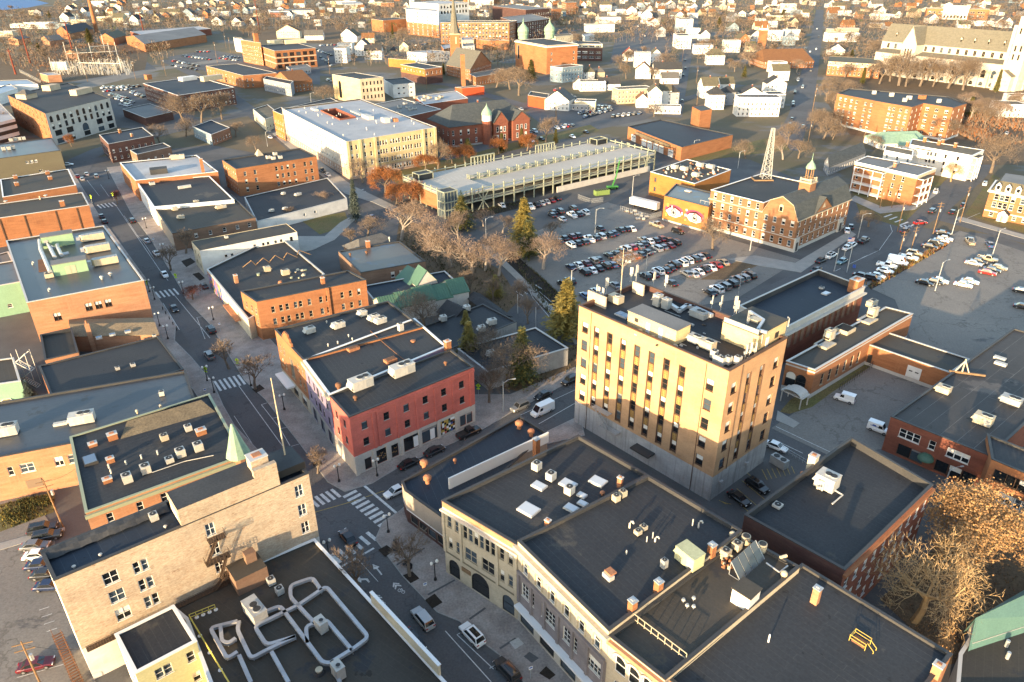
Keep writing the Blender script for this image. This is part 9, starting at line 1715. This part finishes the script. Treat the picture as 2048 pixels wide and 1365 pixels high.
# poles, lamps, signs and small street things
def proto_lamp():
 root=thing('street_lamp','black twin-globe street lamp on the main street pavement','street lamp');m=MB();m.lathe((0,0),[(.28,0),(.24,.35),(.10,.6),(.08,3.6)],'black_iron',8);link('post',m.mesh('post'),root);m=MB();m.beam((-.5,0,3.5),(.5,0,3.5),.07,.07,'black_iron');link('arm',m.mesh('arm'),root)
 for s in(-.5,.5):m=MB();m.lathe((s,0),[(.08,3.5),(.24,3.65),(.27,3.9),(.15,4.12),(0,4.2)],'lamp_glass',10);link('globe',m.mesh('globe'),root)
 return root
pl=proto_lamp();first=True
for k,x,y in[('F',555,425),('F',850,725),('F',185,590),('B',1665,470),('B',1470,330),('B',1255,370),('B',1215,300),('B',1985,890),('W',1560,1235),('W',1430,280),('W',1600,540),('W',1790,920),('W',1460,900),('W',1510,975),('I',990,50),('I',1250,910),('W',1640,1360),('V',1240,1015),('A',745,945)]:
 o=pl if first else copy_tree(pl);first=False;q=G(k,x,y);o.location=(q.x,q.y,.14);o.rotation_euler=(0,0,.6);LAB.setdefault(o['label'],[]).append(o)
def pole(k,x,y,h,label,arm=True,cat='utility pole',name='utility_pole',lean=0,m_='wood',lamp=False):
 q=G(k,x,y);root=thing(name,label,cat,(q.x,q.y,0),rnd.random()*.6);m=MB();m.tube([(0,0,0),(lean,0,h)],[.17,.10],m_,7);link('shaft',m.mesh('shaft'),root)
 if arm:
  for z in(h-.5,h-1.6):m=MB();m.beam((lean-1.2,0,z),(lean+1.2,0,z),.12,.12,m_);link('crossarm',m.mesh('crossarm'),root)
  m=MB();m.frus((.35,0),.25,.25,h-3.6,h-2.6,'galv',8);link('transformer',m.mesh('transformer'),root)
 if lamp:m=MB();m.tube([(0,0,h-.4),(1.2,0,h+.3),(2.4,0,h+.3)],.05,m_,6);link('lamp_arm',m.mesh('lamp_arm'),root);m=MB();m.box(2.2,2.9,-.14,.14,h+.22,h+.36,'galv');link('lamp_head',m.mesh('lamp_head'),root)
 return root
for k,x,y,h,lb,lp in[('P',1228,740,9.5,'tall lamp post in the sunlit right-hand car park',1),('P',1380,225,9.5,'lamp post by the far corner of the right-hand car park',1),('P',1745,430,9.5,'lamp post beside the tan pickup',1),('R',410,400,9.5,'lamp post in the long row of the central car park',1),('R',865,820,9,'lamp post in the front rows of the central car park',1),('R',190,985,9,'curved street lamp beside the tall sun-tinted pine',1),('R',1715,965,8,'curved street lamp beside the hedge row',1),('A',1483,570,8,'curved street lamp opposite the van',1),('J',855,455,9,'slim lamp post before the garage',1),('S',1780,615,9,'lamp post beside the white trailer',1),('P',525,260,9,'curved street lamp at the civic building corner',1),('Q',480,150,8,'lamp post on the fire station lawn',1),('Q',890,260,8,'curved lamp behind the orange annex',1),('T',65,570,8,'lamp post on the school street',1),('T',440,215,8,'traffic mast lamp at the school street corner',1),('P',310,560,8,'thin post at the post office corner',0),('P',425,570,9,'thin steel post beside the flag',0),('Q',1000,1010,7,'lamp post before the civic wing',1),('J',1040,870,6,'pair of slim posts by the covered walk',0),('J',1145,950,6,'slim steel post by the side street kerb',0),('D',1390,1275,5,'swan-neck lamp behind the dark brick block',1)]:pole(k,x,y,h,lb,False,'lamp post','lamp_post',0,'galv',bool(lp))
for k,x,y,h,lb in[('E',370,280,11,'leaning timber pole at the peach brick wall'),('E',285,1300,12,'timber pole with transformer beside the maroon car'),('P',885,200,12,'timber pole with crossarms by the junction'),('P',1455,115,14,'tallest timber pole at the junction corner'),('P',1210,220,12,'timber pole beside the far corner cars'),('P',905,395,8,'slanting timber pole on the hedge'),('P',1015,350,8,'short timber pole by the hedge end'),('O',660,620,11,'timber pole before the green pavilion'),('O',800,1110,9,'pale pole before the porch apartments'),('O',895,1110,9,'timber pole at the porch apartments corner'),('O',225,580,12,'pole with curved lamp on the hill street bank'),('O',260,330,13,'timber pole halfway up the hill street'),('U4',190,1200,14,'timber pole at the hose tower'),('U4',185,950,13,'timber pole on the street of white houses'),('U4',1520,1200,14,'tall timber pole on the hill street'),('U3',520,1290,14,'timber pole before the pale blue house'),('U3',1180,1140,11,'timber pole beside the tan apartments'),('U3',1870,480,14,'timber pole in the far white house street'),('U3',1830,400,14,'second timber pole in the far white house street'),('U3',1960,700,14,'timber pole at the white house corner'),('U3',800,330,15,'timber pole by the far junction'),('U3',640,340,15,'timber pole beside the hospital road'),('U',1580,680,16,'timber pole at the end of the brick shed'),('U',480,975,15,'timber pole beside the blue roof hall'),('U',1545,910,15,'timber pole on the wide road'),('U',1000,935,15,'timber pole before the substation hedge'),('U',1850,770,16,'timber pole by the mill lot'),('U',1890,870,16,'timber pole beside the penthouse chimney'),('U1',540,720,20,'tall timber pole behind the brick restaurant'),('U1',690,600,16,'timber pole beside the white shed'),('U1',640,550,16,'thin timber pole beside the white shed'),('U1',1820,850,16,'timber pole by the yellow office'),('U2',520,400,17,'timber pole before the orange block'),('U2',990,1050,16,'timber pole before the white warehouse'),('U2',1720,640,16,'timber pole at the church road'),('M',1260,730,14,'timber pole by the red school car park'),('S',1245,110,13,'timber pole beside the school car park tree')]:pole(k,x,y,h,lb,True,lean=-.3 if 'lean' in lb else 0)
for k,x,y,h,lb in[('U',345,720,36,'rust red steel pylon left of the substation'),('U',845,660,36,'rust red steel pylon behind the substation'),('U',1640,395,36,'rust red steel pylon behind the long brick shed'),('U1',1015,345,42,'brown steel pylon in the wood'),('U',180,850,22,'short rust red pylon by the blue hall')]:
 q=G(k,x,y);m=MB();m.frus((q.x,q.y),.9,.35,0,h,'steel_red',8);m.beam((q.x-2.5,q.y,h-2),(q.x+2.5,q.y,h-2),.3,.3,'steel_red');solo(m,'pylon',lb,'pylon',(q.x,q.y,0))
sb=thing('substation','pale steel electrical substation of gantries and insulators','substation',(*G('U',1000,760).to_2d(),0));sr=random.Random(2)
for x,y,h in((780,720,20),(935,820,14),(1060,700,18),(1210,640,22),(1270,680,16),(1350,690,18),(1390,830,14),(1165,840,13),(600,810,12),(905,700,14)):q=G('U',x,y);m=MB();m.frus((q.x,q.y),.45,.3,0,h,'unit',6);m.build('gantry_post',sb)
for A,B,z in(((780,720),(1350,690),9),((935,820),(1390,830),8),((1060,700),(1270,680),14)):m=MB();m.beam(G('U',*A)+Vector((0,0,z)),G('U',*B)+Vector((0,0,z)),.5,.5,'unit');m.build('gantry_beam',sb)
m=MB()
for i in range(420):
 q=G('U',sr.uniform(620,1500),sr.uniform(740,860));h=sr.uniform(2,7);m.frus((q.x,q.y),.25,.18,0,h,sr.choice(['unit','unit','unit_tan','galv']),4);
 if i%3==0:m.beam((q.x,q.y,h),(q.x+sr.uniform(-4,4),q.y+sr.uniform(-2,2),h+sr.uniform(-1,2)),.18,.18,'unit')
o=m.build('insulator_field',sb);o['kind']='stuff'
for i in range(6):q=G('U',620+i*28,800);ob('switch_cabinet',sb,q.to_2d(),Vector((1,.1)),3.4,4,0,7.5,'unit')
fb('relay_house','small brick relay house at the substation fence','U',(450,835),(540,860),(690,850),6,'brick_peach','roof_white',wins=())
def cross_sign(k,x,y,lb):
 q=G(k,x,y);root=thing('crossing_sign',lb,'road sign',(q.x,q.y,.14),-.2,'lime crossing signs');m=MB();m.frus((0,0),.05,.05,0,2.6,'galv',6);link('post',m.mesh('post'),root);m=MB();s=.62;m.poly([(0,-.06,2.3),(s,-.06,2.3+s),(0,-.06,2.3+2*s),(-s,-.06,2.3+s)],'sign_lime');m.poly([(0,-.04,2.3),(-s,-.04,2.3+s),(0,-.04,2.3+2*s),(s,-.04,2.3+s)],'sign_lime');m.poly([(-.1,-.07,2.7),(.1,-.07,2.7),(.06,-.07,3.05),(-.06,-.07,3.05)],'black_iron');m.poly([(-.09,-.07,3.08),(.09,-.07,3.08),(.09,-.07,3.24),(-.09,-.07,3.24)],'black_iron');link('diamond_plate',m.mesh('diamond_plate'),root);m=MB();m.box(-.4,.4,-.06,-.03,1.9,2.25,'sign_lime');link('arrow_plate',m.mesh('arrow_plate'),root)
for k,x,y,lb in(('W',1450,885,'lime crossing sign left of the middle zebra crossing'),('W',1730,820,'lime crossing sign right of the middle zebra crossing'),('B',1215,290,'lime crossing sign left of the lower zebra crossing'),('B',1400,240,'lime crossing sign right of the lower zebra crossing'),('V',1050,1290,'lime crossing sign left of the top zebra crossing'),('V',1300,1260,'lime crossing sign right of the top zebra crossing'),('A',1338,480,'small yellow warning sign beside the red building')):cross_sign(k,x,y,lb)
for k,x,y,lb in(('F',790,815,'blue and white parking sign in front of the cream hall'),('F',1447,1345,'pale parking sign near the ornate block'),('B',1210,400,'small white plate sign by the left kerb'),('I',905,470,'pale blue parking sign on the upper pavement'),('I',1292,975,'pale sign beside the parked dark grey SUV')):
 q=G(k,x,y);root=thing('parking_sign',lb,'sign',(q.x,q.y,.14),.4);m=MB();m.frus((0,0),.04,.04,0,2.5,'galv',6);link('post',m.mesh('post'),root);m=MB();m.box(-.3,.3,-.05,-.02,1.9,2.5,'sign_white');m.box(-.22,.22,-.06,-.05,2.15,2.4,'sign_blue');link('plate',m.mesh('plate'),root)
for k,x,y in(('W',1590,1075),('W',1620,1120),('W',1655,1170),('W',1690,1225),('W',1725,1280)):
 q=G(k,x,y);m=MB();m.lathe((q.x,q.y),[(.12,.14),(.12,.9),(.15,.95),(.08,1.1),(0,1.12)],'black_iron',8);solo(m,'bollard','short black bollard along the left pavement','bollard',(q.x,q.y,.14),'bollards along the left pavement')
def bench(k,x,y,rz,lb):
 q=G(k,x,y);root=thing('bench',lb,'bench',(q.x,q.y,.14),rz);m=MB();m.box(-.9,.9,-.25,.25,.42,.48,'black_iron');link('seat',m.mesh('seat'),root);m=MB();m.box(-.9,.9,.25,.3,.48,.95,'black_iron');link('backrest',m.mesh('backrest'),root)
 for s in(-.8,.8):m=MB();m.box(s-.04,s+.04,-.22,.28,0,.42,'black_iron');link('leg',m.mesh('leg'),root)
bench('F',600,550,-.6,'black bench beside the corner planting pit');bench('F',675,645,-.6,'black bench beside the bare tree before the cream hall');bench('B',1860,800,.5,'dark bench at the red building corner')
for k,x,y,lb in(('F',600,510,'dark litter bin next to the corner bench'),('P',490,530,'blue post box at the post office corner'),('C',1300,1140,'wide grey cooling unit at the edge of the tower yard')):
 q=G(k,x,y);m=MB();big_='cooling' in lb;s=2.0 if big_ else.5;m.obox(q.to_2d(),Vector((.55,-.83)),s*1.7,s*.8,.1,1.2 if not big_ else 1.9,'trim_dark' if 'bin' in lb else('sign_blue' if 'post box' in lb else 'unit_grey'))
 if big_:
  for t in(-.8,.8):c_=q.to_2d()+Vector((.55,-.83))*t;m.frus((c_.x,c_.y),.6,.6,1.9,2.0,'fan_black',12)
 else:m.frus((q.x,q.y),.2,.3,1.2,1.4,'trim_dark',8)
 solo(m,'cooling_unit' if big_ else('post_box' if 'post box' in lb else 'litter_bin'),lb,'cooling unit' if big_ else('post box' if 'post box' in lb else 'bin'),(q.x,q.y,.1))
# site yard: boom lift, skip, trailer, materials
q=G('S',1640,560);root=thing('boom_lift','lime green boom lift raised against the garage','boom lift',(q.x,q.y,0),.3);m=MB();m.box(-2.4,2.4,-1.1,1.1,.5,1.5,'lime_metal');link('chassis',m.mesh('chassis'),root)
for sx in(-1.7,1.7):
 for sy in(-1.1,1.1):m=MB();m.tube([(sx,sy-.2,.5),(sx,sy+.2,.5)],.5,'tyre',10);link('wheel',m.mesh('wheel'),root)
m=MB();m.beam((0,0,1.5),(1.5,0,5.5),.45,.5,'lime_metal');link('lower_boom',m.mesh('lower_boom'),root);m=MB();m.beam((1.5,0,5.5),(3.2,1,12.5),.38,.42,'lime_metal');link('upper_boom',m.mesh('upper_boom'),root);m=MB();m.box(2.6,4.4,.5,1.5,12.3,12.4,'galv')
for z in(12.9,13.4):m.beam((2.6,.5,z),(4.4,.5,z),.06,.06,'lime_metal');m.beam((2.6,1.5,z),(4.4,1.5,z),.06,.06,'lime_metal')
link('basket',m.mesh('basket'),root)
q=G('S',1565,600);d=dirof('S',(1505,590),(1625,575));root=thing('skip_container','long green rubbish skip beside the garage','skip',(q.x,q.y,0),math.atan2(d.y,d.x));m=MB();m.box(-3.4,3.4,-1.2,1.2,.1,2.2,'dumpster','dark_hole');link('body',m.mesh('body'),root)
for x in range(-3,4):m=MB();m.box(x-.08,x+.08,-1.28,1.28,.1,2.25,'dumpster');link('rib',m.mesh('rib'),root)
q=G('S',1865,700);d=dirof('S',(1765,680),(1970,730));root=thing('semi_trailer','white box trailer parked by the mural wing','trailer',(q.x,q.y,0),math.atan2(d.y,d.x));m=MB();m.box(-6.5,6.5,-1.25,1.25,1.1,3.9,'paint_white');link('box',m.mesh('box'),root);m=MB();m.box(-6.9,-6.5,-.8,.8,2.4,3.6,'unit_grey');link('cooler',m.mesh('cooler'),root)
for x in(4.2,5.5):
 for s in(-1.05,1.05):m=MB();m.tube([(x,s-.25,.5),(x,s+.25,.5)],.5,'tyre',10);link('wheel',m.mesh('wheel'),root)
m=MB();m.box(-4.8,-4.5,-.9,.9,.1,1.1,'trim_dark');link('landing_leg',m.mesh('landing_leg'),root)
for i,(x,y) in enumerate(((740,215),(790,235),(830,250),(800,270),(850,275),(700,200),(880,255),(770,205),(820,225))):
 q=G('R',x,y);m=MB();m.obox(q.to_2d(),Vector((1,rnd.uniform(-.6,.6))),rnd.uniform(1.2,2.8),rnd.uniform(.8,1.4),0,.15,'wood');m.obox(q.to_2d(),Vector((1,.2)),rnd.uniform(.8,1.8),rnd.uniform(.6,1.0),.15,rnd.uniform(.5,1.1),rnd.choice(['unit_grey','unit','concrete_light']));solo(m,'material_pallet','pallet of building materials in the fenced yard beside the mural wing','pallet',(q.x,q.y,0),'pallets in the site yard')
def fence(k,L,h,lb,m_='galv',n=14):
 P=pts(k,L);root=thing('wire_fence',lb,'fence',(P[0].x,P[0].y,0))
 for A,B in zip(P,P[1:]):
  m=MB();m.beam(A+Vector((0,0,h)),B+Vector((0,0,h)),.06,.06,m_);m.beam(A+Vector((0,0,h*.5)),B+Vector((0,0,h*.5)),.04,.04,m_);m.build('rail',root)
  for i in range(n+1):q=lerp(A,B,i/n);m=MB();m.beam(q,q+Vector((0,0,h)),.07,.07,m_);m.build('post',root)
fence('R',[(640,190),(900,270),(1010,240)],2.0,'grey wire fence round the site yard');fence('R',[(255,85),(370,125),(480,110)],2.0,'grey wire fence beside the green skip');fence('D',[(730,640),(950,490)],1.8,'dark fence beside the post office lawn','trim_dark');fence('U',[(230,830),(480,960),(900,880),(1500,830)],3,'tall fence along the substation',n=24);fence('D',[(350,1010),(520,1110)],1.1,'low metal rail behind the tower','galv',8)
q=G('P',400,430);m=MB();m.frus((q.x,q.y),.06,.05,0,7.5,'unit',6);m.frus((q.x,q.y),.5,.5,0,.2,'concrete',8)
for i in range(7):
 for j in range(4):m.poly([(q.x+.1+j*.55,q.y-.1*math.sin(j),5.6+i*.2),(q.x+.65+j*.55,q.y-.1*math.sin(j+1),5.5+i*.2),(q.x+.65+j*.55,q.y-.1*math.sin(j+1),5.7+i*.2),(q.x+.1+j*.55,q.y-.1*math.sin(j),5.8+i*.2)],'sign_blue' if i>3 and j<2 else('paint_red' if i%2==0 else 'sign_white'))
solo(m,'flag_on_pole','striped flag on a white pole beside the civic building','flag',(q.x,q.y,0))
# overhead wires near the left edge and junction
def wire(A,B,sag,lb):
 m=MB();P=[lerp(A,B,t/10)-Vector((0,0,sag*4*(t/10)*(1-t/10))) for t in range(11)];m.tube(P,.025,'wire',3,cap=False);solo(m,'overhead_wire',lb,'wire',(A.x,A.y,A.z))
wire(G('E',370,280)+Vector((0,0,10.4)),G('B',500,760,12),.8,'drooping wire from the leaning pole to the wet dark roof');wire(G('P',1455,115)+Vector((0,0,13)),G('P',885,200)+Vector((0,0,11.4)),.8,'wire between the two poles at the junction');wire(G('P',885,200)+Vector((0,0,11.4)),G('P',20,600)+Vector((0,0,9)),1.2,'long wire crossing before the civic building');wire(G('P',1455,115)+Vector((0,0,13)),G('P',2050,330)+Vector((0,0,11)),1,'wire running right from the tallest junction pole');wire(G('E',285,1300)+Vector((0,0,11.5)),G('E',470,990,6.5),.5,'wire from the transformer pole to the warehouse')
# people on the pavements, and the small standing figure at the red building corner
for lb,o in list(LAB.items()):
 if len(o)>1:
  for x in o:
   if 'group' not in x:x['group']=lb[:60]
print('cars',NCAR,'trees',NTREE,'houses',HN)
